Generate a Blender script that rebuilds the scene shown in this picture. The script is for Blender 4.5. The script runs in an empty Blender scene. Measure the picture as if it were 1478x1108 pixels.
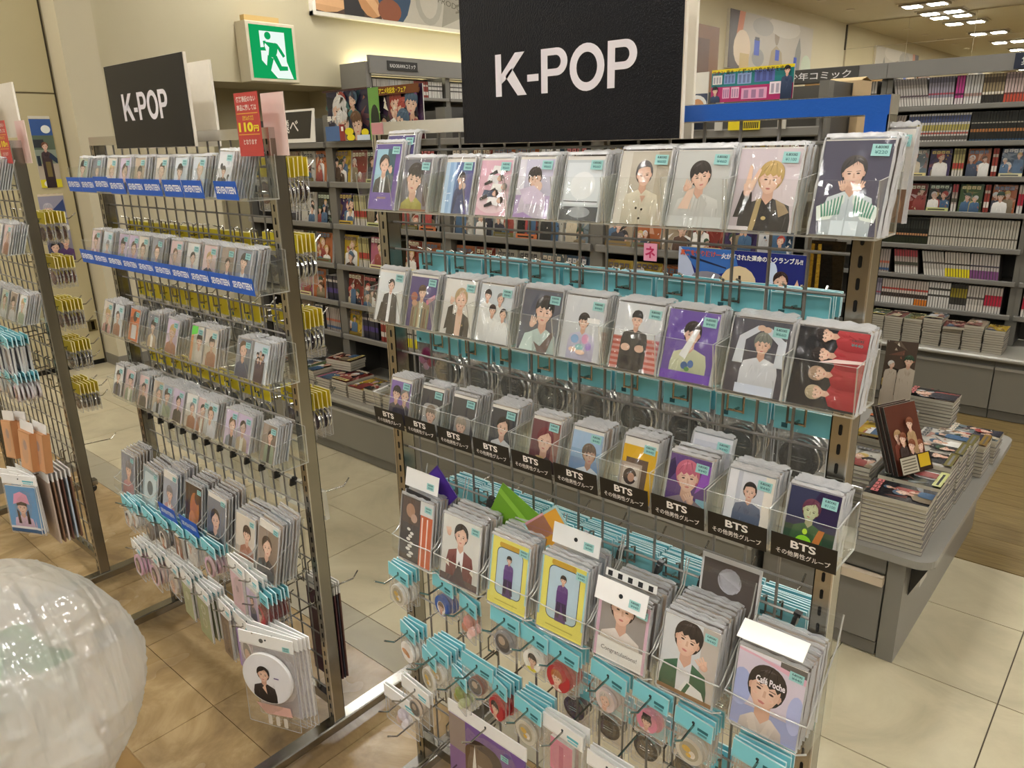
import bpy, math, random
from mathutils import Matrix, Vector, noise

# ------------------------------------------------------------------ scene, camera, world, exposure
scn = bpy.context.scene
COL = scn.collection
cam_d = bpy.data.cameras.new('camera')
cam = bpy.data.objects.new('camera', cam_d)
COL.objects.link(cam)
YAW, PITCH, ROLL = 0.72343, 0.30604, -0.02283
_f = Vector((-math.sin(YAW) * math.cos(PITCH), math.cos(YAW) * math.cos(PITCH), -math.sin(PITCH)))
_r = Vector((math.cos(YAW), math.sin(YAW), 0))
_u = _r.cross(_f)
_cr, _sr = math.cos(ROLL), math.sin(ROLL)
_r2, _u2 = _r * _cr + _u * _sr, _u * _cr - _r * _sr
_m = Matrix((_r2, _u2, -_f)).transposed().to_4x4()
_m.translation = Vector((1.09446, -0.95136, 1.44528))
cam.matrix_world = _m
cam_d.sensor_fit = 'HORIZONTAL'
cam_d.sensor_width = 36.0
cam_d.lens = 36.0 * 1091.97 / 1478.0
cam_d.clip_start = 0.05
cam_d.clip_end = 100
cam_d.dof.use_dof = False
scn.camera = cam

world = bpy.data.worlds.new('room_air')
scn.world = world
world.use_nodes = True
world.node_tree.nodes['Background'].inputs[0].default_value = (0.80, 0.74, 0.62, 1)
world.node_tree.nodes['Background'].inputs[1].default_value = 0.35

scn.view_settings.view_transform = 'Standard'
scn.view_settings.look = 'None'
scn.view_settings.exposure = 0.0
scn.view_settings.gamma = 1.0
scn.view_settings.use_curve_mapping = False
scn.cycles.transparent_max_bounces = 40
scn.cycles.max_bounces = 7
LAMP = 72.0          # emission of the ceiling panels
CEIL_Z = 3.58
RNG = random.Random(7)


# ------------------------------------------------------------------ helpers
def lin(c):
    if isinstance(c, str):
        c = c.lstrip('#')
        c = tuple(int(c[i:i + 2], 16) / 255 for i in (0, 2, 4))
    return tuple(x / 12.92 if x <= 0.04045 else ((x + 0.055) / 1.055) ** 2.4 for x in c)


_lc = {}


def L(c):
    if c not in _lc:
        _lc[c] = lin(c)
    return _lc[c]


class MB:
    """Collects faces with a colour and a material slot; build() makes one mesh."""

    def __init__(self):
        self.v, self.f, self.m, self.c = [], [], [], []
        self.x = None

    def add(self, vs, fs, col='#808080', mat=0):
        n = len(self.v)
        if self.x is not None:
            vs = [tuple(self.x @ Vector(p)) for p in vs]
        self.v.extend(vs)
        for f in fs:
            self.f.append([i + n for i in f])
            self.m.append(mat)
            self.c.append(col)

    def box(self, x0, x1, y0, y1, z0, z1, col='#808080', mat=0, edge=None, ecol=None):
        vs = [(x0, y0, z0), (x1, y0, z0), (x1, y1, z0), (x0, y1, z0), (x0, y0, z1), (x1, y0, z1), (x1, y1, z1), (x0, y1, z1)]
        fs = [(0, 3, 2, 1), (4, 5, 6, 7), (0, 1, 5, 4), (1, 2, 6, 5), (2, 3, 7, 6), (3, 0, 4, 7)]
        if edge is None and ecol is None:
            self.add(vs, fs, col, mat)
            return
        d = [abs(x1 - x0), abs(y1 - y0), abs(z1 - z0)]
        k = d.index(min(d))
        big = {0: (3, 5), 1: (2, 4), 2: (0, 1)}[k]
        self.add(vs, [fs[i] for i in big], col, mat)
        self.add(vs, [fs[i] for i in range(6) if i not in big], ecol or col, mat if edge is None else edge)

    def cbox(self, x0, x1, y0, y1, z0, z1, col, b=0.004, mat=0):
        """box with the four edges along its longest axis chamfered"""
        d = [x1 - x0, y1 - y0, z1 - z0]
        k = d.index(max(d))
        lo, hi = [(x0, x1), (y0, y1), (z0, z1)][k]
        (a0, a1), (b0, b1) = [[(x0, x1), (y0, y1), (z0, z1)][i] for i in range(3) if i != k]
        ring = [(a0 + b, b0), (a1 - b, b0), (a1, b0 + b), (a1, b1 - b), (a1 - b, b1), (a0 + b, b1), (a0, b1 - b), (a0, b0 + b)]

        def p(t, ab):
            q = list(ab)
            q.insert(k, t)
            return tuple(q)
        vs = [p(lo, r) for r in ring] + [p(hi, r) for r in ring]
        fs = [tuple(range(7, -1, -1)), tuple(range(8, 16))] + [(i, (i + 1) % 8, 8 + (i + 1) % 8, 8 + i) for i in range(8)]
        if k == 1:
            fs = [tuple(reversed(f)) for f in fs]
        self.add(vs, fs, col, mat)

    def tube(self, pts, r, col='#808080', n=6, mat=0, caps=True):
        pts = [Vector(p) for p in pts]
        rings = []
        up = None
        for i, p in enumerate(pts):
            a = pts[max(i - 1, 0)]
            b = pts[min(i + 1, len(pts) - 1)]
            t = (b - a).normalized()
            if up is None:
                up = Vector((0, 0, 1)) if abs(t.z) < 0.9 else Vector((1, 0, 0))
            s = t.cross(up).normalized()
            up = s.cross(t).normalized()
            rings.append([tuple(p + r * (math.cos(q) * s + math.sin(q) * up)) for q in [2 * math.pi * j / n for j in range(n)]])
        vs = [v for q in rings for v in q]
        fs = []
        for i in range(len(pts) - 1):
            for j in range(n):
                fs.append((i * n + j, i * n + (j + 1) % n, (i + 1) * n + (j + 1) % n, (i + 1) * n + j))
        if caps:
            fs.append(tuple(range(n - 1, -1, -1)))
            fs.append(tuple((len(pts) - 1) * n + j for j in range(n)))
        self.add(vs, fs, col, mat)

    def disc(self, cx, cz, r, y0, y1, col, rim=None, n=20, mat=0):
        """short cylinder facing -Y: front at y0, back at y1"""
        vs = [(cx + r * math.cos(2 * math.pi * i / n), y0, cz + r * math.sin(2 * math.pi * i / n)) for i in range(n)]
        vs += [(x, y1, z) for x, _, z in vs]
        self.add(vs, [tuple(range(n)), tuple(range(2 * n - 1, n - 1, -1))], col, mat)
        self.add(vs, [(i, i + n, (i + 1) % n + n, (i + 1) % n) for i in range(n)], rim or col, mat)

    def poly(self, pts2, col, y, mat=0, ox=0.0, oz=0.0, sx=1.0, sz=1.0):
        vs = [(ox + u * sx, y, oz + v * sz) for u, v in pts2]
        if isinstance(col, tuple):
            lo = min(q[1] for q in pts2)
            hi = max(q[1] for q in pts2)
            if col[0] == 'r':
                k = len(pts2)
                cu, cv = sum(q[0] for q in pts2) / k, sum(q[1] for q in pts2) / k
                ar = sum(pts2[i][0] * pts2[(i + 1) % k][1] - pts2[(i + 1) % k][0] * pts2[i][1] for i in range(k))
                idx = list(range(k)) if ar > 0 else list(range(k - 1, -1, -1))
                vs.append((ox + cu * sx, y, oz + cv * sz))
                self.add(vs, [(k, idx[i], idx[(i + 1) % k]) for i in range(k)], [col[1], col[2], col[2]], mat)
                return
            col = [mixc(col[2], col[1], (q[1] - lo) / max(1e-9, hi - lo)) for q in pts2]
        a = sum(pts2[i][0] * pts2[(i + 1) % len(pts2)][1] - pts2[(i + 1) % len(pts2)][0] * pts2[i][1] for i in range(len(pts2)))
        f = tuple(range(len(vs)))
        if a <= 0 and isinstance(col, list):
            col = col[::-1]
        self.add(vs, [f if a > 0 else tuple(reversed(f))], col, mat)

    def mesh(self, name, mats, smooth=False):
        me = bpy.data.meshes.new(name)
        me.from_pydata(self.v, [], self.f)
        for m in mats:
            me.materials.append(M[m])
        if len(mats) > 1:
            me.polygons.foreach_set('material_index', self.m)
        at = me.color_attributes.new('Col', 'FLOAT_COLOR', 'CORNER')
        buf = []
        for f, c in zip(self.f, self.c):
            if isinstance(c, list):
                for q in c:
                    buf.extend((*L(q), 1.0))
            else:
                buf.extend((*L(c), 1.0) * len(f))
        at.data.foreach_set('color', buf)
        if smooth:
            me.polygons.foreach_set('use_smooth', [True] * len(self.f))
        me.update()
        return me


def obj(name, me, parent=None, loc=(0, 0, 0), rot=(0, 0, 0), label=None, cat=None, group=None, kind=None):
    o = bpy.data.objects.new(name, me)
    COL.objects.link(o)
    o.location = loc
    o.rotation_euler = rot
    if parent is not None:
        o.parent = parent
    if label:
        o['label'] = label
    if cat:
        o['category'] = cat
    if group:
        o['group'] = group
    if kind:
        o['kind'] = kind
    return o


def part(name, mb, mats, parent, smooth=False, label=None, loc=(0, 0, 0), rot=(0, 0, 0)):
    return obj(name, mb.mesh(name, mats, smooth), parent, loc, rot, label=label)


_txt = {}


def text_tris(s, bold=0.0):
    k = (s, bold)
    if k not in _txt:
        c = bpy.data.curves.new('lettering', 'FONT')
        c.body = s
        c.resolution_u = 2 if len(s) > 5 else 3
        c.offset = bold
        c.fill_mode = 'FRONT'
        o = bpy.data.objects.new('lettering', c)
        COL.objects.link(o)
        dg = bpy.context.evaluated_depsgraph_get()
        me = bpy.data.meshes.new_from_object(o.evaluated_get(dg), depsgraph=dg)
        vs = [(v.co.x, v.co.y) for v in me.vertices]
        fs = [tuple(p.vertices) for p in me.polygons]
        bpy.data.objects.remove(o)
        bpy.data.meshes.remove(me)
        bpy.data.curves.remove(c)
        x0, x1 = min(v[0] for v in vs), max(v[0] for v in vs)
        z0, z1 = min(v[1] for v in vs), max(v[1] for v in vs)
        _txt[k] = ([((x - x0) / (x1 - x0), (z - z0) / (z1 - z0)) for x, z in vs], fs)
    return _txt[k]


def write(mb, s, x0, x1, z0, z1, y, col, bold=0.0, mat=0):
    """flat lettering filling the rectangle, facing -Y"""
    vs, fs = text_tris(s, bold)
    mb.add([(x0 + u * (x1 - x0), y, z0 + v * (z1 - z0)) for u, v in vs], fs, col, mat)


def nth(i):
    return '%d%s' % (i, 'th' if 10 < i % 100 < 14 else {1: 'st', 2: 'nd', 3: 'rd'}.get(i % 10, 'th'))


# ------------------------------------------------------------------ materials
M = {}


def new_mat(name):
    m = bpy.data.materials.new(name)
    m.use_nodes = True
    nt = m.node_tree
    nt.nodes.clear()
    out = nt.nodes.new('ShaderNodeOutputMaterial')
    M[name] = m
    return m, nt, out


def nd(nt, t, **kw):
    n = nt.nodes.new(t)
    for k, v in kw.items():
        if k.startswith('i_'):
            n.inputs[k[2:].replace('_', ' ')].default_value = v
        else:
            setattr(n, k, v)
    return n


def coloured(name, rough=0.45, metal=0.0, spec=0.5, coat=0.0, noise_amt=0.08, noise_scale=30.0, bump=0.0, bump_scale=200.0, sheen_dirt=False):
    """Principled driven by the Col attribute with a little procedural mottling"""
    m, nt, out = new_mat(name)
    b = nd(nt, 'ShaderNodeBsdfPrincipled')
    b.inputs['Roughness'].default_value = rough
    b.inputs['Metallic'].default_value = metal
    b.inputs['Specular IOR Level'].default_value = spec
    b.inputs['Coat Weight'].default_value = coat
    a = nd(nt, 'ShaderNodeAttribute', attribute_name='Col')
    tc = nd(nt, 'ShaderNodeTexCoord')
    no = nd(nt, 'ShaderNodeTexNoise')
    no.inputs['Scale'].default_value = noise_scale
    no.inputs['Detail'].default_value = 3
    nt.links.new(tc.outputs['Object'], no.inputs['Vector'])
    mr = nd(nt, 'ShaderNodeMapRange')
    mr.inputs['To Min'].default_value = 1 - noise_amt
    mr.inputs['To Max'].default_value = 1 + noise_amt
    nt.links.new(no.outputs['Fac'], mr.inputs['Value'])
    vm = nd(nt, 'ShaderNodeVectorMath', operation='SCALE')
    nt.links.new(a.outputs['Color'], vm.inputs[0])
    nt.links.new(mr.outputs['Result'], vm.inputs['Scale'])
    nt.links.new(vm.outputs['Vector'], b.inputs['Base Color'])
    if bump > 0:
        n2 = nd(nt, 'ShaderNodeTexNoise')
        n2.inputs['Scale'].default_value = bump_scale
        nt.links.new(tc.outputs['Object'], n2.inputs['Vector'])
        bp = nd(nt, 'ShaderNodeBump')
        bp.inputs['Strength'].default_value = bump
        bp.inputs['Distance'].default_value = 0.001
        nt.links.new(n2.outputs['Fac'], bp.inputs['Height'])
        nt.links.new(bp.outputs['Normal'], b.inputs['Normal'])
    nt.links.new(b.outputs[0], out.inputs[0])
    return m


coloured('print', 0.42, spec=0.32, noise_amt=0.05)
coloured('wire', 0.34, metal=0.45, noise_amt=0.06)
coloured('matt', 0.75, spec=0.25, noise_amt=0.06)
coloured('gloss', 0.22, noise_amt=0.04, bump=0.25, bump_scale=350)
coloured('board', 0.27, spec=0.22, noise_amt=0.05, bump=0.6, bump_scale=600)
coloured('painted', 0.42, spec=0.4, noise_amt=0.07, noise_scale=9)
coloured('laminate', 0.30, spec=0.5, noise_amt=0.06, noise_scale=5)
coloured('plastic', 0.3, noise_amt=0.04)
coloured('chrome', 0.22, metal=1.0, noise_amt=0.10, noise_scale=14)
coloured('steel', 0.27, metal=1.0, noise_amt=0.14, noise_scale=11)
coloured('wall', 0.8, spec=0.2, noise_amt=0.03, noise_scale=2.5, bump=0.08, bump_scale=60)
coloured('cardboard', 0.85, spec=0.15, noise_amt=0.10, noise_scale=18)
coloured('foil', 0.22, metal=0.75, noise_amt=0.25, noise_scale=60, bump=1.0, bump_scale=90)


def clear(name, tint=(1, 1, 1), refl=0.10, rough=0.08, haze=0.0, haze_col=(0.9, 0.92, 0.93), bump=0.5, bump_scale=45.0, edge_boost=0.5, stretch=(1, 1, 1)):
    """thin clear plastic: lets light through, mirrors the ceiling lamps, a little milky"""
    m, nt, out = new_mat(name)
    tr = nd(nt, 'ShaderNodeBsdfTransparent')
    tr.inputs[0].default_value = (*tint, 1)
    gl = nd(nt, 'ShaderNodeBsdfGlossy')
    gl.inputs['Roughness'].default_value = rough
    gl.inputs['Color'].default_value = (1, 1, 1, 1)
    lw = nd(nt, 'ShaderNodeLayerWeight')
    lw.inputs['Blend'].default_value = 0.35
    tc = nd(nt, 'ShaderNodeTexCoord')
    oi = nd(nt, 'ShaderNodeObjectInfo')
    ad = nd(nt, 'ShaderNodeVectorMath', operation='ADD')
    nt.links.new(tc.outputs['Object'], ad.inputs[0])
    nt.links.new(oi.outputs['Random'], ad.inputs[1])
    no = nd(nt, 'ShaderNodeTexNoise')
    no.inputs['Scale'].default_value = bump_scale
    no.inputs['Detail'].default_value = 2
    no.inputs['Distortion'].default_value = 0.6
    ml = nd(nt, 'ShaderNodeVectorMath', operation='MULTIPLY')
    ml.inputs[1].default_value = stretch
    nt.links.new(ad.outputs[0], ml.inputs[0])
    nt.links.new(ml.outputs[0], no.inputs['Vector'])
    bp = nd(nt, 'ShaderNodeBump')
    bp.inputs['Strength'].default_value = bump
    bp.inputs['Distance'].default_value = 0.009
    nt.links.new(no.outputs['Fac'], bp.inputs['Height'])
    nt.links.new(bp.outputs['Normal'], gl.inputs['Normal'])
    mr = nd(nt, 'ShaderNodeMapRange')
    mr.inputs['To Min'].default_value = refl
    mr.inputs['To Max'].default_value = min(1.0, refl + edge_boost)
    nt.links.new(lw.outputs['Facing'], mr.inputs['Value'])
    mix = nd(nt, 'ShaderNodeMixShader')
    nt.links.new(mr.outputs['Result'], mix.inputs[0])
    nt.links.new(tr.outputs[0], mix.inputs[1])
    nt.links.new(gl.outputs[0], mix.inputs[2])
    last = mix
    if haze > 0:
        df = nd(nt, 'ShaderNodeBsdfDiffuse')
        df.inputs[0].default_value = (*haze_col, 1)
        mx = nd(nt, 'ShaderNodeMixShader')
        mx.inputs[0].default_value = haze
        nt.links.new(mix.outputs[0], mx.inputs[1])
        nt.links.new(df.outputs[0], mx.inputs[2])
        last = mx
    nt.links.new(last.outputs[0], out.inputs[0])
    return m


clear('sleeve', refl=0.024, rough=0.10, haze=0.008, bump=1.0, bump_scale=24, edge_boost=0.22, stretch=(1, 1, 0.4))
clear('sleeve_edge', refl=0.16, rough=0.2, haze=0.42, haze_col=(0.78, 0.79, 0.80), bump=0.9, bump_scale=160, edge_boost=0.3)
clear('acrylic', tint=(0.97, 0.98, 0.97), refl=0.016, rough=0.03, haze=0.006, bump=0.05, bump_scale=6, edge_boost=0.22)
clear('acrylic_edge', refl=0.25, rough=0.15, haze=0.45, haze_col=(0.62, 0.62, 0.58), bump=0.05, edge_boost=0.4)
clear('bag', refl=0.06, rough=0.12, haze=0.035, bump=1.0, bump_scale=55, edge_boost=0.3)


def mat_tile(name, c1, c2, c3, rough, scale, per_tile=0.05):
    m, nt, out = new_mat(name)
    b = nd(nt, 'ShaderNodeBsdfPrincipled')
    b.inputs['Specular IOR Level'].default_value = 0.45
    ge = nd(nt, 'ShaderNodeNewGeometry')
    n1 = nd(nt, 'ShaderNodeTexNoise')
    n1.inputs['Scale'].default_value = scale
    n1.inputs['Detail'].default_value = 6
    n1.inputs['Roughness'].default_value = 0.62
    n1.inputs['Distortion'].default_value = 0.9
    nt.links.new(ge.outputs['Position'], n1.inputs['Vector'])
    cr = nd(nt, 'ShaderNodeValToRGB')
    cr.color_ramp.elements[0].position = 0.33
    cr.color_ramp.elements[0].color = (*lin(c1), 1)
    cr.color_ramp.elements[1].position = 0.68
    cr.color_ramp.elements[1].color = (*lin(c2), 1)
    e = cr.color_ramp.elements.new(0.5)
    e.color = (*lin(c3), 1)
    nt.links.new(n1.outputs['Fac'], cr.inputs[0])
    oi = nd(nt, 'ShaderNodeObjectInfo')
    mr = nd(nt, 'ShaderNodeMapRange')
    mr.inputs['To Min'].default_value = 1 - per_tile
    mr.inputs['To Max'].default_value = 1 + per_tile
    nt.links.new(oi.outputs['Random'], mr.inputs['Value'])
    vm = nd(nt, 'ShaderNodeVectorMath', operation='SCALE')
    nt.links.new(cr.outputs[0], vm.inputs[0])
    nt.links.new(mr.outputs['Result'], vm.inputs['Scale'])
    nt.links.new(vm.outputs[0], b.inputs['Base Color'])
    n2 = nd(nt, 'ShaderNodeTexNoise')
    n2.inputs['Scale'].default_value = 5
    nt.links.new(ge.outputs['Position'], n2.inputs['Vector'])
    r2 = nd(nt, 'ShaderNodeMapRange')
    r2.inputs['To Min'].default_value = rough - 0.07
    r2.inputs['To Max'].default_value = rough + 0.10
    nt.links.new(n2.outputs['Fac'], r2.inputs['Value'])
    nt.links.new(r2.outputs[0], b.inputs['Roughness'])
    nt.links.new(b.outputs[0], out.inputs[0])


mat_tile('tile', '#a79d82', '#c0b698', '#b6ab8e', 0.34, 3.0, 0.04)
mat_tile('stone', '#80694a', '#b59c74', '#9a815a', 0.24, 4.5, 0.05)
mat_tile('border', '#958d78', '#a8a08a', '#9e9681', 0.32, 3.0, 0.02)


def mat_wood(name, c1, c2, sc=(3, 40, 3), rough=0.4):
    m, nt, out = new_mat(name)
    b = nd(nt, 'ShaderNodeBsdfPrincipled')
    b.inputs['Roughness'].default_value = rough
    ge = nd(nt, 'ShaderNodeTexCoord')
    oi = nd(nt, 'ShaderNodeObjectInfo')
    mp = nd(nt, 'ShaderNodeMapping')
    mp.inputs['Scale'].default_value = sc
    nt.links.new(ge.outputs['Object'], mp.inputs[0])
    ad = nd(nt, 'ShaderNodeVectorMath', operation='ADD')
    nt.links.new(mp.outputs[0], ad.inputs[0])
    nt.links.new(oi.outputs['Random'], ad.inputs[1])
    no = nd(nt, 'ShaderNodeTexNoise')
    no.inputs['Scale'].default_value = 3
    no.inputs['Detail'].default_value = 5
    nt.links.new(ad.outputs[0], no.inputs['Vector'])
    cr = nd(nt, 'ShaderNodeValToRGB')
    cr.color_ramp.elements[0].position = 0.3
    cr.color_ramp.elements[0].color = (*lin(c1), 1)
    cr.color_ramp.elements[1].position = 0.7
    cr.color_ramp.elements[1].color = (*lin(c2), 1)
    nt.links.new(no.outputs[0], cr.inputs[0])
    nt.links.new(cr.outputs[0], b.inputs['Base Color'])
    nt.links.new(b.outputs[0], out.inputs[0])


mat_wood('plank', '#6d5a37', '#8a7549')
mat_wood('timber', '#8a6a3c', '#b08d58', (2, 2, 25), 0.5)


def mat_simple(name, col, rough, metal=0.0, emit=0.0, bump=0.0):
    m, nt, out = new_mat(name)
    if emit > 0:
        e = nd(nt, 'ShaderNodeEmission')
        e.inputs[0].default_value = (*col, 1)
        e.inputs[1].default_value = emit
        nt.links.new(e.outputs[0], out.inputs[0])
        return
    b = nd(nt, 'ShaderNodeBsdfPrincipled')
    b.inputs['Base Color'].default_value = (*col, 1)
    b.inputs['Roughness'].default_value = rough
    b.inputs['Metallic'].default_value = metal
    nt.links.new(b.outputs[0], out.inputs[0])


WARM = (1.0, 0.985, 0.945)
mat_simple('lamp', WARM, 0, emit=LAMP)
mat_simple('downlamp', WARM, 0, emit=60)
mat_simple('covelamp', (1.0, 0.95, 0.66), 0, emit=22)
mat_simple('mirror', (0.90, 0.88, 0.80), 0.015, metal=1.0)

# lit face of the exit sign: printed colours give off light
_m2, _nt, _o = new_mat('litsign')
_a = nd(_nt, 'ShaderNodeAttribute', attribute_name='Col')
_e = nd(_nt, 'ShaderNodeEmission')
_e.inputs[1].default_value = 1.0
_nt.links.new(_a.outputs['Color'], _e.inputs[0])
_nt.links.new(_e.outputs[0], _o.inputs[0])

# translucent film of the big bag
_m2, _nt, _o = new_mat('film')
_tr = nd(_nt, 'ShaderNodeBsdfTransparent')
_df = nd(_nt, 'ShaderNodeBsdfDiffuse')
_df.inputs[0].default_value = (0.90, 0.88, 0.83, 1)
_tl = nd(_nt, 'ShaderNodeBsdfTranslucent')
_tl.inputs[0].default_value = (0.90, 0.88, 0.83, 1)
_gl = nd(_nt, 'ShaderNodeBsdfGlossy')
_gl.inputs['Roughness'].default_value = 0.14
_tc = nd(_nt, 'ShaderNodeTexCoord')
_mp = nd(_nt, 'ShaderNodeMapping')
_mp.inputs['Rotation'].default_value = (0.3, 0.5, 0.6)
_mp.inputs['Scale'].default_value = (1.2, 7.0, 1.5)
_no = nd(_nt, 'ShaderNodeTexNoise')
_no.inputs['Scale'].default_value = 6
_no.inputs['Detail'].default_value = 2
_nt.links.new(_tc.outputs['Object'], _mp.inputs[0])
_nt.links.new(_mp.outputs[0], _no.inputs['Vector'])
_vm = nd(_nt, 'ShaderNodeVectorMath', operation='MULTIPLY_ADD')
_vm.inputs[1].default_value = (0.16, 0.16, 0.16)
_nt.links.new(_no.outputs['Color'], _vm.inputs[0])
_nt.links.new(_mp.outputs[0], _vm.inputs[2])
_vo = nd(_nt, 'ShaderNodeTexNoise')
_vo.inputs['Scale'].default_value = 3.2
_vo.inputs['Detail'].default_value = 1.5
_vo.inputs['Distortion'].default_value = 0.5
_nt.links.new(_vm.outputs[0], _vo.inputs['Vector'])
_bp = nd(_nt, 'ShaderNodeBump')
_bp.inputs['Strength'].default_value = 1.0
_bp.inputs['Distance'].default_value = 0.03
_nt.links.new(_vo.outputs['Fac'], _bp.inputs['Height'])
_nt.links.new(_bp.outputs[0], _gl.inputs['Normal'])
_nt.links.new(_bp.outputs[0], _df.inputs['Normal'])
_mx1 = nd(_nt, 'ShaderNodeMixShader')
_mx1.inputs[0].default_value = 0.25
_nt.links.new(_df.outputs[0], _mx1.inputs[1])
_nt.links.new(_tl.outputs[0], _mx1.inputs[2])
_mx2 = nd(_nt, 'ShaderNodeMixShader')
_mx2.inputs[0].default_value = 0.44
_nt.links.new(_tr.outputs[0], _mx2.inputs[1])
_nt.links.new(_mx1.outputs[0], _mx2.inputs[2])
_lw = nd(_nt, 'ShaderNodeLayerWeight')
_lw.inputs['Blend'].default_value = 0.3
_mr = nd(_nt, 'ShaderNodeMapRange')
_mr.inputs['To Min'].default_value = 0.07
_mr.inputs['To Max'].default_value = 0.30
_nt.links.new(_lw.outputs['Facing'], _mr.inputs['Value'])
_mx3 = nd(_nt, 'ShaderNodeMixShader')
_nt.links.new(_mr.outputs[0], _mx3.inputs[0])
_nt.links.new(_mx2.outputs[0], _mx3.inputs[1])
_nt.links.new(_gl.outputs[0], _mx3.inputs[2])
_nt.links.new(_mx3.outputs[0], _o.inputs[0])


# ------------------------------------------------------------------ flat print: portraits and covers as clipped coloured shapes
def clip(poly, w, h):
    for ax, lim, sgn in ((0, 0.0, 1), (0, w, -1), (1, 0.0, 1), (1, h, -1)):
        out = []
        for i in range(len(poly)):
            a, b = poly[i - 1], poly[i]
            da, db = sgn * (a[ax] - lim), sgn * (b[ax] - lim)
            if (da >= 0) != (db >= 0):
                t = da / (da - db)
                out.append((a[0] + t * (b[0] - a[0]), a[1] + t * (b[1] - a[1])))
            if db >= 0:
                out.append(b)
        poly = out
        if len(poly) < 3:
            return []
    return poly


def ell(cx, cy, rx, ry, n=16, a0=0.0, a1=2 * math.pi):
    full = abs(a1 - a0 - 2 * math.pi) < 1e-6
    k = n if full else n + 1
    return [(cx + rx * math.cos(a0 + (a1 - a0) * i / n), cy + ry * math.sin(a0 + (a1 - a0) * i / n)) for i in range(k)]


def mixc(a, b, t):
    a, b = a.lstrip('#'), b.lstrip('#')
    return '#' + ''.join('%02x' % max(0, min(255, int(round(int(a[i:i + 2], 16) * (1 - t) + int(b[i:i + 2], 16) * t)))) for i in (0, 2, 4))


SK = '#e8c3ab'
CROWN = [(-1.23 * math.cos(math.pi * i / 12), 0.42 + 1.34 * math.sin(math.pi * i / 12) ** 0.9) for i in range(13)]


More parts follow.
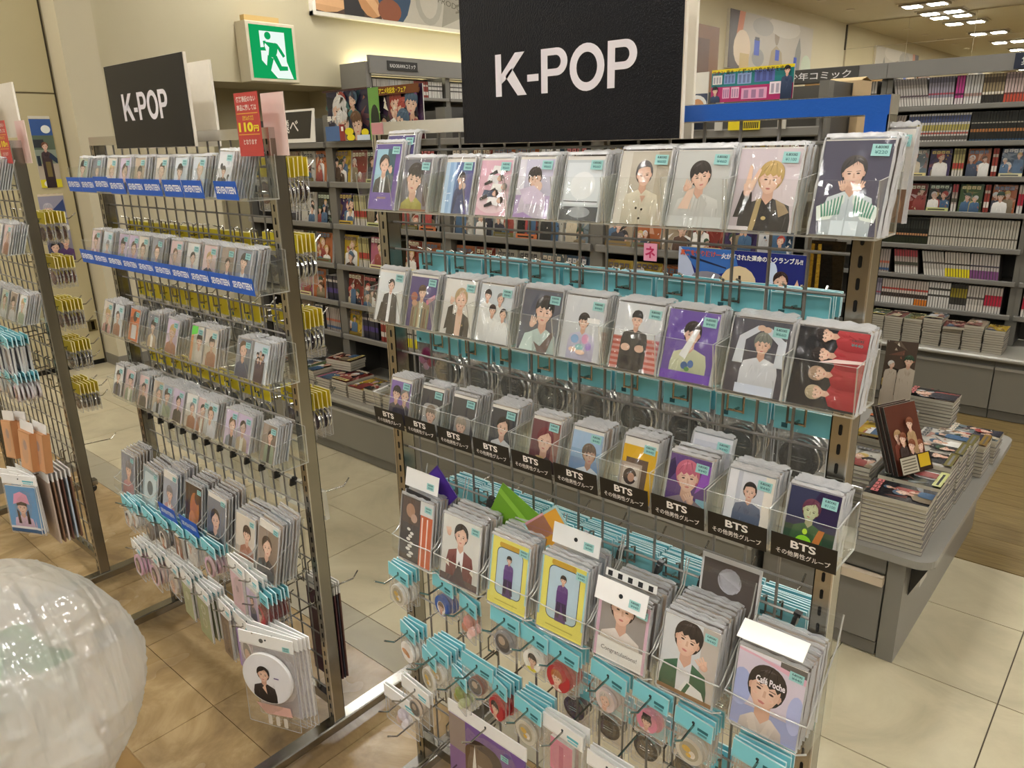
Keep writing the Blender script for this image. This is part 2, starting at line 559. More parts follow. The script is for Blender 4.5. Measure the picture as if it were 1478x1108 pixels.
def figure(A, cx, cy, s, hair='#221d1e', coat='#333338', inner=None, skin=SK, style='bob', tilt=0.0, body=True, wide=2.0, detail=True, tie=None):
    """head and shoulders; s = half width of the face, (cx, cy) = its middle"""
    ca, sa = math.cos(tilt), math.sin(tilt)

    def R(p):
        return [(cx + (x * ca - y * sa) * s, cy + (x * sa + y * ca) * s) for x, y in p]
    sh = mixc(skin, '#8a4a3a', 0.22)
    if body:
        w = wide
        A.append(([(cx - w * s * 1.15, -9), (cx - w * s * 1.08, cy - 3.6 * s), (cx - w * s * 0.95, cy - 2.35 * s), (cx - 0.62 * s, cy - 1.75 * s), (cx + 0.62 * s, cy - 1.75 * s), (cx + w * s * 0.95, cy - 2.35 * s), (cx + w * s * 1.08, cy - 3.6 * s), (cx + w * s * 1.15, -9)], ('v', mixc(coat, '#ffffff', 0.10), mixc(coat, '#000000', 0.18))))
        dk = mixc(coat, '#000000', 0.22)
        A.append(([(cx - w * s * 0.72, -9), (cx - w * s * 0.62, cy - 3.9 * s), (cx - w * s * 0.52, -9)], dk))
        A.append(([(cx + w * s * 0.72, -9), (cx + w * s * 0.60, cy - 3.9 * s), (cx + w * s * 0.52, -9)], dk))
        if detail:
            _folds(A, cx, cy, s, w, coat, int(cx * 997 + cy * 7919))
        if inner:
            A.append(([(cx - 0.62 * s, cy - 1.72 * s), (cx + 0.62 * s, cy - 1.72 * s), (cx + 0.55 * s, cy - 4.2 * s), (cx + 0.5 * s, -9), (cx - 0.5 * s, -9), (cx - 0.55 * s, cy - 4.2 * s)], inner))
        if tie:
            A.append(([(cx - 0.14 * s, cy - 2.0 * s), (cx + 0.14 * s, cy - 2.0 * s), (cx + 0.2 * s, -9), (cx - 0.2 * s, -9)], tie))
        A.append(([(cx - 0.48 * s, cy - 0.7 * s), (cx + 0.48 * s, cy - 0.7 * s), (cx + 0.5 * s, cy - 1.75 * s), (cx, cy - 2.3 * s), (cx - 0.5 * s, cy - 1.75 * s)], sh))
    if style != 'cap':
        A.append((R(ell(0, 0.30, 1.22, 1.42, 18)), ('v', mixc(hair, '#8a7a70', 0.18), mixc(hair, '#000000', 0.25))))
    face = [(0.93, 0.3), (0.90, -0.25), (0.72, -0.78), (0.38, -1.20), (0, -1.34), (-0.38, -1.20), (-0.72, -0.78), (-0.90, -0.25), (-0.93, 0.3), (-0.8, 0.9), (0, 1.25), (0.8, 0.9)]
    A.append((R([(1.02 + 0.0, 0.18), (1.10, 0.0), (1.0, -0.32), (0.86, -0.3), (0.86, 0.2)]), sh))
    A.append((R([(-1.02, 0.18), (-1.10, 0.0), (-1.0, -0.32), (-0.86, -0.3), (-0.86, 0.2)]), sh))
    A.append((R(face), ('r', mixc(skin, '#fff0e6', 0.28), mixc(skin, sh, 0.45))))
    if detail:
        A.append((R([(0.93, 0.3), (0.90, -0.25), (0.72, -0.78), (0.38, -1.20), (0.55, -0.6), (0.70, 0.1)]), mixc(skin, sh, 0.38)))
        for sx in (-1, 1):
            A.append((R(ell(sx * 0.42, -0.02, 0.17, 0.075, 8)), '#3a2825'))
            A.append((R([(sx * 0.2, 0.20), (sx * 0.62, 0.24), (sx * 0.66, 0.18), (sx * 0.22, 0.15)]), mixc(mixc(hair, '#3a2a24', 0.5), skin, 0.3)))
            A.append((R(ell(sx * 0.52, -0.42, 0.2, 0.13, 8)), ('r', mixc(skin, '#e08a80', 0.22), mixc(skin, '#fff0e6', 0.12))))
        A.append((R([(-0.06, 0.0), (0.10, 0.0), (0.17, -0.45), (-0.05, -0.48)]), mixc(skin, sh, 0.75)))
        A.append((R([(-0.25, -0.79), (0, -0.74), (0.25, -0.79), (0.13, -0.92), (-0.13, -0.92)]), mixc('#c4696a', skin, 0.25)))
    if style == 'bob':
        A.append((R([(-1.18, 0.1)] + CROWN + [(1.18, 0.1), (0.92, 0.55), (0.75, 0.25), (0.5, 0.5), (0.2, 0.28), (-0.1, 0.52), (-0.4, 0.26), (-0.65, 0.52), (-0.92, 0.2)]), ('v', mixc(hair, '#a89888', 0.20), mixc(hair, '#000000', 0.15))))
        A.append((R([(-0.7, 1.1), (-0.2, 1.5), (0.3, 1.45), (-0.1, 1.3)]), mixc(hair, '#ffffff', 0.22)))
    elif style == 'part':
        A.append((R([(-1.2, 0.0)] + CROWN + [(1.15, 0.0), (0.93, 0.35), (0.75, 0.8), (0.25, 1.15), (-0.35, 0.75), (-0.8, 0.45), (-0.98, 0.15)]), ('v', mixc(hair, '#a89888', 0.20), mixc(hair, '#000000', 0.15))))
        A.append((R([(0.0, 1.4), (0.5, 1.45), (0.85, 1.1), (0.5, 1.25)]), mixc(hair, '#ffffff', 0.22)))
    elif style == 'up':
        A.append((R([(-1.05, 0.45)] + [(x * 0.94, y * 1.04) for x, y in CROWN] + [(1.02, 0.45), (0.85, 0.85), (0.3, 1.02), (-0.3, 0.95), (-0.85, 0.8)]), ('v', mixc(hair, '#a89888', 0.20), mixc(hair, '#000000', 0.15))))
    elif style == 'cap':
        A.append((R([(-1.12, 0.35), (-1.1, 1.0), (-0.7, 1.65), (0, 1.85), (0.7, 1.65), (1.1, 1.0), (1.12, 0.35), (0.5, 0.5), (-0.5, 0.5)]), hair))
    if detail and style != 'cap':
        _strands(A, R, hair, style, int(cx * 7919 + cy * 997))


def _strands(A, R, hair, style, key):
    rr = random.Random(key)
    for i in range(6):
        a = -0.85 + 0.34 * i + rr.uniform(-0.1, 0.1)
        t = 1.62 - 0.5 * a * a
        w = rr.uniform(0.04, 0.09)
        b0 = (0.55 if style in ('bob', 'part') else 1.0) + rr.uniform(0, 0.25)
        A.append((R([(a * 0.55, t), (a * 0.55 + w, t), (a * 1.05 + w * 0.5, b0), (a * 1.05, b0 + 0.05)]), mixc(hair, '#d0b8a0' if i % 2 else '#000000', 0.16 if i % 2 else 0.3)))


def _folds(A, cx, cy, s, w, coat, key):
    rr = random.Random(key)
    for i in range(7):
        x = cx + rr.uniform(-w, w) * s * 0.95
        y = cy - rr.uniform(2.7, 5.5) * s
        q = rr.uniform(0.15, 0.5) * s
        l = rr.uniform(0.6, 1.6) * s
        d = rr.uniform(-0.5, 0.5) * s
        A.append(([(x, y), (x + q * 0.5, y + 0.1 * s), (x + d, y - l)], mixc(coat, '#000000' if i % 3 else '#ffffff', 0.16 if i % 3 else 0.14)))
    for sx in (-1, 1):
        A.append(([(cx + sx * 0.5 * s, cy - 1.78 * s), (cx + sx * 0.95 * s, cy - 2.1 * s), (cx + sx * 0.55 * s, cy - 3.3 * s), (cx + sx * 0.12 * s, cy - 3.9 * s), (cx + sx * 0.1 * s, cy - 2.9 * s)], ('v', mixc(coat, '#ffffff', 0.12), mixc(coat, '#000000', 0.1))))


def hand(A, x, y, s, skin=SK, ang=0.0, fingers=4):
    """flat drawn hand with fingers pointing along ang"""
    ca, sa = math.cos(ang), math.sin(ang)

    def R(p):
        return [(x + (a * ca - b * sa) * s, y + (a * sa + b * ca) * s) for a, b in p]
    A.append((R(ell(0, 0, 0.62, 0.72, 10)), ('r', skin, mixc(skin, '#8a4a3a', 0.22))))
    for i in range(fingers):
        o = -0.48 + 0.32 * i
        A.append((R([(o - 0.15, 0.3), (o - 0.13 + 0.1 * (i - 1.5), 1.25), (o + 0.13 + 0.1 * (i - 1.5), 1.25), (o + 0.15, 0.3)]), skin))
    A.append((R([(0.45, -0.2), (0.95, 0.45), (0.75, 0.6), (0.35, 0.25)]), skin))


def rect(x0, x1, y0, y1):
    return [(x0, y0), (x1, y0), (x1, y1), (x0, y1)]


def rounded(x0, x1, y0, y1, r, n=4):
    out = []
    for cx, cy, a in ((x1 - r, y1 - r, 0), (x0 + r, y1 - r, 90), (x0 + r, y0 + r, 180), (x1 - r, y0 + r, 270)):
        for i in range(n + 1):
            q = math.radians(a + 90 * i / n)
            out.append((cx + r * math.cos(q), cy + r * math.sin(q)))
    return out


def art_rot(A, h):
    """the art drawn on a landscape sheet, turned upright"""
    return [([(1 - y, x) for x, y in p], c) for p, c in A]


def lay(mb, A, w, h, y0=-0.0008, mat=0, step=0.00004, ox=None, oz=0.0, cliph=None):
    """puts art (unit width, height h/w) on the front of a sheet w x h standing on z=oz"""
    H = (cliph or h / w)
    k = 0
    for p, c in A:
        q = clip(p, 1.0, H)
        if len(q) >= 3:
            mb.poly(q, c, y0 - k * step, mat, -w / 2 if ox is None else ox, oz, w, w)
            k += 1


CN = {'#221d1e': 'black', '#3b2a22': 'dark brown', '#6b4a30': 'brown', '#d9b77a': 'blond', '#8c8c90': 'grey', '#b8545e': 'red', '#e0708f': 'pink'}
HAIRS = ['#221d1e', '#221d1e', '#3b2a22', '#3b2a22', '#6b4a30', '#d9b77a', '#8c8c90']
BGS = [('#c9d3dc', 'pale blue'), ('#d9cfc0', 'cream'), ('#b9a48c', 'tan'), ('#8f98a8', 'slate'), ('#e2e2de', 'white'), ('#a8b39a', 'sage'), ('#d8b8b8', 'rose'), ('#6a6f7c', 'dark grey'), ('#c8b4d4', 'lilac'), ('#7d6a5a', 'brown')]
COATS = [('#f0eee8', 'white'), ('#2e2e33', 'black'), ('#8a94a4', 'grey blue'), ('#c8b090', 'beige'), ('#4a4f6a', 'navy'), ('#a86a50', 'rust'), ('#9aa88c', 'green'), ('#d6d8e0', 'silver'), ('#c98f8f', 'pink')]
STY = ['bob', 'bob', 'part', 'part', 'up']


def art_auto(rnd, h):
    bg, bn = rnd.choice(BGS)
    co, cn = rnd.choice(COATS)
    hr = rnd.choice(HAIRS)
    A = [(rect(0, 1, 0, h), ('v', mixc(bg, '#ffffff', 0.15), mixc(bg, '#3a302a', 0.12)))]
    if rnd.random() < 0.5:
        A.append((rect(0, rnd.uniform(0.2, 0.5), 0, h), mixc(bg, '#ffffff', 0.25)))
    else:
        A.append((rect(0, 1, 0, h * rnd.uniform(0.2, 0.4)), mixc(bg, '#40302a', 0.2)))
    figure(A, rnd.uniform(0.4, 0.6), h * rnd.uniform(0.56, 0.68), rnd.uniform(0.15, 0.23), hr, co, rnd.choice([None, None, '#efece6', '#2a2a2e']), style=rnd.choice(STY), tilt=rnd.uniform(-0.25, 0.25))
    return A, CN[hr], cn, bn


COVERS = [('#3a2a5c', '#c9a23a', 'violet', 'gold'), ('#d8b32a', '#3a2418', 'yellow', 'brown'), ('#8a2c24', '#d8c8a0', 'crimson', 'cream'), ('#d8d4c8', '#2a2a2a', 'white', 'black'), ('#2c4a6a', '#d8d8d8', 'blue', 'white'), ('#4a6a3a', '#d4c06a', 'green', 'gold'), ('#c46a3a', '#2c3c54', 'orange', 'navy'), ('#b8a488', '#5a3a2a', 'tan', 'brown'), ('#c86a86', '#f0e4d8', 'pink', 'ivory'), ('#26302c', '#b8c8a8', 'dark green', 'pale green'), ('#1e1e24', '#c04040', 'black', 'red'), ('#7a8a92', '#e8d8b8', 'grey', 'cream')]


def art_cover(rnd, h, pal=None, figs=None, title=True):
    """comic cover: nobody in particular, big hair, a title band"""
    bg, ac, n1, n2 = pal or rnd.choice(COVERS)
    bg, ac = mixc(bg, '#2a2620', 0.26), mixc(ac, '#2a2620', 0.18)  # cover colours darkened to carry the dimness of the shelves
    A = [(rect(0, 1, 0, h), bg)]
    for _ in range(12):
        x, y = rnd.uniform(0, 1), rnd.uniform(0, h)
        a = rnd.uniform(0, 6.28)
        A.append(([(x, y), (x + 0.5 * math.cos(a), y + 0.5 * math.sin(a)), (x + 0.55 * math.cos(a + 0.35), y + 0.55 * math.sin(a + 0.35))], mixc(bg, rnd.choice([ac, '#ffffff', '#101010', '#a06050']), rnd.uniform(0.25, 0.65))))
    for _ in range(figs or rnd.choice([2, 3, 3, 4])):
        figure(A, rnd.uniform(0.15, 0.85), h * rnd.uniform(0.22, 0.76), rnd.uniform(0.07, 0.15), rnd.choice(['#1c1a20', '#5a3a24', '#c8a860', '#a83c34', '#dcdcd8', '#3c5a74', '#2e4a38']), rnd.choice([ac, '#e4e0d8', '#2a2a34', '#8c3a34', '#3a5a7a', '#7a6a50']), style=rnd.choice(['bob', 'bob', 'part']), tilt=rnd.uniform(-0.7, 0.7), wide=2.2, detail=True, skin='#cfae96')
        for q in range(4):
            u, v, s = rnd.uniform(0, 1), rnd.uniform(0, h), rnd.uniform(0.03, 0.1)
            A.append(([(u, v), (u + s, v + s * rnd.uniform(-1, 1)), (u + s * 0.4, v + s)], rnd.choice([ac, bg, '#d8d0c0', '#2a2620', '#8a5a48'])))
    if title:
        t = h * rnd.uniform(0.80, 0.86)
        for i in range(4):
            x = 0.08 + 0.21 * i
            A.append((rect(x, x + 0.17, t + rnd.uniform(-0.02, 0.02), t + 0.15), mixc(ac, '#ffffff', 0.25)))
            A.append((rect(x + 0.05, x + 0.12, t + 0.045, t + 0.075), bg))
    if rnd.random() < 0.5:
        A.append((rect(0, 1, 0, h * 0.14), mixc(ac, '#e8d040', 0.3)))
        A.append((rect(0.08, 0.85, h * 0.05, h * 0.09), mixc(bg, '#101010', 0.4)))
    return A, n1, n2


# ================================================================== the room
XW = -4.65           # left wall plane
Y_MIR = 15.8         # mirrored far wall
mb = MB()
mb.box(XW - 0.1, 6.2, -10.2, Y_MIR + 0.1, -0.06, -0.004, '#5b5345')
floor = obj('floor', mb.mesh('floor', ['matt']), kind='structure')
_tm = {}


def tile_piece(name, mat, x0, x1, y0, y1, g=0.0016):
    k = (mat, round(x1 - x0, 3), round(y1 - y0, 3), g)
    if k not in _tm:
        b = MB()
        b.box(g, x1 - x0 - g, g, y1 - y0 - g, -0.01, 0.0)
        _tm[k] = b.mesh(name, [mat])
    obj(name, _tm[k], floor, (x0, y0, 0))


GX = [0.953 - 0.405 * k for k in range(-4, 15)]
GX.sort()
for i in range(len(GX) - 1):
    x0, x1 = GX[i], GX[i + 1]
    for y0, y1 in ((0.311, 0.72), (0.72, 1.13), (1.13, 1.53), (1.53, 1.885)):
        if y0 > 1.0 and x1 < 0.3:
            continue
        tile_piece('floor_tile', 'tile', x0, x1, y0, y1, 0.0018)
    tile_piece('border_tile', 'border', x0, x1, 0.185, 0.311, 0.0012)
    for k in range(4):
        if x0 > -2.9 and x1 < 1.5:
            tile_piece('stone_tile', 'stone', x0, x1, 0.185 - 0.405 * (k + 1), 0.185 - 0.405 * k, 0.0010)
b = MB()
b.box(XW, -2.9, -10.1, 0.185, -0.01, -0.001, '#a98c5e')
b.box(-2.9, 6, -10.1, 0.185 - 1.62, -0.01, -0.001, '#a98c5e')
b.box(1.36, 6, -1.435, 0.185, -0.01, -0.001, '#a98c5e')
part('stone_paving', b, ['stone'], floor)
b = MB()
b.box(2.57, 6, 0.185, 1.885, -0.01, -0.001)
part('tile_paving', b, ['tile'], floor)
_pm = {}
for r in range(15):
    y0 = 1.89 + 0.115 * r
    off = (r % 3) * 0.31
    for q in range(4):
        x0 = 0.3 + off + 0.93 * q - 0.62
        if 'p' not in _pm:
            b = MB()
            b.box(0.0008, 0.929, 0.0008, 0.1142, -0.01, 0.0)
            _pm['p'] = b.mesh('floor_plank', ['plank'])
        obj('floor_plank', _pm['p'], floor, (x0, y0, 0))
b = MB()
b.box(XW, 6, 3.62, Y_MIR, -0.01, -0.001)
b.box(3.4, 6, 1.89, 3.62, -0.01, -0.001)
part('plank_flooring', b, ['plank'], floor)

WC = '#bfb598'
b = MB()
b.box(XW - 0.1, XW, -10.2, 2.15, 0, CEIL_Z, WC)
b.box(XW - 0.1, XW, 2.15, 3.48, 1.955, CEIL_Z, WC)
b.box(XW - 0.1, XW, 3.48, Y_MIR, 0, CEIL_Z, WC)
b.box(XW - 0.62, XW - 0.1, 2.05, 3.58, 1.955, 2.02, WC)
b.box(XW - 0.64, XW - 0.6, 2.05, 3.58, 0, 1.955, mixc(WC, '#a09878', 0.25))
b.box(XW - 0.62, XW - 0.1, 2.05, 2.15, 0, 1.955, WC)
b.box(XW - 0.62, XW - 0.1, 3.48, 3.58, 0, 1.955, WC)
wall_left = obj('wall_left', b.mesh('wall_left', ['wall']), kind='structure')
b = MB()
b.box(XW, XW + 0.22, 1.10, 1.32, 0.075, CEIL_Z, '#c4ba9e')
part('pilaster', b, ['wall'], wall_left)
b = MB()
b.box(XW, XW + 0.228, 1.092, 1.328, 0, 0.075, '#7d786c')
part('pilaster_base', b, ['painted'], wall_left)
# the wide flush door with the panel over it
b = MB()
b.box(XW, XW + 0.012, -0.35, 1.078, 0.035, 1.825, '#c0b48f')
door = obj('door_1', b.mesh('door_1', ['wall']), kind='structure')
b = MB()
b.box(XW, XW + 0.012, -0.35, 1.078, 1.835, CEIL_Z, '#bdb18c')
part('upper_panel', b, ['wall'], door)
b = MB()
b.box(XW, XW + 0.006, 1.078, 1.092, 0.0, CEIL_Z, '#4a4335')
b.box(XW, XW + 0.005, -0.35, 1.078, 1.825, 1.835, '#7a6f55')
b.box(XW, XW + 0.005, -0.35, 1.078, 0.0, 0.035, '#1c1a16')
part('shadow_gap', b, ['matt'], door)
b = MB()
b.box(XW + 0.012, XW + 0.018, 1.008, 1.068, 0.245, 0.325, '#8d8466')
b.box(XW + 0.018, XW + 0.019, 1.03, 1.052, 0.255, 0.315, '#2a261c')
part('door_handle', b, ['steel'], door)
b = MB()
b.box(XW, XW + 0.008, 1.33, 2.15, 0, 0.06, '#8a8474')
obj('baseboard_left', b.mesh('baseboard_left', ['painted']), kind='structure')
b = MB()
b.box(XW, 6.1, Y_MIR, Y_MIR + 0.1, 0, CEIL_Z, '#cdc3aa')
wall_back = obj('wall_back', b.mesh('wall_back', ['wall']), kind='structure')
for k in range(8):
    for z0, z1 in ((2.0, 3.112), (3.118, 3.56)):
        b = MB()
        x0 = XW + 0.035 + 1.12 * k
        b.box(x0, x0 + 1.112, Y_MIR - 0.012, Y_MIR - 0.002, z0, z1, '#ffffff')
        part('mirror_panel', b, ['mirror'], wall_back)
b = MB()
b.box(XW + 0.0, XW + 0.03, Y_MIR - 0.03, Y_MIR, 3.1, 3.56, '#4a463c')
part('mirror_edge_strip', b, ['painted'], wall_back)
b = MB()
b.box(6.0, 6.1, -10.2, Y_MIR, 0, CEIL_Z, '#6e675a')
obj('wall_right', b.mesh('wall_right', ['wall']), kind='structure')
b = MB()
b.box(XW, 6.1, -10.2, -10.1, 0, CEIL_Z, '#2f2b26')
obj('wall_front', b.mesh('wall_front', ['wall']), kind='structure')
b = MB()
b.box(XW - 0.1, 6.2, -10.2, Y_MIR + 0.1, CEIL_Z, CEIL_Z + 0.1, '#c4bda6')
obj('ceiling', b.mesh('ceiling', ['wall']), kind='structure')
b = MB()
b.box(XW, XW + 0.03, 9.3, 10.35, 0, 3.03, '#7a5432')
d2 = obj('door_2', b.mesh('door_2', ['painted']), kind='structure')
b = MB()
b.box(XW + 0.03, XW + 0.034, 9.62, 10.05, 0.1, 2.85, '#5a3a20')
part('door_panel', b, ['painted'], d2)
b = MB()
b.box(-4.3, -3.0, 13.0, 13.35, 0, 2.42, '#a9824e')
b.box(-4.32, -2.98, 12.98, 13.37, 2.42, 2.47, '#b98f58')
t = obj('wooden_cabinet', b.mesh('wooden_cabinet', ['timber']), label='tall tan wooden cabinet behind the back bookcases under the mirror wall', cat='cabinet')

# ceiling lights
n = 0
ORDX = ['eleventh', 'tenth', 'ninth', 'eighth', 'seventh', 'sixth', 'fifth', 'fourth', 'third', 'second', 'first']
b1, b2 = MB(), MB()
b1.box(-0.36, 0.36, -0.2, 0.2, -0.045, 0, '#8d8674')
b1.box(-0.40, 0.40, -0.235, 0.235, -0.012, 0, '#b9b19c')
hm = b1.mesh('housing', ['painted'])
b2.box(-0.125, 0.125, -0.14, 0.14, -0.05, -0.0452)
dm = b2.mesh('diffuser', ['lamp'])
for x in (-2.88, -0.3, 2.3, 4.7):
    for y in (-7.4, -4.6, -2.4, -0.2, 2.62, 5.0, 7.4, 9.7, 12.05, 14.3, 15.45):
        if y == 15.45 and x != -2.88:
            continue
        if y < 5 and x == -2.88:
            x = -3.85
        t = obj('ceiling_light', None, loc=(x, y, CEIL_Z), label='twin panel ceiling light, %s back from the mirror wall, %s row from the poster wall' % (ORDX[[-7.4, -4.6, -2.4, -0.2, 2.62, 5.0, 7.4, 9.7, 12.05, 14.3, 15.45].index(y)], ['first', 'second', 'third', 'fourth'][[-2.88, -0.3, 2.3, 4.7].index(-2.88 if x == -3.85 else x)]), cat='ceiling light', group='twin panel ceiling lights')
        obj('housing', hm, t)
        obj('diffuser', dm, t, (-0.19, 0, 0))
        obj('diffuser', dm, t, (0.19, 0, 0))
        x = -2.88 if x == -3.85 else x
b1, b2 = MB(), MB()
b1.x = Matrix.Rotation(math.pi / 2, 4, 'X')
b1.disc(0, 0, 0.075, -0.0, 0.012, '#c8bfa8')
b2.x = b1.x
b2.disc(0, 0, 0.05, 0.0125, 0.0135, '#ffffff')
rm, bm_ = b1.mesh('ring', ['painted']), b2.mesh('bulb', ['downlamp'])
for k in range(5):
    t = obj('downlight', None, loc=(-4.0, 8.6 + 1.35 * k, CEIL_Z - 0.014), label='small round downlight by the poster wall, %s toward the mirror wall' % ['first', 'second', 'third', 'fourth', 'fifth'][k], cat='downlight', group='downlights along the poster wall')
    obj('ring', rm, t)
    obj('bulb', bm_, t)

t = obj('wall_lamp', None, loc=(XW, -5.72, 2.12), rot=(0, 0, math.pi / 2), label='round wall lamp on the cream wall far behind the viewer', cat='lamp')
b = MB()
b.disc(0, 0, 0.17, -0.03, 0.0, '#8d8674')
part('lamp_base', b, ['painted'], t)
b = MB()
b.disc(0, 0, 0.13, -0.06, -0.031, '#ffffff')
part('lamp_glass', b, ['downlamp'], t)

# ------------------------------------------------------------------ exit sign
t = obj('exit_sign', None, loc=(XW + 0.15, 2.66, 2.17), rot=(0, 0, math.pi / 2), label='lit green and white running man exit sign on the cream wall', cat='sign')
b = MB()
b.cbox(-0.215, 0.215, 0.0, 0.148, -0.215, 0.215, '#cfc6ac', 0.006)
part('case', b, ['painted'], t)
b = MB()
b.box(-0.18, 0.12, 0.06, 0.12, 0.215, 0.262, '#c8a86a')
part('bracket', b, ['painted'], t)
b = MB()
b.poly(rect(-0.19, 0.19, -0.19, 0.19), '#16a05a', -0.001)
b.poly(rect(-0.105, 0.115, -0.06, 0.15), '#eefcf4', -0.0014)
b.poly([(-0.105, -0.06), (0.115, -0.06), (0.165, -0.185), (0.02, -0.185)], '#eefcf4', -0.0014)
man = [ell(-0.035, 0.118, 0.028, 0.028, 14),
       [(-0.075, 0.075), (0.03, 0.068), (0.05, 0.05), (0.035, 0.0), (0.015, -0.04), (-0.045, -0.03), (-0.03, 0.035)],
       [(-0.08, 0.078), (-0.055, 0.082), (-0.075, 0.035), (-0.115, 0.03), (-0.115, 0.008), (-0.06, 0.01)],
       [(0.02, 0.072), (0.045, 0.065), (0.08, 0.02), (0.105, -0.02), (0.085, -0.032), (0.055, 0.01)],
       [(-0.05, -0.02), (-0.0, -0.045), (-0.03, -0.12), (-0.06, -0.185), (-0.095, -0.17), (-0.07, -0.11)],
       [(-0.01, -0.03), (0.03, -0.02), (0.065, -0.095), (0.12, -0.095), (0.12, -0.125), (0.045, -0.13)]]
for p in man:
    b.poly(p, '#16a05a', -0.0018)
b.poly([(-0.06, -0.125), (0.0, -0.165), (-0.05, -0.19), (-0.11, -0.15)], '#16a05a', -0.0018)
part('lit_face', b, ['litsign'], t)


def wall_poster(name, y0, y1, z0, z1, art, label, thick=0.02, x=XW, frame=None):
    """a flat print on the left wall, facing +X"""
    w, h = y1 - y0, z1 - z0
    t = obj(name, None, loc=(x + thick, (y0 + y1) / 2, z0), rot=(0, 0, math.pi / 2), label=label, cat='poster')
    b = MB()
    b.box(-w / 2, w / 2, 0, thick, 0, h, '#d8d2c2')
    if frame:
        b.box(-w / 2 - frame, w / 2 + frame, 0.0, thick, -frame, 0, '#e6e0d0')
        b.box(-w / 2 - frame, -w / 2, -0.004, thick, -frame, h, '#ece6d8')
    part('board', b, ['matt'], t)
    b = MB()
    lay(b, art, w, h, -0.0012, step=0.0002)
    part('print', b, ['print'], t)


A = [(rect(0, 1, 0, 0.6), '#b9b2a2'), (rect(0, 0.36, 0, 0.6), '#4a3426'), (ell(0.05, 0.09, 0.16, 0.09), '#c99a6a'), ([(0.0, 0.03), (0.2, 0.02), (0.22, 0.05), (0.02, 0.06)], '#d8a878'),
     (rect(0.15, 0.26, 0, 0.4), '#221c1a'), (ell(0.31, 0.12, 0.09, 0.12), '#c08a58'), ([(0.24, 0.1), (0.34, 0.01), (0.37, 0.03), (0.27, 0.13)], '#d8a878'), ([(0.24, 0.15), (0.36, 0.06), (0.38, 0.08), (0.27, 0.18)], '#cf9c6c'),
     (ell(0.44, 0.16, 0.11, 0.18), '#2c4660'), (ell(0.41, 0.04, 0.07, 0.05), '#8a4c2c'), (ell(0.66, 0.12, 0.09, 0.12), '#a8a294'), (ell(0.66, 0.12, 0.06, 0.09), '#bdb6a6'), ([(0.74, 0.0), (1, 0.1), (1, 0.6), (0.86, 0.6)], '#9a9484')]
for i in range(6):
    A.append(([(0.84, 0.07 + 0.03 * i), (0.97, 0.1 + 0.03 * i), (0.97, 0.11 + 0.03 * i), (0.84, 0.08 + 0.03 * i)], '#77705f'))
wall_poster('wall_mural', 3.17, 5.1, 2.53, 3.4, A, 'wide mural print of hands and a blue sleeve above the lit bookcase', 0.05, frame=0.03)
b = MB()
write(b, 'PRODUCTION', -0.30, 0.30, 0, 0.05, 0, '#5a5446')
t = obj('mural_lettering', b.mesh('mural_lettering', ['print']), [o for o in bpy.data.objects if o.name == 'wall_mural'][0], (0.72, -0.004, 0.16), (0, math.radians(10), 0))
A = [(rect(0, 1, 0, 0.3), '#b3ab9c'), (rect(0, 0.14, 0.0, 0.3), '#4a3c34'), ([(0.06, 0.08), (0.12, 0.1), (0.16, 0.25), (0.1, 0.25)], '#c47a52'), (ell(0.14, 0.09, 0.09, 0.08), '#d8c4a8'), (rect(0.12, 0.22, 0, 0.07), '#c4ac78'),
     (ell(0.32, 0.06, 0.07, 0.04), '#8d8c86'), (rect(0.27, 0.33, 0.07, 0.14), '#2a48b0'), (rect(0.275, 0.325, 0.135, 0.15), '#2c2c34'), (ell(0.53, 0.18, 0.03, 0.05), '#8a7a62'), ([(0.44, 0), (0.47, 0.1), (0.53, 0.13), (0.6, 0.1), (0.63, 0)], '#a09072'), (rect(0.52, 0.57, 0.06, 0.11), '#2a48b0'),
     ([(0.75, 0), (0.78, 0.13), (0.82, 0.19), (0.85, 0.12), (0.84, 0)], '#77766e'), (rect(0.76, 0.80, 0.04, 0.09), '#2a48b0'), (ell(0.93, 0.05, 0.07, 0.06), '#b4bfa8'), (ell(0.62, 0.22, 0.2, 0.05), '#c2bbad'), (ell(0.36, 0.2, 0.12, 0.04), '#a39d92')]
wall_poster('wall_mural', 10.62, 13.95, 2.5, 3.32, A, 'long pale mural with standing figures and blue squares by the mirror wall', 0.05)
A, _, _ = art_cover(random.Random(3), 3.2, ('#6a8aa0', '#c8b48c', '', ''), 1, False)
A = [(rect(0, 1, 0, 3.4), '#8f9a8a'), (rect(0, 1, 2.6, 3.4), '#3a5c9a'), (ell(0.7, 2.9, 0.22, 0.2), '#e8ece8'), (rect(0, 1, 1.9, 2.6), '#5c6a58'), (rect(0, 0.5, 2.0, 2.4), '#33363a'), (rect(0, 1, 0, 1.2), '#b9ad9c'), (rect(0, 1, 0, 0.42), '#d8cc30'), (ell(0.4, 0.2, 0.25, 0.18), '#f0ece0')]
figure(A, 0.5, 2.05, 0.13, '#7a4a30', '#3a2a2c', style='part', wide=1.7)
A += [([(0.38, 0.55), (0.62, 0.55), (0.62, 1.3), (0.38, 1.3)], '#7a6a40'), ([(0.6, 1.5), (0.95, 1.2), (0.98, 1.45), (0.7, 1.75)], '#2c3a50'), (rect(0.02, 0.18, 1.1, 1.6), '#28303c')]
wall_poster('door_poster', 0.893, 1.02, 1.24, 1.69, A, 'narrow colour poster of a musician under blue sky, upper one on the cream door', 0.004, XW + 0.012)
A = [(rect(0, 1, 0, 3.1), '#9a97a8'), (rect(0, 1, 2.75, 3.1), '#d8c8b0')]
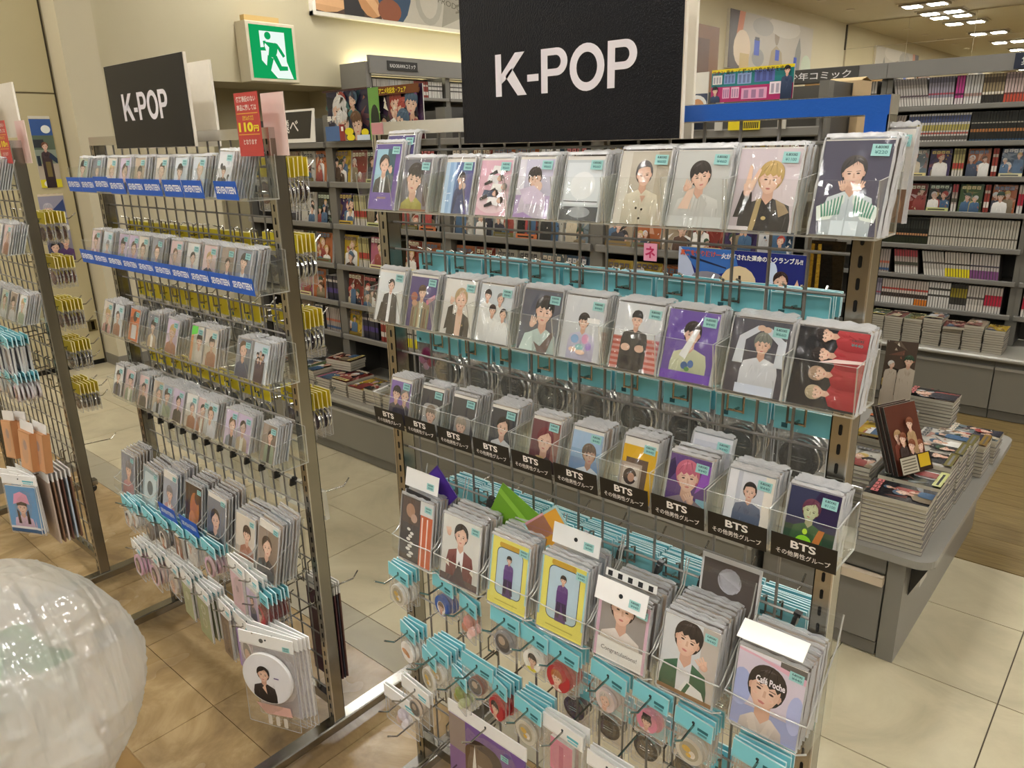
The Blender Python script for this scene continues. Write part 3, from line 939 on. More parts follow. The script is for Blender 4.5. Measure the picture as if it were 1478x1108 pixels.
for i, (c, x) in enumerate([('#8a3030', 0.1), ('#26262c', 0.35), ('#b04848', 0.6), ('#26262c', 0.8)]):
    A.append((rect(x, x + 0.14, 2.83, 3.02), c))
A += [([(0.5, 2.2), (0.95, 2.6), (0.98, 2.1), (0.65, 1.7)], '#3a4a78'), (ell(0.72, 1.4, 0.3, 0.18), '#e6e2da')]
figure(A, 0.3, 2.2, 0.16, '#c8c4d0', '#6a6a88', style='bob')
figure(A, 0.7, 0.85, 0.17, '#221d2a', '#5a3a70', style='bob', tilt=0.2)
figure(A, 0.25, 0.6, 0.15, '#201c24', '#c8c8cc', style='part', tilt=-0.2)
wall_poster('door_poster', 0.855, 1.012, 0.755, 1.2, A, 'narrow grey violet poster, lower one on the cream door', 0.004, XW + 0.012)

# ================================================================== bookcases
GREY = '#6a675f'
DGREY = '#45423d'  # darker copy of the grey, paints shade into the bookcase interiors


def bookcase(x, y, w, depth, zs, z0, z1, label, rz=0.0, header=None, zback=None, postw=0.028):
    """one bay: two posts, back, shelves with a rolled lip. Local face at y=0, unit runs along local x"""
    t = obj('bookcase', None, loc=(x, y, 0), rot=(0, 0, rz), label=label, cat='bookcase')
    for k in (0, 1):
        b = MB()
        xx = 0.0 if k == 0 else w - postw
        b.box(xx, xx + postw, 0.012, 0.05, z0, z1, GREY)
        b.box(xx + 0.004, xx + postw - 0.004, 0.05, depth, z0, z1, DGREY)
        part('post', b, ['painted'], t)
    b = MB()
    b.box(0, w, depth - 0.012, depth, z0, zback or z1, '#4c4943')
    part('back_panel', b, ['painted'], t)
    for z in zs:
        b = MB()
        b.box(postw, w - postw, 0.0, depth - 0.012, z - 0.018, z, DGREY)
        b.cbox(postw * 0.4, w - postw * 0.4, -0.010, 0.004, z - 0.020, z + 0.008, '#76736c', 0.004)
        part('shelf', b, ['painted'], t)
    if header:
        b = MB()
        b.box(-0.0005, w + 0.0005, -0.02, 0.02, header[0], header[1], '#7a7771')
        part('header_panel', b, ['painted'], t)
    return t


def base_cabinet(x, y, w, depth, h, label, rz=0.0):
    t = obj('base_cabinet', None, loc=(x, y, 0), rot=(0, 0, rz), label=label, cat='cabinet')
    b = MB()
    b.box(0.002, w - 0.002, 0.02, depth, 0.0, h, '#6d6a61')
    part('body', b, ['laminate'], t)
    b = MB()
    b.box(0.004, w - 0.004, 0.0, 0.02, 0.055, h - 0.045, '#7a766b')
    part('front_panel', b, ['laminate'], t)
    b = MB()
    b.box(0.004, w - 0.004, 0.008, 0.022, 0.004, 0.05, '#625f56')
    part('plinth', b, ['laminate'], t)
    b = MB()
    b.box(0.004, w - 0.004, -0.004, 0.012, h - 0.043, h - 0.030, '#a09c92')
    part('pull_strip', b, ['painted'], t)
    return t


# middle run (faces the racks)
MID_Z = [1.47, 1.285, 1.085, 0.885, 0.692, 0.525]
MX = [-2.89, -2.10, -1.31, -0.52]
MDESC = ['grey bookcase bay nearest the cream wall, full of face-out comics', 'grey bookcase bay with the two large comic posters on top', 'grey bookcase bay behind the empty middle of the front rack', 'grey bookcase bay with the yellow and blue banners, at the table end']
for i, x in enumerate(MX):
    bookcase(x, 1.35, 0.79, 0.22, MID_Z, 0.3005, 1.60, MDESC[i])
    base_cabinet(x, 1.095, 0.79, 0.5, 0.272, ['low grey cabinet under the bookcase bay nearest the cream wall', 'low grey cabinet under the bay with two large posters', 'low grey cabinet behind the front rack legs', 'low grey cabinet beside the end table'][i])
b = MB()
b.cbox(-2.92, 0.285, 1.075, 1.60, 0.274, 0.300, '#8d897e', 0.008)
obj('worktop', b.mesh('worktop', ['laminate']), label='long grey worktop of the bookcase run carrying stacked comics', cat='worktop')
# end table
t = obj('end_cabinet', None, loc=(0.285, 1.125, 0), label='grey end cabinet with a brochure pocket under the book-laden table', cat='cabinet')
b = MB()
b.box(0, 0.385, 0.02, 1.05, 0.0, 0.322, '#75716a')
b.box(0.36, 0.405, 0.004, 1.05, 0.0, 0.322, '#7b776e')
part('body', b, ['laminate'], t)
b = MB()
b.box(0.01, 0.355, 0.0, 0.02, 0.05, 0.232, '#76726a')
part('front_panel', b, ['laminate'], t)
b = MB()
b.box(0.01, 0.355, -0.012, 0.012, 0.236, 0.262, '#c8b8a0')
part('pull_strip', b, ['painted'], t)
b = MB()
b.box(0.01, 0.355, 0.004, 0.02, 0.272, 0.318, '#6b6860')
part('upper_panel', b, ['laminate'], t)
b = MB()
b.box(0.01, 0.355, 0.006, 0.02, 0.004, 0.044, '#6a665e')
part('plinth', b, ['laminate'], t)
b = MB()
b.add([(0.406, 0.07, 0.19), (0.406, 0.20, 0.235), (0.452, 0.20, 0.30), (0.452, 0.07, 0.30), (0.406, 0.07, 0.30), (0.406, 0.20, 0.30), (0.452, 0.14, 0.262)], [(0, 1, 2, 6, 3)], '#a8a49a')
b.add([(0.406, 0.07, 0.19), (0.452, 0.07, 0.30), (0.406, 0.07, 0.30)], [(0, 1, 2)], '#2a2824')
b.box(0.408, 0.43, 0.085, 0.16, 0.22, 0.29, '#c8c4b8')
part('brochure_pocket', b, ['painted'], t)
b = MB()
pts = [(x + 0.18, y + 1.115) for x, y in rounded(0, 0.575, 0, 1.2, 0.05, 6)]
k = len(pts)
b.add([(x, y, 0.345) for x, y in pts] + [(x, y, 0.322) for x, y in pts], [tuple(range(k)), tuple(range(2 * k - 1, k - 1, -1))] + [(i, i + k, (i + 1) % k + k, (i + 1) % k) for i in range(k)], '#8f8c84')
obj('display_table', b.mesh('display_table', ['laminate']), label='grey rounded table top heaped with flat comic piles', cat='table top')

# back run
BACK_Z = [1.59, 1.405, 1.225, 1.04, 0.855, 0.685, 0.505]
for i, x in enumerate((-1.06, -0.285, 0.485)):
    bookcase(x, 3.80, 0.772, 0.22, BACK_Z, 0.345, 1.75, ['grey back bookcase bay under the white lettered dark header', 'grey back bookcase bay packed with comic spines', 'grey back bookcase bay cut by the picture edge'][i], header=(1.748, 1.828))
    base_cabinet(x, 3.545, 0.772, 0.5, 0.315, ['low grey back cabinet hidden behind the end table', 'low grey back cabinet below the long row of piles', 'low grey back cabinet past the dark door joint'][i])
b = MB()
b.cbox(-1.08, 1.28, 3.525, 4.04, 0.317, 0.342, '#a29e92', 0.008)
obj('worktop', b.mesh('worktop', ['laminate']), label='grey back worktop with a bright rounded lip under comic piles', cat='worktop')


def sign_plate(name, x, y, z0, z1, w, bg, text, tw, th, label, parent=None, rz=0.0, col='#d8d6d0', bold=0.01, x_off=0.0):
    b = MB()
    b.box(0, w, -0.008, 0, 0, z1 - z0, bg)
    zc = (z1 - z0) / 2
    xc = w / 2 + x_off
    write(b, text, xc - tw / 2, xc + tw / 2, zc - th / 2, zc + th / 2, -0.0086, col, bold)
    return obj(name, b.mesh(name, ['print']), parent, (x, y, z0), (0, 0, rz), label, None if parent else 'sign')


sign_plate('category_sign', -1.06, 3.779, 1.752, 1.825, 0.625, '#46443f', '講談社少年コミック', 0.545, 0.044, 'dark grey header sign with white lettering for shounen comics on the back bookcase')
sign_plate('category_sign', 0.31, 3.779, 1.752, 1.825, 0.5, '#262c3c', '集英社少年コミック', 0.44, 0.044, 'navy header sign starting with one white character at the picture edge')

# bookcase against the cream wall, with a cove lamp on top
KX = -4.28
for i, y in enumerate((3.42, 4.34, 5.26)):
    bookcase(KX, y, 0.92, 0.33, [1.60, 1.42, 1.86, 1.2, 1.0], 0.0, 2.05, ['grey wall bookcase bay with the small dark header plate', 'second grey wall bookcase bay along the cream wall', 'third grey wall bookcase bay hidden behind the big board'][i], rz=math.pi / 2, header=(2.045, 2.185))
b = MB()
b.box(XW + 0.02, KX - 0.0, 3.385, 3.415, 0.0, 2.135, '#77736b')
obj('bookcase_gable', b.mesh('bookcase_gable', ['painted']), label='grey end panel beside the wall bookcase under the cream wall glow', cat='gable')
sign_plate('category_sign', KX + 0.021, 3.60, 2.075, 2.150, 0.34, '#2c2a26', 'KADOKAWAコミック', 0.29, 0.036, 'small black plate with pale lettering on the wall bookcase header', rz=math.pi / 2)
b = MB()
b.box(XW + 0.06, XW + 0.10, 3.5, 6.1, 2.10, 2.13)
t = obj('cove_lamp', None, label='hidden strip lamp glowing on the wall above the wall bookcase', cat='lamp')
part('tube', b, ['covelamp'], t)
b = MB()
b.box(XW + 0.04, XW + 0.12, 3.48, 6.12, 2.06, 2.098, '#bdb59e')
part('holder', b, ['painted'], t)

# ================================================================== comics
_bk, _rn = {}, {}


def spine_mesh(style, th, h, d):
    k = (style, th, h, d)
    if k not in _bk:
        bands = SPINES[style]
        b = MB()
        b.box(0.0002, th - 0.0002, 0.0, d, 0, h, mixc(bands[0][2], '#1c1a18', 0.72))  # dark body shows as spine margins, painting the shaded gaps between books
        for z0, z1, c in bands:
            q = -0.0006 - 0.0002 * bands.index((z0, z1, c))
            b.add([(0.0017, q, z0 * h), (th - 0.0017, q, z0 * h), (th - 0.0017, q, z1 * h), (0.0017, q, z1 * h)], [(0, 1, 2, 3)], c)
        b.box(0.0015, th - 0.0015, 0.004, d - 0.002, h, h + 0.0005, '#d8d2c4')
        _bk[k] = b.mesh('comic_book', ['print'])
    return _bk[k]


SPINES = {
    'ash': [(0, 1, '#a9a29a'), (0.78, 0.95, '#8a8480'), (0, 0.3, '#c4bfb6'), (0.36, 0.42, '#5a4a50')],
    'lilac': [(0, 1, '#8d8892'), (0, 0.3, '#c8c4bc'), (0.4, 0.46, '#a04a58'), (0.8, 0.95, '#6a6672')],
    'magenta': [(0, 1, '#a83a78'), (0, 0.26, '#c8c0bc'), (0.35, 0.42, '#5a1e44')],
    'pearl': [(0, 1, '#b4b2ac'), (0, 0.25, '#cfccc4'), (0.3, 0.4, '#9a7a70')],
    'khaki': [(0, 1, '#8a7a5c'), (0.72, 0.9, '#5c4e38'), (0, 0.32, '#2a2622'), (0.34, 0.42, '#cfc8b8')],
    'blush': [(0, 1, '#b9a49c'), (0, 0.3, '#b24a34'), (0.3, 0.36, '#7c4038'), (0.8, 0.95, '#8c7a76')],
    'snow': [(0, 1, '#bdb4ac'), (0, 0.26, '#d2cfc6'), (0.3, 0.48, '#c08a34'), (0.7, 0.76, '#7c6c64')],
    'royal': [(0, 1, '#b9b6ae'), (0.70, 0.93, '#4a5270'), (0.42, 0.62, '#a09450'), (0.30, 0.36, '#a04a40'), (0.1, 0.24, '#5a544e')],
    'ink': [(0, 1, '#24241f'), (0.34, 0.44, '#a06a3c'), (0.62, 0.66, '#8f8a7c'), (0, 0.1, '#2e4a64')],
    'pitch': [(0, 1, '#20221c'), (0.34, 0.42, '#b0805a'), (0.0, 0.28, '#2c301e'), (0.6, 0.9, '#33342e')],
    'chalk': [(0, 1, '#aaa596'), (0.33, 0.37, '#4a4438'), (0, 0.3, '#b6b0a0')],
    'dove': [(0, 1, '#9a8f86'), (0.1, 0.2, '#3e5a80'), (0.4, 0.5, '#b0624a')],
    'ruby': [(0, 1, '#a8988e'), (0.72, 1, '#a04448'), (0, 0.3, '#c6c2b8'), (0.36, 0.5, '#4a4a3c')],
    'lemon': [(0, 1, '#b7b0a4'), (0, 0.36, '#d8c828'), (0.5, 0.56, '#3a3430')],
    'plum': [(0, 1, '#b3aca4'), (0, 0.36, '#7a4c78'), (0.5, 0.56, '#4a4450')],
    'bone': [(0, 1, '#b3aca0'), (0, 0.28, '#c9c4b8'), (0.5, 0.58, '#5c5650')],
    'ember': [(0, 1, '#c2b6aa'), (0.58, 0.66, '#b0463a'), (0.3, 0.46, '#40342e'), (0, 0.27, '#d8d4cc')],
    'tiger': [(0, 1, '#c2b6aa'), (0.58, 0.66, '#b0463a'), (0.3, 0.46, '#40342e'), (0, 0.27, '#d07828')],
    'dotted': [(0, 1, '#cfcbc2'), (0.7, 0.78, '#4a4640'), (0.45, 0.53, '#4a4640')],
    'olive': [(0, 1, '#3c3a34'), (0.5, 0.85, '#8a7c2c'), (0, 0.22, '#b4b0a8')],
    'cherry': [(0, 1, '#b9aea4'), (0.3, 0.7, '#a8283c'), (0, 0.25, '#ccc8c0')],
    'moss': [(0, 1, '#a59c6a'), (0.3, 0.5, '#a03c34'), (0, 0.25, '#c4beb2'), (0.8, 0.95, '#7c744c')],
    'brick': [(0, 1, '#8c3a30'), (0.2, 0.4, '#d0c8bc'), (0.7, 0.8, '#c0b4a4')],
    'night': [(0, 1, '#33313a'), (0.3, 0.5, '#4a3c74'), (0.75, 0.85, '#b0a8a0')],
}
SNAME = {'ash': 'ash grey', 'lilac': 'grey lilac', 'magenta': 'magenta', 'pearl': 'pearl white', 'khaki': 'khaki and black', 'blush': 'pinkish with red foot', 'snow': 'white with gold band', 'royal': 'blue and yellow banded', 'ink': 'black with orange band', 'pitch': 'black and olive', 'chalk': 'chalk white', 'dove': 'dull brown grey', 'ruby': 'white with red top', 'lemon': 'white with yellow foot', 'plum': 'white with violet foot', 'bone': 'bone white', 'ember': 'cream with red line', 'tiger': 'cream with orange foot', 'dotted': 'white dotted', 'olive': 'dark olive', 'cherry': 'crimson and white', 'moss': 'moss yellow', 'brick': 'brick red', 'night': 'dark violet'}
ORD = ['top', 'second', 'third', 'fourth', 'fifth', 'sixth', 'bottom']


def run(style, x, n, th, z, y, h, d, where, lean=0.0, rz=0.0, origin=(0, 0, 0), name='comic_book', jitter=0.004):
    """n standing comics of one series; returns the next x"""
    me = spine_mesh(style, th, h, d)
    _rn[(style, where)] = _rn.get((style, where), 0) + 1
    lab = '%s comic spine, %%s in %srun, %s' % (SNAME[style], 'second ' if _rn[(style, where)] > 1 else '', where)
    ca, sa = math.cos(rz), math.sin(rz)
    for i in range(n):
        yy = y + RNG.uniform(0, jitter)
        lx = x + th * i
        p = (origin[0] + lx * ca - yy * sa, origin[1] + lx * sa + yy * ca, z + 0.0003)
        obj(name, me, None, p, (0, lean, rz), lab % nth(i + 1), 'comic', '%s comics, %s' % (SNAME[style], where))
    return x + th * n + 0.001


TH = 0.0138
B0, BY = -0.285 + 0.03, 3.818
wh = ['%s shelf of the back bookcase' % o for o in ORD]
# left bay: only the top shelf shows above the middle run
x = -1.06 + 0.05
x = -0.70
for s, n in (('blush', 10), ('pearl', 8), ('bone', 8)):
    x = run(s, x, n, TH, 1.59, BY, 0.148, 0.1, 'top back shelf behind the card box')
x = B0 + 0.028
x = run('ash', x, 12, TH, 1.59, BY, 0.15, 0.1, wh[0], lean=-0.2)
x = run('lilac', x - 0.01, 9, TH, 1.59, BY, 0.15, 0.1, wh[0], lean=-0.05)
x = run('magenta', x, 3, TH, 1.59, BY, 0.15, 0.1, wh[0])
x = run('pearl', x, 6, TH, 1.59, BY, 0.15, 0.1, wh[0])
x = run('khaki', x, 7, TH, 1.59, BY, 0.148, 0.1, wh[0])
x = run('blush', x, 10, TH, 1.59, BY, 0.15, 0.1, wh[0])
run('snow', x, int((0.455 - x) / TH), TH, 1.59, BY, 0.15, 0.1, wh[0])
x = B0 + 0.01
x = run('dove', x, 4, TH, 1.405, BY, 0.15, 0.1, wh[1], lean=0.17)
x = run('royal', x + 0.028, 22, TH, 1.405, BY, 0.15, 0.1, wh[1], lean=0.05)
run('ink', x + 0.008, int((0.455 - x) / TH) - 1, TH, 1.405, BY, 0.15, 0.1, wh[1])
x = B0
x = run('pitch', x, 20, TH, 0.855, BY, 0.148, 0.1, wh[4])
run('chalk', x, int((0.455 - x) / TH), TH, 0.855, BY, 0.152, 0.1, wh[4])
x = B0
x = run('dove', x, 7, TH, 0.685, BY, 0.135, 0.1, wh[5])
x = run('ruby', x + 0.032, 9, TH, 0.685, BY, 0.138, 0.1, wh[5], lean=-0.13)
x = run('bone', x + 0.03, 8, TH, 0.685, BY, 0.14, 0.1, wh[5], lean=-0.2)
x = run('lemon', x - 0.006, 9, TH, 0.685, BY, 0.14, 0.1, wh[5], lean=-0.12)
run('plum', x - 0.004, min(10, int((0.45 - x) / TH)), TH, 0.685, BY, 0.14, 0.1, wh[5], lean=-0.06)
x = B0
x = run('lilac', x, 5, TH, 0.505, BY, 0.145, 0.1, wh[6])
x = run('ember', x, 13, TH, 0.505, BY, 0.145, 0.1, wh[6])
x = run('tiger', x, 5, TH, 0.505, BY, 0.145, 0.1, wh[6])
x = run('dotted', x, 8, TH, 0.505, BY, 0.148, 0.1, wh[6])
x = run('olive', x, 6, TH, 0.505, BY, 0.145, 0.1, wh[6])
x = run('bone', x, 6, TH, 0.505, BY, 0.145, 0.1, wh[6])
run('cherry', x, max(1, int((0.44 - x) / TH)), TH, 0.505, BY, 0.145, 0.1, wh[6])
for zi, s in ((0, 'snow'), (1, 'ink'), (4, 'chalk'), (5, 'ember'), (6, 'cherry')):
    run(s, 0.52, 6, TH, BACK_Z[zi], BY, 0.148, 0.1, 'next bay, %s shelf' % ORD[zi])

_cv = {}


def volume(x, z, y, w, h, rnd, where, pal=None, lean=-0.12, th=0.014, origin=None, rz=0.0, name='comic_volume', tilt=0.0):
    """a comic standing face out"""
    A, n1, n2 = art_cover(rnd, h / w, pal)
    b = MB()
    b.box(-w / 2, w / 2, 0, th, 0, h, '#d8d2c6')
    b.box(-w / 2, w / 2, -0.0006, 0, 0, h, pal[0] if pal else '#888888')
    lay(b, A, w, h, -0.0009, step=0.00006)
    k = where + n1 + n2
    _cv[k] = _cv.get(k, 0) + 1
    lab = '%s and %s comic cover, %s' % (n1, n2, where)
    if _cv[k] > 1:
        lab += ', %s copy' % ['', 'first', 'second', 'third', 'fourth', 'fifth', 'sixth'][min(_cv[k], 6)]
    return obj(name, b.mesh(name, ['gloss']), None, (x, y, z + 0.001), (lean, tilt, rz), lab, 'comic', where)


R2 = random.Random(21)
x = B0 + 0.05
for i, p in enumerate([COVERS[5], COVERS[11], COVERS[0], COVERS[6], COVERS[4]]):
    volume(x, 1.225, BY + 0.02, 0.105, 0.148, R2, 'third shelf of the back bookcase', p)
    x += 0.115
    if i >= 2:
        x = run(['moss', 'brick', 'ash'][i - 2], x - 0.05, 4 if i == 2 else 2, TH, 1.225, BY + 0.01, 0.148, 0.1, 'between covers, third back shelf') + 0.062
x = B0 + 0.06
for i, p in enumerate([COVERS[7], COVERS[2], COVERS[9], COVERS[5], COVERS[6]]):
    volume(x, 1.04, BY + 0.02, 0.11, 0.148, R2, 'fourth shelf of the back bookcase', p)
    x += 0.12
    if i >= 2:
        x = run(['ruby', 'brick', 'cherry'][i - 2], x - 0.055, 2, TH, 1.04, BY + 0.01, 0.148, 0.1, 'between covers, fourth back shelf') + 0.06
for z in (1.225, 1.04):
    volume(0.57, z, BY + 0.02, 0.105, 0.148, R2, 'picture edge bay at %s height' % ('shoulder' if z > 1.1 else 'elbow'))

# middle run: face-out covers and a few spine runs
MY = 1.372
R3 = random.Random(5)


def mid(shelf, items):
    """items: (x, kind, arg)"""
    z = MID_Z[shelf]
    for it in items:
        if it[1] == 'c':
            volume(it[0], z, MY, it[3] if len(it) > 3 else 0.108, min(0.152, (MID_Z[shelf - 1] if shelf else 1.7) - z - 0.03), R3, 'middle bookcase %s shelf, %s bay' % (ORD[shelf + 0] if shelf else 'top', ['cream wall', 'poster', 'centre', 'banner'][it[0] > -2.1 and (1 if it[0] < -1.31 else 2 if it[0] < -0.52 else 3)]), COVERS[it[2]])
        else:
            run(it[2], it[0], it[3], 0.0135, z, MY, 0.145 if shelf < 4 else 0.125, 0.1, 'middle bookcase %s shelf, %s bay' % (ORD[shelf], ['cream wall', 'poster', 'centre', 'banner'][it[0] > -2.1 and (1 if it[0] < -1.31 else 2 if it[0] < -0.52 else 3)]), name='manga_volume')


mid(1, [(-2.66, 'c', 3), (-2.55, 'c', 7), (-2.43, 'c', 7), (-2.31, 'c', 3), (-2.20, 'c', 6, 0.09), (-2.02, 'c', 1, 0.115), (-1.895, 'c', 2), (-1.78, 'c', 9), (-1.66, 'c', 5), (-1.54, 'c', 1), (-1.42, 'c', 10), (-1.22, 'c', 11), (-1.1, 'c', 2), (-0.98, 'c', 6), (-0.86, 'c', 6), (-0.74, 'c', 4), (-0.62, 'c', 10)])
mid(1, [(-0.43 + 0.115 * i, 'c', c) for i, c in enumerate([1, 2, 1, 6, 1, 2])])
mid(2, [(-2.68, 's', 'bone', 8), (-2.49, 'c', 9), (-2.345, 'c', 3, 0.12), (-2.20, 'c', 9, 0.115), (-2.02, 'c', 0, 0.115), (-1.955, 's', 'moss', 7), (-1.80, 'c', 9), (-1.71, 's', 'moss', 7), (-1.55, 'c', 3), (-1.43, 'c', 10), (-1.22, 'c', 3), (-1.1, 'c', 11), (-0.98, 'c', 3), (-0.86, 'c', 10), (-0.74, 'c', 3), (-0.62, 'c', 11)])
mid(2, [(-0.43 + 0.115 * i, 'c', c) for i, c in enumerate([7, 6, 7, 2, 0, 4])])
mid(3, [(-2.5, 'c', 7), (-2.37, 'c', 9), (-2.235, 'c', 6, 0.13), (-2.01, 'c', 1, 0.115), (-1.945, 's', 'moss', 6), (-1.80, 'c', 8, 0.12), (-1.735, 's', 'moss', 8), (-1.55, 'c', 2), (-1.43, 'c', 6), (-1.22, 'c', 6), (-1.1, 'c', 2), (-0.98, 'c', 3), (-0.86, 'c', 3), (-0.74, 'c', 11), (-0.62, 'c', 4)])
mid(3, [(-0.43, 'c', 1), (-0.31, 'c', 1), (-0.2, 'c', 6)])
mid(4, [(-2.55, 'c', 3), (-2.43, 'c', 8), (-2.31, 'c', 6), (-2.24, 's', 'night', 7), (-2.0, 'c', 2, 0.12), (-1.88, 'c', 10), (-1.815, 's', 'moss', 5), (-1.68, 's', 'brick', 5), (-1.54, 'c', 6), (-1.42, 'c', 4), (-1.22, 's', 'bone', 20), (-0.9, 's', 'ember', 16)])
mid(5, [(-2.45, 'c', 7), (-2.36, 's', 'royal', 5), (-2.27, 's', 'dove', 9), (-2.03, 'c', 1), (-1.96, 's', 'night', 9), (-1.82, 's', 'brick', 9), (-1.69, 's', 'lemon', 10), (-1.5, 's', 'ink', 8), (-1.22, 's', 'chalk', 20), (-0.9, 's', 'ruby', 16)])

# wall bookcase under the small plate: pale spines and a few covers
ko = (KX, 3.42, 0)
x = 0.05
for s, n in (('bone', 12), ('pearl', 10), ('chalk', 10), ('brick', 12), ('dotted', 12)):
    x = run(s, x, n, 0.0145, 1.862, 0.03, 0.145, 0.1, 'wall bookcase under the small dark plate', rz=math.pi / 2, origin=ko, name='shelf_comic')
x = 0.97
for s, n in (('dotted', 12), ('chalk', 12), ('ruby', 10), ('cherry', 14)):
    x = run(s, x, n, 0.0145, 1.862, 0.03, 0.145, 0.1, 'second bay of the wall bookcase', rz=math.pi / 2, origin=ko, name='shelf_comic')

# piles of flat comics
_pl = {}


def pile(x, y, z, n, w, d, where, seed, pal=None, th=0.0125, turn=0.0, top=True, name='stacked_comic', sway=0.003):
    """flat comics: w along x, d along y; the top one shows its cover"""
    rnd = random.Random(seed)
    pal = pal or rnd.choice(COVERS)
    k = (round(w, 3), round(d, 3), th)
    if k not in _pl:
        b = MB()
        b.box(-w / 2, w / 2, -d / 2, d / 2, 0, 0.0009, '#77706a')
        b.box(-w / 2, w / 2, -d / 2, d / 2, th - 0.0012, th - 0.0003, '#6f6a64')
        b.box(-w / 2 + 0.001, w / 2 - 0.002, -d / 2 + 0.002, d / 2 - 0.002, 0.0009, th - 0.0012, '#b9b2a0')
        b.box(-w / 2 - 0.0003, -w / 2 + 0.001, -d / 2, d / 2, 0.0005, th - 0.0005, '#8a837a')
        _pl[k] = b.mesh(name, ['print'])
    for i in range(n):
        loc = (x + rnd.uniform(-sway, sway), y + rnd.uniform(-sway, sway), z + th * i)
        rot = (0, 0, turn + rnd.uniform(-0.02, 0.02))
        if i < n - 1 or not top:
            obj(name, _pl[k], None, loc, rot, '%s flat comic up from the bottom, %s' % (nth(i + 1), where), 'comic', 'pile of comics, %s' % where)
        else:
            A, n1, n2 = art_cover(rnd, d / w if d > w else w / d, pal)
            b = MB()
            b.box(-w / 2, w / 2, -d / 2, d / 2, 0, th - 0.0003, '#b9b2a0')
            b.x = Matrix(((1, 0, 0, 0), (0, 0, 1, 0), (0, -1, 0, 0), (0, 0, 0, 1))) if d >= w else None
            if d >= w:
                b.x = Matrix.Translation((0, -d / 2, th)) @ Matrix.Rotation(-math.pi / 2, 4, 'X')
                lay(b, A, w, d, -0.0002, step=0.00005)
            else:
                b.x = Matrix.Translation((w / 2, 0, th)) @ Matrix.Rotation(math.pi / 2, 4, 'Z') @ Matrix.Rotation(-math.pi / 2, 4, 'X')
                lay(b, A, d, w, -0.0002, step=0.00005)
            obj(name, b.mesh(name, ['gloss']), None, loc, rot, 'topmost comic, %s and %s cover, %s' % (n1, n2, where), 'comic', 'pile of comics, %s' % where)


ORDN = ['first', 'second', 'third', 'fourth', 'fifth', 'sixth', 'seventh', 'eighth', 'ninth', 'tenth']
# on the middle worktop (short ends of the pages face out)
for i in range(10):
    x = -2.62 + 0.128 * i
    w_ = '%s pile from the cream wall on the long worktop' % ORDN[i]
    pile(x, 1.20, 0.301, [6, 6, 7, 6, 7, 5, 6, 5, 6, 5][i], 0.112, 0.17, w_, 40 + i, COVERS[[2, 6, 6, 4, 5, 8, 2, 1, 3, 7][i]])
pile(-2.36, 1.30, 0.387, 3, 0.17, 0.112, 'pile lying crossways behind the others on the long worktop', 71, COVERS[2], turn=0.2)
pile(-2.02, 1.29, 0.375, 4, 0.17, 0.112, 'crossways pile with red spines on the long worktop', 72, COVERS[2], turn=0.15)
# on the back worktop
for i in range(8):
    x = -0.235 + 0.0985 * i
    pile(x, 3.66, 0.343, [10, 11, 11, 11, 12, 9, 11, 10][i], 0.092, 0.155, '%s pile on the back worktop' % ORDN[i], 80 + i, COVERS[[8, 5, 2, 5, 4, 6, 7, 1][i]], name='flat_comic', sway=0.0015)
pile(0.258, 3.62, 0.343 + 0.0125 * 9 + 0.002, 1, 0.098, 0.15, 'lone red comic askew on a back pile', 95, COVERS[2], turn=0.12, name='flat_comic')
# on the end table: front row, then receding
pile(0.632, 1.205, 0.346, 12, 0.165, 0.115, 'front corner pile of the end table', 101, COVERS[10], turn=0.03, name='table_comic', sway=0.002)
pile(0.630, 1.345, 0.346, 12, 0.165, 0.115, 'pile with green cover on the end table', 102, COVERS[9], name='table_comic')
pile(0.628, 1.480, 0.346, 13, 0.165, 0.115, 'first white and red tagged pile on the end table', 103, COVERS[3], name='table_comic')
pile(0.630, 1.605, 0.346, 13, 0.165, 0.115, 'second white and red tagged pile on the end table', 104, COVERS[3], name='table_comic')
pile(0.632, 1.730, 0.346, 12, 0.165, 0.115, 'third white and red tagged pile on the end table', 105, COVERS[3], name='table_comic')
pile(0.655, 1.87, 0.346, 9, 0.16, 0.11, 'low tan pile on the end table', 106, COVERS[7], name='table_comic')
pile(0.665, 2.02, 0.346, 7, 0.16, 0.11, 'low grey pile near the far table corner', 107, COVERS[11], name='table_comic')
pile(0.50, 2.10, 0.346, 14, 0.165, 0.12, 'tall dark pile at the far end of the table', 108, COVERS[10], name='table_comic')
pile(0.455, 1.42, 0.346, 11, 0.12, 0.165, 'inner pile behind the leaning comics', 109, COVERS[3], name='table_comic')
pile(0.455, 1.62, 0.346, 13, 0.12, 0.165, 'inner pile with yellow cover on the end table', 110, COVERS[1], name='table_comic')
pile(0.44, 1.83, 0.346, 13, 0.12, 0.165, 'inner far pile on the end table', 111, COVERS[10], name='table_comic')
pile(0.41, 1.22, 0.346, 9, 0.12, 0.165, 'inner pile beside the front corner pile', 112, COVERS[11], name='table_comic')
LEANX, LEANY = 0.628, 1.355
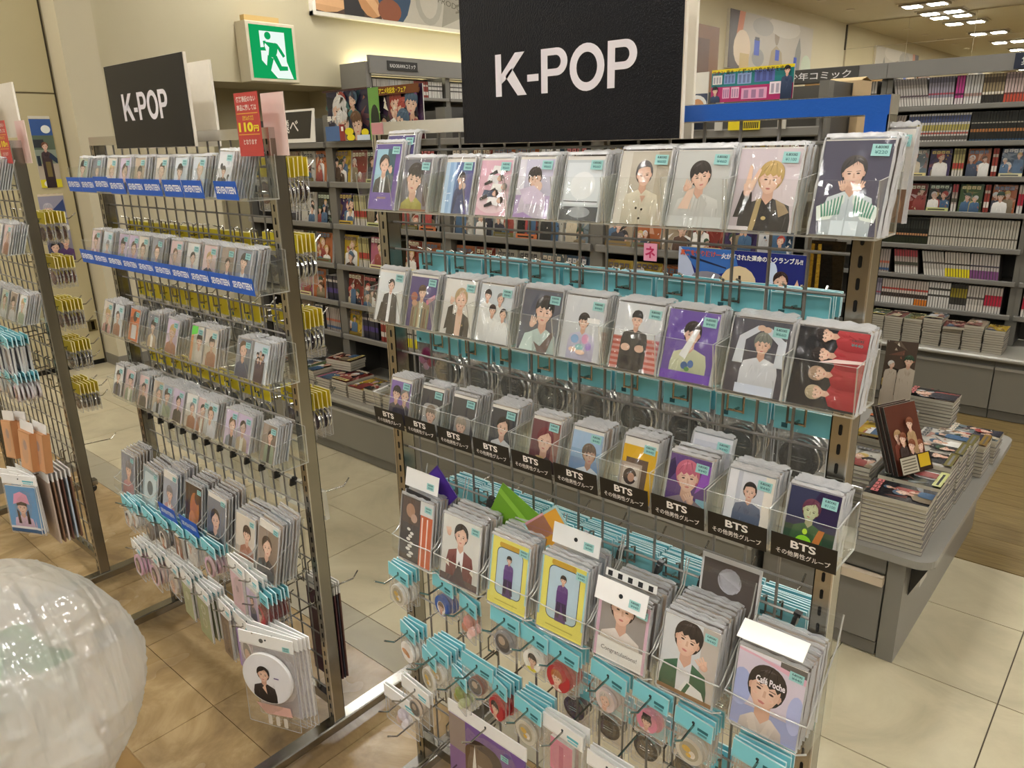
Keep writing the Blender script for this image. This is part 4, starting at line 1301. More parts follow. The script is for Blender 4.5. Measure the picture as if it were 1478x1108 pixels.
# three dark covered comics leaning on the table
for i in range(3):
    b = MB()
    w, h = 0.128, 0.205
    b.box(-w / 2, w / 2, 0, 0.011, 0, h, '#c9c4b8')
    b.box(-w / 2 - 0.0005, w / 2, -0.0008, 0, 0, h, '#3a2a24')
    b.box(-w / 2 - 0.001, -w / 2, 0.001, 0.010, 0, h, '#2a2624')
    if i == 0:
        A = [(rect(0, 1, 0, 1.6), '#5c3226')]
        rr = random.Random(4)
        for q in range(7):
            figure(A, rr.uniform(0.15, 0.85), rr.uniform(0.55, 1.4), 0.09, rr.choice(['#3a2018', '#c8a070', '#8a4a30']), rr.choice(['#7a3a28', '#b08a60', '#3c2c28', '#d8c8b8']), style='bob', tilt=rr.uniform(-0.4, 0.4), wide=1.5)
        A += [(rect(0, 1, 0, 0.42), '#33261c'), (rect(0.02, 0.55, 0.02, 0.40), '#b9b09c'), (rect(0.6, 0.95, 0.1, 0.4), '#c8a828')]
        for q in range(5):
            A.append((rect(0.06, 0.5, 0.06 + 0.065 * q, 0.085 + 0.065 * q), '#6a6252'))
        lay(b, A, w, h, -0.001, step=0.00006)
    obj('leaning_comic', b.mesh('leaning_comic', ['gloss']), None, (LEANX - 0.0125 * i, LEANY, 0.500), (-0.40, 0.0, math.pi / 2 - 0.42), 'brown group-portrait comic leaning at the front of the tilted trio' if i == 0 else 'dark edged comic tilted %s the brown cover on the end table' % ['', 'right behind', 'furthest behind'][i], 'comic', 'three comics leaning on the end table')

# signs and posters standing on the middle run
b = MB()
b.box(-0.18, 0.18, 0, 0.004, 0, 0.155, '#e6e2d8')
b.poly([(-0.165, 0.018), (0.14, 0.018), (0.165, 0.145), (-0.165, 0.145)], '#35322c', -0.0006)
write(b, '飛べ', -0.11, 0.045, 0.045, 0.11, -0.0012, '#e8e4dc', 0.01)
t = obj('display_sign', b.mesh('display_sign', ['print']), None, (-2.345, 1.335, 1.479), (-0.05, 0, 0), 'black display card with white brush lettering and white rim on the bookcase', 'sign')


def top_poster(name, x0, x1, y, z0, z1, A, label, mat='gloss', texts=(), lean=0.0):
    w, h = x1 - x0, z1 - z0
    b = MB()
    b.box(-w / 2, w / 2, 0, 0.004, 0, h, '#d8d4c8')
    lay(b, A, w, h, -0.0006, step=0.00008)
    for s, u0, u1, v0, v1, c, bo in texts:
        write(b, s, (u0 - 0.5) * w, (u1 - 0.5) * w, v0 * h, v1 * h, -0.0006 - 0.00008 * (len(A) + 6), c, bo)
    return obj(name, b.mesh(name, [mat]), None, ((x0 + x1) / 2, y, z0), (lean, 0, 0), label, 'poster')


A, _, _ = art_cover(random.Random(11), 0.72, ('#2c2a48', '#3a6a68', '', ''), 8, False)
A += [(rect(0, 1, 0.65, 0.72), '#3a1c20'), (rect(0, 0.36, 0, 0.2), '#4a6a98'), (ell(0.55, 0.12, 0.1, 0.05), '#e0d020'), (ell(0.58, 0.04, 0.09, 0.045), '#e0d020'), (ell(0.9, 0.1, 0.08, 0.05), '#e0d020'), (rect(0.72, 1.0, 0.0, 0.07), '#c8d4e0'), (rect(0.33, 0.45, 0.0, 0.22), '#8a2c28'), (rect(0.37, 0.42, 0.13, 0.19), '#f0ece4')]
top_poster('comic_poster', -2.03, -1.705, 1.325, 1.48, 1.70, A, 'dark violet comic poster with yellow bursts standing on the bookcase', texts=[('最新刊', 0.08, 0.42, 0.36, 0.50, '#e8e4da', 0.02)])
A, _, _ = art_cover(random.Random(14), 0.66, ('#3c2444', '#7a4a8a', '', ''), 8, False)
A += [(rect(0, 0.22, 0, 0.66), '#6a9a48'), (rect(0.22, 1, 0.55, 0.66), '#6a3a1c'), (ell(0.12, 0.25, 0.09, 0.2), '#1c2a20'), (rect(0.3, 0.75, 0.0, 0.14), '#3a2410')]
top_poster('comic_poster', -1.70, -1.37, 1.325, 1.478, 1.695, A, 'violet and green comic poster with yellow headline standing beside the dark one', texts=[('アニメ化記念・フェア', 0.25, 0.78, 0.86, 0.97, '#e8d028', 0.02), ('コミックス', 0.32, 0.74, 0.04, 0.2, '#e8d028', 0.03)])
A = [(rect(0, 1, 0, 0.42), '#2a7a7c'), (rect(0, 1, 0, 0.17), '#b03068'), (rect(0, 1, 0.33, 0.42), '#dcc822')]
for i, (u0, u1, v0, v1, c) in enumerate([(0.16, 0.3, 0.2, 0.31, '#7c98c8'), (0.33, 0.5, 0.19, 0.31, '#8ca4d0'), (0.54, 0.78, 0.2, 0.33, '#5c6cb4'), (0.15, 0.24, 0.04, 0.16, '#e4a4c4'), (0.26, 0.36, 0.04, 0.16, '#e8b4cc'), (0.39, 0.7, 0.02, 0.14, '#e0a0c0'), (0.73, 0.92, 0.06, 0.19, '#ecdce4'), (0.02, 0.14, 0.2, 0.3, '#dcdcd8')]):
    A.append((rect(u0, u1, v0, v1), c))
    for q in range(3):
        A.append((rect(u0 + (u1 - u0) * (0.1 + 0.3 * q), u0 + (u1 - u0) * (0.28 + 0.3 * q), v0 + 0.01, v1 - 0.02), mixc(c, '#303050', 0.35)))
figure(A, 0.06, 0.13, 0.03, '#1c1a20', '#2c3c5c', style='bob')
figure(A, 0.93, 0.3, 0.03, '#1c1a20', '#2c3c5c', style='bob')
top_poster('banner', -0.075, 0.18, 1.328, 1.555, 1.648, A, 'teal and pink comic banner with a yellow headline strip on the bookcase', texts=[('コナン', 0.03, 0.18, 0.83, 0.95, '#6a2a30', 0.04), ('高木・佐藤 2人の恋の軌跡を追う!!', 0.2, 0.97, 0.82, 0.96, '#26241c', 0.02)])
t = bpy.data.objects['banner']
b = MB()
b.box(-0.065, 0.035, 0, 0.004, -0.082, -0.055, '#d8c428')
for i in range(9):
    b.box(-0.02 + 0.006 * i, -0.0165 + 0.006 * i, -0.0006, 0, -0.078, -0.06, '#2a2620')
b.box(-0.11, -0.085, 0, 0.004, -0.082, 0.0, '#b8b4a8')
b.box(0.09, 0.115, 0, 0.004, -0.082, 0.0, '#b8b4a8')
part('stand_strip', b, ['print'], t)
A = [(rect(0, 1, 0, 0.66), '#e8e0d4'), (ell(0.45, 0.45, 0.34, 0.22), '#e4e0da'), (ell(0.5, 0.22, 0.25, 0.2), '#c49a78'), (ell(0.5, 0.35, 0.2, 0.15), '#b98a68'), (rect(0, 1, 0, 0.1), '#22242c')]
A = [(rect(0, 1, 0, 1.4), '#3c4458'), (ell(0.5, 0.95, 0.48, 0.4), '#d8d8d4'), (ell(0.55, 0.8, 0.34, 0.4), '#b9865c'), ([(0.2, 0.7), (0.5, 0.9), (0.8, 0.85), (0.7, 0.4), (0.3, 0.4)], '#c4926a'), (rect(0, 1, 0, 0.3), '#1e2430')]
top_poster('banner', -0.16, -0.085, 1.326, 1.4785, 1.645, A, 'small white-haired portrait panel beside the teal banner')
A = [(rect(0, 1, 0, 0.42), '#232c78'), ([(0, 0), (0, 0.36), (0.1, 0.25), (0.2, 0)], '#b8c4e0'), ([(0.0, 0.36), (0.45, 0.36), (0.5, 0.2), (0.2, 0.12)], '#3a6cb8'), (ell(0.25, 0.12, 0.13, 0.05), '#8a8a98'), ([(0.1, 0.26), (0.4, 0.2), (0.4, 0.21), (0.1, 0.28)], '#26304c'), (ell(0.5, 0.1, 0.14, 0.13), '#dcc9a4'), (rect(0.5, 0.52, 0.1, 0.16), '#3a3230'), (ell(0.75, 0.2, 0.04, 0.08), '#c8d8f0')]
figure(A, 0.82, 0.14, 0.045, '#2c1e20', '#3a3a48', style='part', wide=1.8)
A.append(([(0.93, 0.0), (0.92, 0.12), (0.94, 0.17), (0.97, 0.08), (0.98, 0.0)], '#e0b898'))
top_poster('banner', -0.158, 0.272, 1.322, 0.965, 1.112, A, 'dark blue comic banner with white lettering hanging on the middle bookcase', texts=[('真実を守り抜け―', 0.02, 0.36, 0.82, 0.95, '#c85a3a', 0.03), ('火が灯された運命のスクランブル!!', 0.36, 0.97, 0.80, 0.93, '#e6e8ea', 0.03)])
b = MB()
b.box(0, 0.105, 0, 0.006, 0, 0.30, '#2e2414')
for i in range(4):
    b.poly([(0.005 + 0.012 * i, 0.02), (0.035 + 0.02 * i, 0.02), (0.03 + 0.012 * i, 0.29), (0.008 + 0.01 * i, 0.29)], ['#a8842c', '#3a2c18', '#c09a38', '#1c1812'][i], -0.0006 - 0.0001 * i)
obj('gold_panel', b.mesh('gold_panel', ['foil']), None, (0.272, 1.315, 0.86), (0, 0, 0), 'gold and black foil panel at the bookcase end past the blue banner', 'panel')
b = MB()
write(b, 'ネ', -0.02, 0.02, -0.02, 0.02, -0.002, '#c03060', 0.03)
b.box(-0.026, 0.026, -0.001, 0, -0.03, 0.03, '#e8a0bc')
obj('shelf_tag', b.mesh('shelf_tag', ['print']), None, (-0.275, 1.336, 1.082), (0, 0, 0), 'small pink shelf tag hanging from the middle bookcase shelf', 'tag')

# cardboard boxes on the far end of the middle run
for i, (z0, dz, x0, x1) in enumerate(((1.442, 0.165, 0.185, 0.292), )):
    t = obj('cardboard_box', None, loc=(x0, 1.56, z0), label='tall tan cardboard box on the bookcase end behind the blue bar', cat='box')
    b = MB()
    b.box(0, x1 - x0, 0, 0.1, 0, dz, '#c0a884')
    for q in range(3):
        b.box(0.035, 0.075, -0.0006, 0, 0.02 + 0.05 * q, 0.032 + 0.05 * q, '#8a7a62')
    part('body', b, ['cardboard'], t)
    b = MB()
    b.add([(0, 0, dz), (x1 - x0, 0, dz), (x1 - x0, 0.055, dz + 0.012), (0, 0.055, dz + 0.012)], [(0, 1, 2, 3)], '#c9b284')
    b.add([(0, 0.1, dz), (x1 - x0, 0.1, dz), (x1 - x0, 0.05, dz + 0.01), (0, 0.05, dz + 0.01)], [(0, 3, 2, 1)], '#bda678')
    part('flap', b, ['cardboard'], t)
b = MB()
b.box(0.18, 0.30, 1.36, 1.70, 1.425, 1.441, DGREY)
obj('end_shelf', b.mesh('end_shelf', ['painted']), label='grey end shelf under the tan cardboard box', cat='shelf')
# dark figure-print bag hanging at the bookcase end, seen past the rack
b = MB()
A, _, _ = art_cover(random.Random(33), 2.6, ('#5a4a40', '#c8b8a4', '', ''), 4, False)
b.box(-0.05, 0.05, 0, 0.006, 0, 0.26, '#4a4038')
lay(b, A, 0.10, 0.26, -0.0005, step=0.00006)
obj('display_comic', b.mesh('display_comic', ['gloss']), None, (0.44, 1.80, 0.512), (-0.12, 0.06, 0.5), 'tall patterned print standing on the inner piles beside the rack upright', 'comic')


# ================================================================== wire racks
CY = '#82d2de'


def rack(x0, y0, label, hz, blue=False, seen=True, k0=0.055, tone='#b9b6ad', bars=None):
    """net rack 0.885 wide, 1.489 high; mesh plane at local y=0, front face at y=-0.02"""
    t = obj('wire_rack', None, loc=(x0, y0, 0), label=label, cat='rack')
    W = 0.885
    for s in (0, 1):
        a, c = (0.0, 0.0245) if s == 0 else (W - 0.0245, W)
        b = MB()
        b.box(a, c, -0.020, -0.0185, 0.03, 1.468, '#a9a69b')
        b.box(a, a + 0.0015, -0.020, 0.012, 0.03, 1.468, '#8f8b80')
        b.box(c - 0.0015, c, -0.020, 0.012, 0.03, 1.468, '#98948a')
        b.box(a, c, 0.0105, 0.012, 0.03, 1.468, '#8f8b80')
        b.box(a - 0.0004 if s == 0 else c - 0.0016, a + 0.0016 if s == 0 else c + 0.0004, -0.0212, -0.0185, 0.03, 1.468, '#d8d6d0')
        up = part('upright', b, ['steel'], t)
        b = MB()
        for k in range(54):
            z = 0.075 + 0.0262 * k
            if blue and k > 50:
                z += 0.0
            xm = (a + c) / 2
            b.poly(rounded(xm - 0.0022, xm + 0.0022, z - 0.0072, z + 0.0072, 0.0022, 3), '#161512', -0.0204)
        sl = part('slots', b, ['matt'], up)
        sl['kind'] = 'stuff'
    b = MB()
    b.box(0, W, -0.0205, 0.0125, 1.4675, 1.489, '#d2d1ce')
    part('top_bar', b, ['steel'], t)
    if blue:
        b = MB()
        b.box(0.632, W, -0.0214, -0.0206, 1.4685, 1.4882, '#2b62bd')
        b.poly([(W - 0.0245, 1.4685), (W, 1.4685), (W, 1.415), (W - 0.006, 1.41), (W - 0.012, 1.446), (W - 0.018, 1.41), (W - 0.0245, 1.415)], '#2b62bd', -0.0212)
        b.box(0.595, 0.632, -0.0213, -0.0206, 1.4685, 1.4882, '#34405a')
        part('blue_tape', b, ['gloss'], t, label='worn glossy blue tape')
        b = MB()
        b.box(0.0, 0.032, -0.0213, -0.0206, 1.4685, 1.4882, '#c48a8c')  # pinkish reflection on the steel bar, put in as a coloured strip
        part('pink_tape', b, ['gloss'], t, label='faded pink tape end')
    b = MB()
    b.box(0.024, W - 0.024, -0.008, 0.012, 0.085, 0.11, '#8f8c84')
    part('bottom_bar', b, ['steel'], t)
    vm = MB()
    vm.tube([(0, 0, 0.10), (0, 0, 1.47)], 0.0023, '#8b8985', 5)
    vme = vm.mesh('wire', ['wire'])
    hm_ = MB()
    hm_.tube([(0.024, -0.004, 0), (W - 0.024, -0.004, 0)], 0.0021, '#94928e', 5)
    hme = hm_.mesh('wire', ['wire'])
    for k in range(17):
        x = k0 + 0.05 * k
        if x < W - 0.03:
            obj('wire', vme, t, (x, 0, 0))
    for z in hz:
        obj('wire', hme, t, (0, 0, z))
    for s in (0, 1):
        xm = 0.0125 if s == 0 else W - 0.0125
        b = MB()
        b.cbox(xm - 0.019, xm + 0.019, -0.265, 0.30, 0.030, 0.056, '#8f8c85', 0.003)
        ft = part('foot', b, ['chrome'], t)
        for yy in (-0.245, 0.28):
            b = MB()
            b.box(xm - 0.009, xm + 0.009, yy - 0.012, yy + 0.012, 0.022, 0.031, '#8a877f')
            b.x = Matrix.Translation((xm, yy, 0.0165)) @ Matrix.Rotation(math.pi / 2, 4, 'Z')
            b.disc(0, 0, 0.0165, -0.008, 0.008, '#222120', n=14)
            part('caster', b, ['plastic'], ft)
    return t


HZ = [1.44, 1.312, 1.262, 1.112, 1.06, 0.91, 0.856, 0.806, 0.645, 0.50, 0.36, 0.22, 0.13]
HZ2 = sorted(set(HZ + [1.36, 1.21, 1.01, 0.76, 0.70, 0.58, 0.43, 0.29]))
X1, Y1 = -0.055, 0.0
X2, Y2 = -1.185, -0.06
X3, Y3 = -2.405, -0.15
rack(X1, Y1, 'chrome wire rack with the large board and worn blue tape on top', HZ, blue=True)
rack(X2, Y2, 'chrome wire rack with the smaller board and yellow carded goods behind', HZ2, k0=0.05)
rack(X3, Y3, 'chrome wire rack near the door cut by the picture edge', HZ2, k0=0.05)

# ------------------------------------------------------------------ boards on the racks


def k_pop(mb, x0, x1, z0, z1, y, col):
    """the five heavy letters drawn as shapes"""
    H = z1 - z0
    W = x1 - x0
    st = 0.20 * H

    def P(pts, o, w):
        mb.poly([(x0 + (o + p * w) * W, z0 + q * H) for p, q in pts], col, y)

    def bowl(o, w, full):
        n = 14
        ro, ri = [], []
        sw = st / (w * W)
        if full:
            for i in range(n * 2):
                a = 2 * math.pi * i / (n * 2)
                ro.append((0.5 + 0.5 * math.cos(a), 0.5 + 0.52 * math.sin(a)))
                ri.append((0.5 + (0.5 - sw) * math.cos(a), 0.5 + 0.33 * math.sin(a)))
            m = len(ro)
            for i in range(m):
                j = (i + 1) % m
                P([ro[i], ro[j], ri[j], ri[i]], o, w)
        else:
            P([(0, 0), (sw, 0), (sw, 1), (0, 1)], o, w)
            ro = [(sw, 1.0)] + [(0.60 + 0.40 * math.cos(a), 0.69 + 0.31 * math.sin(a)) for a in [math.pi / 2 - math.pi * i / n for i in range(n + 1)]] + [(sw, 0.38)]
            ri = [(sw, 0.84)] + [(0.56 + (0.44 - sw) * math.cos(a), 0.69 + 0.15 * math.sin(a)) for a in [math.pi / 2 - math.pi * i / n for i in range(n + 1)]] + [(sw, 0.54)]
            for i in range(len(ro) - 1):
                P([ro[i], ro[i + 1], ri[i + 1], ri[i]], o, w)
    w = 0.235
    sw = st / (w * W)
    P([(0, 0), (sw, 0), (sw, 1), (0, 1)], 0, w)
    P([(sw * 0.9, 0.29), (sw * 0.9, 0.51), (0.67, 1), (0.98, 1), (0.42, 0.44)], 0, w)
    P([(0.33, 0.47), (0.55, 0.66), (1.04, 0), (0.74, 0)], 0, w)
    P([(0, 0.30), (1, 0.30), (1, 0.46), (0, 0.46)], 0.25, 0.085)
    bowl(0.355, 0.19, False)
    bowl(0.56, 0.235, True)
    bowl(0.815, 0.185, False)


def board_sign(x0, x1, z0, z1, yf, yb, off, lx0, lx1, lz0, lz1, label, lab2, back_z=None):
    w = x1 - x0
    t = obj('board_sign', None, loc=(x0, yf, z0), label=label, cat='sign')
    b = MB()
    b.box(0, w, 0, 0.006, 0, z1 - z0, '#ece4d6')
    part('foam_board', b, ['matt'], t)
    b = MB()
    b.poly(rect(0.0004, w - 0.0022, 0.0004, z1 - z0 - 0.0004), '#15161c', -0.0006)
    part('black_face', b, ['board'], t, label='glossy grained black face')
    b = MB()
    k_pop(b, lx0 - x0, lx1 - x0, lz0 - z0, lz1 - z0, -0.0011, '#eeeaf2')
    part('lettering', b, ['print'], t, label='heavy white letters')
    t = obj('board_sign', None, loc=(x0 + off, yb, (back_z or z0)), label=lab2, cat='sign')
    b = MB()
    b.box(0, w, 0, 0.006, 0, z1 - z0, '#f0e9da')
    part('foam_board', b, ['matt'], t)
    b = MB()
    b.box(0.001, w - 0.001, 0.0062, 0.0068, 0.001, z1 - z0 - 0.001, '#15161c')
    part('black_face', b, ['board'], t)


board_sign(0.211, 0.595, 1.448, 1.660, -0.052, 0.030, -0.030, 0.2825, 0.5275, 1.514, 1.572, 'large black board with white lettering on top of the front rack', 'white-backed twin board behind the large black one')
board_sign(-0.935, -0.538, 1.457, 1.645, -0.112, 0.000, -0.105, -0.862, -0.634, 1.519, 1.579, 'smaller black board with white lettering on the rack near the exit sign', 'white-backed twin board behind the smaller black one')
board_sign(-2.05, -1.66, 1.50, 1.655, -0.20, -0.110, 0.06, -1.97, -1.75, 1.55, 1.61, 'black board with white lettering on the rack cut by the picture edge', 'white-backed board edge at the picture edge by the door posters')


def price_card(x, y, z, label, rot=0.0):
    t = obj('price_card', None, loc=(x, y, z), rot=(0, 0, rot), label=label, cat='sign')
    w, h = 0.083, 0.118
    b = MB()
    b.box(-w / 2, w / 2, 0, 0.002, 0, h, '#c84a44')
    for zz in (0.040, 0.079):
        b.box(-w / 2 + 0.004, w / 2 - 0.004, -0.0004, 0, zz, zz + 0.0016, '#e8b04a')
    write(b, '価格表記のない', -0.034, 0.036, 0.1005, 0.1115, -0.0006, '#f4e4dc', 0.02)
    write(b, '商品に関しては', -0.034, 0.036, 0.085, 0.096, -0.0006, '#f4e4dc', 0.02)
    write(b, '【税込価格】', -0.017, 0.021, 0.067, 0.0755, -0.0006, '#e8c84a', 0.02)
    write(b, '110', -0.035, 0.017, 0.0455, 0.0635, -0.0006, '#f6e63a', 0.05)
    write(b, '円', 0.019, 0.037, 0.046, 0.0575, -0.0006, '#f6e63a', 0.04)
    write(b, 'となります', -0.023, 0.025, 0.022, 0.032, -0.0006, '#f4e4dc', 0.02)
    part('red_face', b, ['print'], t)
    b = MB()
    b.box(-w / 2 + 0.022, w / 2 + 0.018, 0.045, 0.047, 0.0, h, '#eed8ce')
    part('back_leaf', b, ['matt'], t, label='pale pinkish rear leaf')
    return t


price_card(-0.318, -0.112, 1.435, 'red price card with yellow figures on the rack of blue-tagged cards')
price_card(-1.525, -0.185, 1.425, 'red price card with yellow figures on the rack at the picture edge')
for (xx, yy, zz) in ((-0.318, -0.088, 1.435), ):
    pass


# ------------------------------------------------------------------ clear trays
def tray(x0, w, z, y, label, group, front=0.060):
    """two compartments: floor, front, back, ends and a divider of clear plastic; y = mesh plane"""
    t = obj('card_tray', None, loc=(x0, y, z), label=label, cat='tray', group=group)
    yf, yb, th = -0.094, -0.0245, 0.002
    b = MB()
    b.box(0.0008, w - 0.0008, yf, yb, -th, 0, '#ffffff', 0, 1)
    part('floor_plate', b, ['acrylic', 'acrylic_edge'], t)
    b = MB()
    b.add([(0.0008, yf, -th), (w - 0.0008, yf, -th), (w - 0.0008, yf - 0.007, front), (0.0008, yf - 0.007, front)], [(0, 1, 2, 3)])
    b.add([(0.0008, yf - 0.007, front), (w - 0.0008, yf - 0.007, front), (w - 0.0008, yf - 0.005, front), (0.0008, yf - 0.005, front)], [(0, 1, 2, 3)], mat=1)
    part('front_panel', b, ['acrylic', 'acrylic_edge'], t)
    b = MB()
    b.box(0.0008, w - 0.0008, yb, yb + th, -th, 0.085, '#ffffff', 0, 1)
    part('back_plate', b, ['acrylic', 'acrylic_edge'], t)
    for xx, nm in ((0.0008, 'end_panel'), (w / 2, 'divider'), (w - 0.0026, 'end_panel')):
        b = MB()
        prof = [(yf, 0), (yb, 0), (yb, 0.066), (yb - 0.012, 0.066), (yf - 0.006, front)]
        n = len(prof)
        b.add([(xx, p, q) for p, q in prof] + [(xx + 0.0018, p, q) for p, q in prof], [tuple(range(n)), tuple(range(2 * n - 1, n - 1, -1))])
        b.add([(xx, p, q) for p, q in prof] + [(xx + 0.0018, p, q) for p, q in prof], [(i, (i + 1) % n, n + (i + 1) % n, n + i) for i in range(n)], mat=1)
        part(nm, b, ['acrylic', 'acrylic_edge'], t)
    return t


# ------------------------------------------------------------------ cards in sleeves
_sl, _fo = {}, {}


def label_mesh(price):
    k = ('lab', price)
    if k not in _sl:
        b = MB()
        b.box(-0.0095, 0.0095, -0.0002, 0.0, 0, 0.0125, '#9fd2d0')
        write(b, 'K-BOOKS', -0.006, 0.007, 0.0078, 0.0108, -0.0004, '#2a4446', 0.03)
        write(b, price, -0.006, 0.007, 0.0022, 0.0058, -0.0004, '#55898a', 0.02)
        _sl[k] = b.mesh('price_label', ['print'])
    return _sl[k]


def sleeve_mesh(w, h, top):
    k = (round(w, 4), round(h, 4), round(top, 4))
    if k not in _sl:
        b = MB()
        W, H = w / 2 + 0.0026, h + top
        e = 0.0022
        y0, y1 = -0.0022, 0.0020
        b.add([(-W + e, y0, -0.001), (W - e, y0, -0.001), (W - e, y0, H - 0.004), (-W + e, y0, H - 0.004)], [(0, 1, 2, 3)])
        # crinkled rim
        n = 9
        for sx in (-1, 1):
            vs = []
            for i in range(n):
                z = -0.001 + (H - 0.003) * i / (n - 1)
                j = 0.0006 * math.sin(i * 2.3 + sx)
                vs += [(sx * (W - e), y0, z), (sx * (W + j), y0 + 0.0012, z)]
                vs += [(sx * (W - e * 0.4 + j), y1, z)]
            fs = []
            for i in range(n - 1):
                a = i * 3
                fs += [(a, a + 1, a + 4, a + 3), (a + 1, a + 2, a + 5, a + 4)]
            b.add(vs, fs, mat=1)
        vs = []
        for i in range(n):
            x = -W + e + (2 * W - 2 * e) * i / (n - 1)
            j = 0.0012 * math.sin(i * 2.9)
            vs += [(x, y0, H - 0.004), (x, y0 + 0.001 + j * 0.4, H + j), (x, y1, H - 0.001 + j)]
        b.add(vs, [(i * 3, i * 3 + 3, i * 3 + 4, i * 3 + 1) for i in range(n - 1)] + [(i * 3 + 1, i * 3 + 4, i * 3 + 5, i * 3 + 2) for i in range(n - 1)], mat=1)
        b.add([(-W, y0, -0.001), (W, y0, -0.001), (W, y1, -0.001), (-W, y1, -0.001)], [(0, 1, 2, 3)], mat=1)
        _sl[k] = b.mesh('sleeve', ['sleeve', 'sleeve_edge'])
    return _sl[k]


def follower_mesh(w, h, top, col):
    """a card further back in a stack: edge of the card plus the milky rim of its bag, one mesh"""
    k = (round(w, 4), round(h, 4), round(top, 4), col)
    if k not in _fo:
        b = MB()
        b.box(-w / 2, w / 2, -0.0005, 0.0006, 0, h, col, 0, 0, mixc(col, '#d0ccc4', 0.45))
        sm = sleeve_mesh(w, h, top)
        vs = [tuple(v.co) for v in sm.vertices]
        for p in sm.polygons:
            if p.material_index == 1:
                b.add(vs_sub(vs, p.vertices), [tuple(range(len(p.vertices)))], mat=1)
        _fo[k] = b.mesh('sleeved_card', ['print', 'sleeve_edge'])
    return _fo[k]


def vs_sub(vs, idx):
    return [vs[i] for i in idx]


FCOL = ['#b8aca0', '#8f8880', '#a8a4a6', '#c4b8ac', '#77706c', '#9aa0a4', '#b0a090', '#6c6460']


def stack(name, fname, x, y, z, w, h, art, n, desc, where, price='¥440', lean=0.27, top=0.006, dy=0.0048, yaw=0.0, tilt=0.0, lab=True, round_=0.004, behind=None, depth_jit=0.0, rise=0.0):
    """front card with print, sleeve and price label, and n-1 sleeved cards behind it"""
    rnd = random.Random(hash((round(x, 3), round(z, 3))) % 99991)
    label = desc if where is None else '%s, %s' % (desc, where)
    b = MB()
    b.box(-w / 2, w / 2, -0.0005, 0.0006, 0, h, '#e8e4dc')
    lay(b, art, w, h, -0.0007, step=0.00002)
    t = obj(name, b.mesh(name, ['print']), None, (x, y, z), (-lean, tilt, yaw), label, 'card')
    obj('sleeve', sleeve_mesh(w, h, top), t)
    if lab:
        lw = w / 2
        obj('price_label', label_mesh(price), t, (lw - 0.0125, -0.0024, h - 0.0185), (0, 0.03, 0))
    for i in range(1, n):
        hh = h * rnd.uniform(0.985, 1.015) + rise * i
        hh = round(hh / 0.002) * 0.002
        me = follower_mesh(round(w / 0.004) * 0.004, hh, top, rnd.choice(FCOL))
        obj(fname, me, None, (x + rnd.uniform(-0.0015, 0.0015), y + dy * i, z), (-lean + rnd.uniform(-0.015, 0.015), tilt + rnd.uniform(-0.01, 0.01), yaw), '%s card back behind %s' % (nth(i + 1), behind or desc), 'card', 'cards behind %s' % (behind or desc))
    return t


# ---- prints for the front rack -------------------------------------------------
def portrait(h, bg, cx, cy, s, hair, coat, inner=None, style='bob', tilt=0.0, extra=(), under=(), wide=2.0, tie=None, skin=SK):
    A = [(rect(0, 1, 0, h), ('v', mixc(bg, '#ffffff', 0.10), mixc(bg, '#302824', 0.10)))] + list(under)
    figure(A, cx, cy, s, hair, coat, inner, skin, style, tilt, wide=wide, tie=tie)
    A += list(extra)
    return A


def group_shot(h, bg, spots, coat, hair='#2a2224', s=0.09, wide=2.1, inner=None):
    A = [(rect(0, 1, 0, h), bg)]
    for i, (x, y) in enumerate(spots):
        figure(A, x, y, s, ['#2a2224', '#8a8a8e', '#3a2c28', '#26201f', '#c8a878'][i % 5] if hair is None else hair, coat, inner, style=['bob', 'part'][i % 2], tilt=0.1 * (i % 3 - 1), wide=wide)
    return A


def text_on(mb_art, *a):
    return a


LX = 'front rack top row'
R1 = []
h = 1.62
A = [(rect(0, 1, 0, h), '#5c4a94'), (rect(0.07, 0.82, 0.42, 1.5), '#9cc8da'), (rect(0.5, 0.82, 0.42, 1.5), '#2e5a68')]
B = []
figure(B, 0.42, 1.10, 0.155, '#1e1a1c', '#2a2b30', '#e8ecee', style='part', tilt=0.12, wide=2.0, tie='#23262c')
hand(B, 0.68, 0.96, 0.10, SK, 0.5)
A += [(clip([(x, y - 0.42) for x, y in p], 0.82, 1.08), c) for p, c in B]
A = A[:3] + [([(x, y + 0.42) for x, y in p], c) for p, c in A[3:] if len(p) >= 3] + [(rect(0.0, 0.07, 0.42, 1.5), '#5c4a94'), (rect(0, 1, 0, 0.42), '#6a50a4'), (rect(0.82, 1, 0.3, 1.55), '#6a4aa0')]
R1.append((0.0365, 0.069, 0.113, A, 5, 'purple bordered card of a person in black suit and tie', '¥440', 'JUNG KOOK'))
h = 1.30
A = portrait(h, '#5a5a66', 0.42, 0.78, 0.25, '#26201f', '#a8a03a', style='bob', tilt=-0.2, under=[(rect(0.6, 1, 0, h), '#7a7480')], extra=[(ell(0.9, 0.42, 0.1, 0.3), '#5a4a48'), (rect(0.0, 1, 0, 0.05), '#8a5a40')], wide=1.6)
R1.append((0.1175, 0.066, 0.086, A, 8, 'close-up card with yellow shirt and dark fringe', '¥440', None))
A = portrait(h, '#4c6298', 0.60, 0.86, 0.115, '#1f1c22', '#2c3c66', style='bob', under=[(rect(0, 0.14, 0, h), '#b8d4ea'), (rect(0.14, 0.26, 0, h), '#8fb4dc'), (rect(0.26, 0.36, 0, h), '#a8c8e8'), (rect(0.36, 0.44, 0, h), '#6484b8'), (rect(0.8, 1, 0, h), '#5a5aa0')], extra=[(([(0.45, 0.0), (0.55, 0.45), (0.75, 0.5), (0.82, 0.0)]), '#3a4c7a'), (ell(0.72, 0.7, 0.07, 0.08), '#d8c0b0')], wide=1.7)
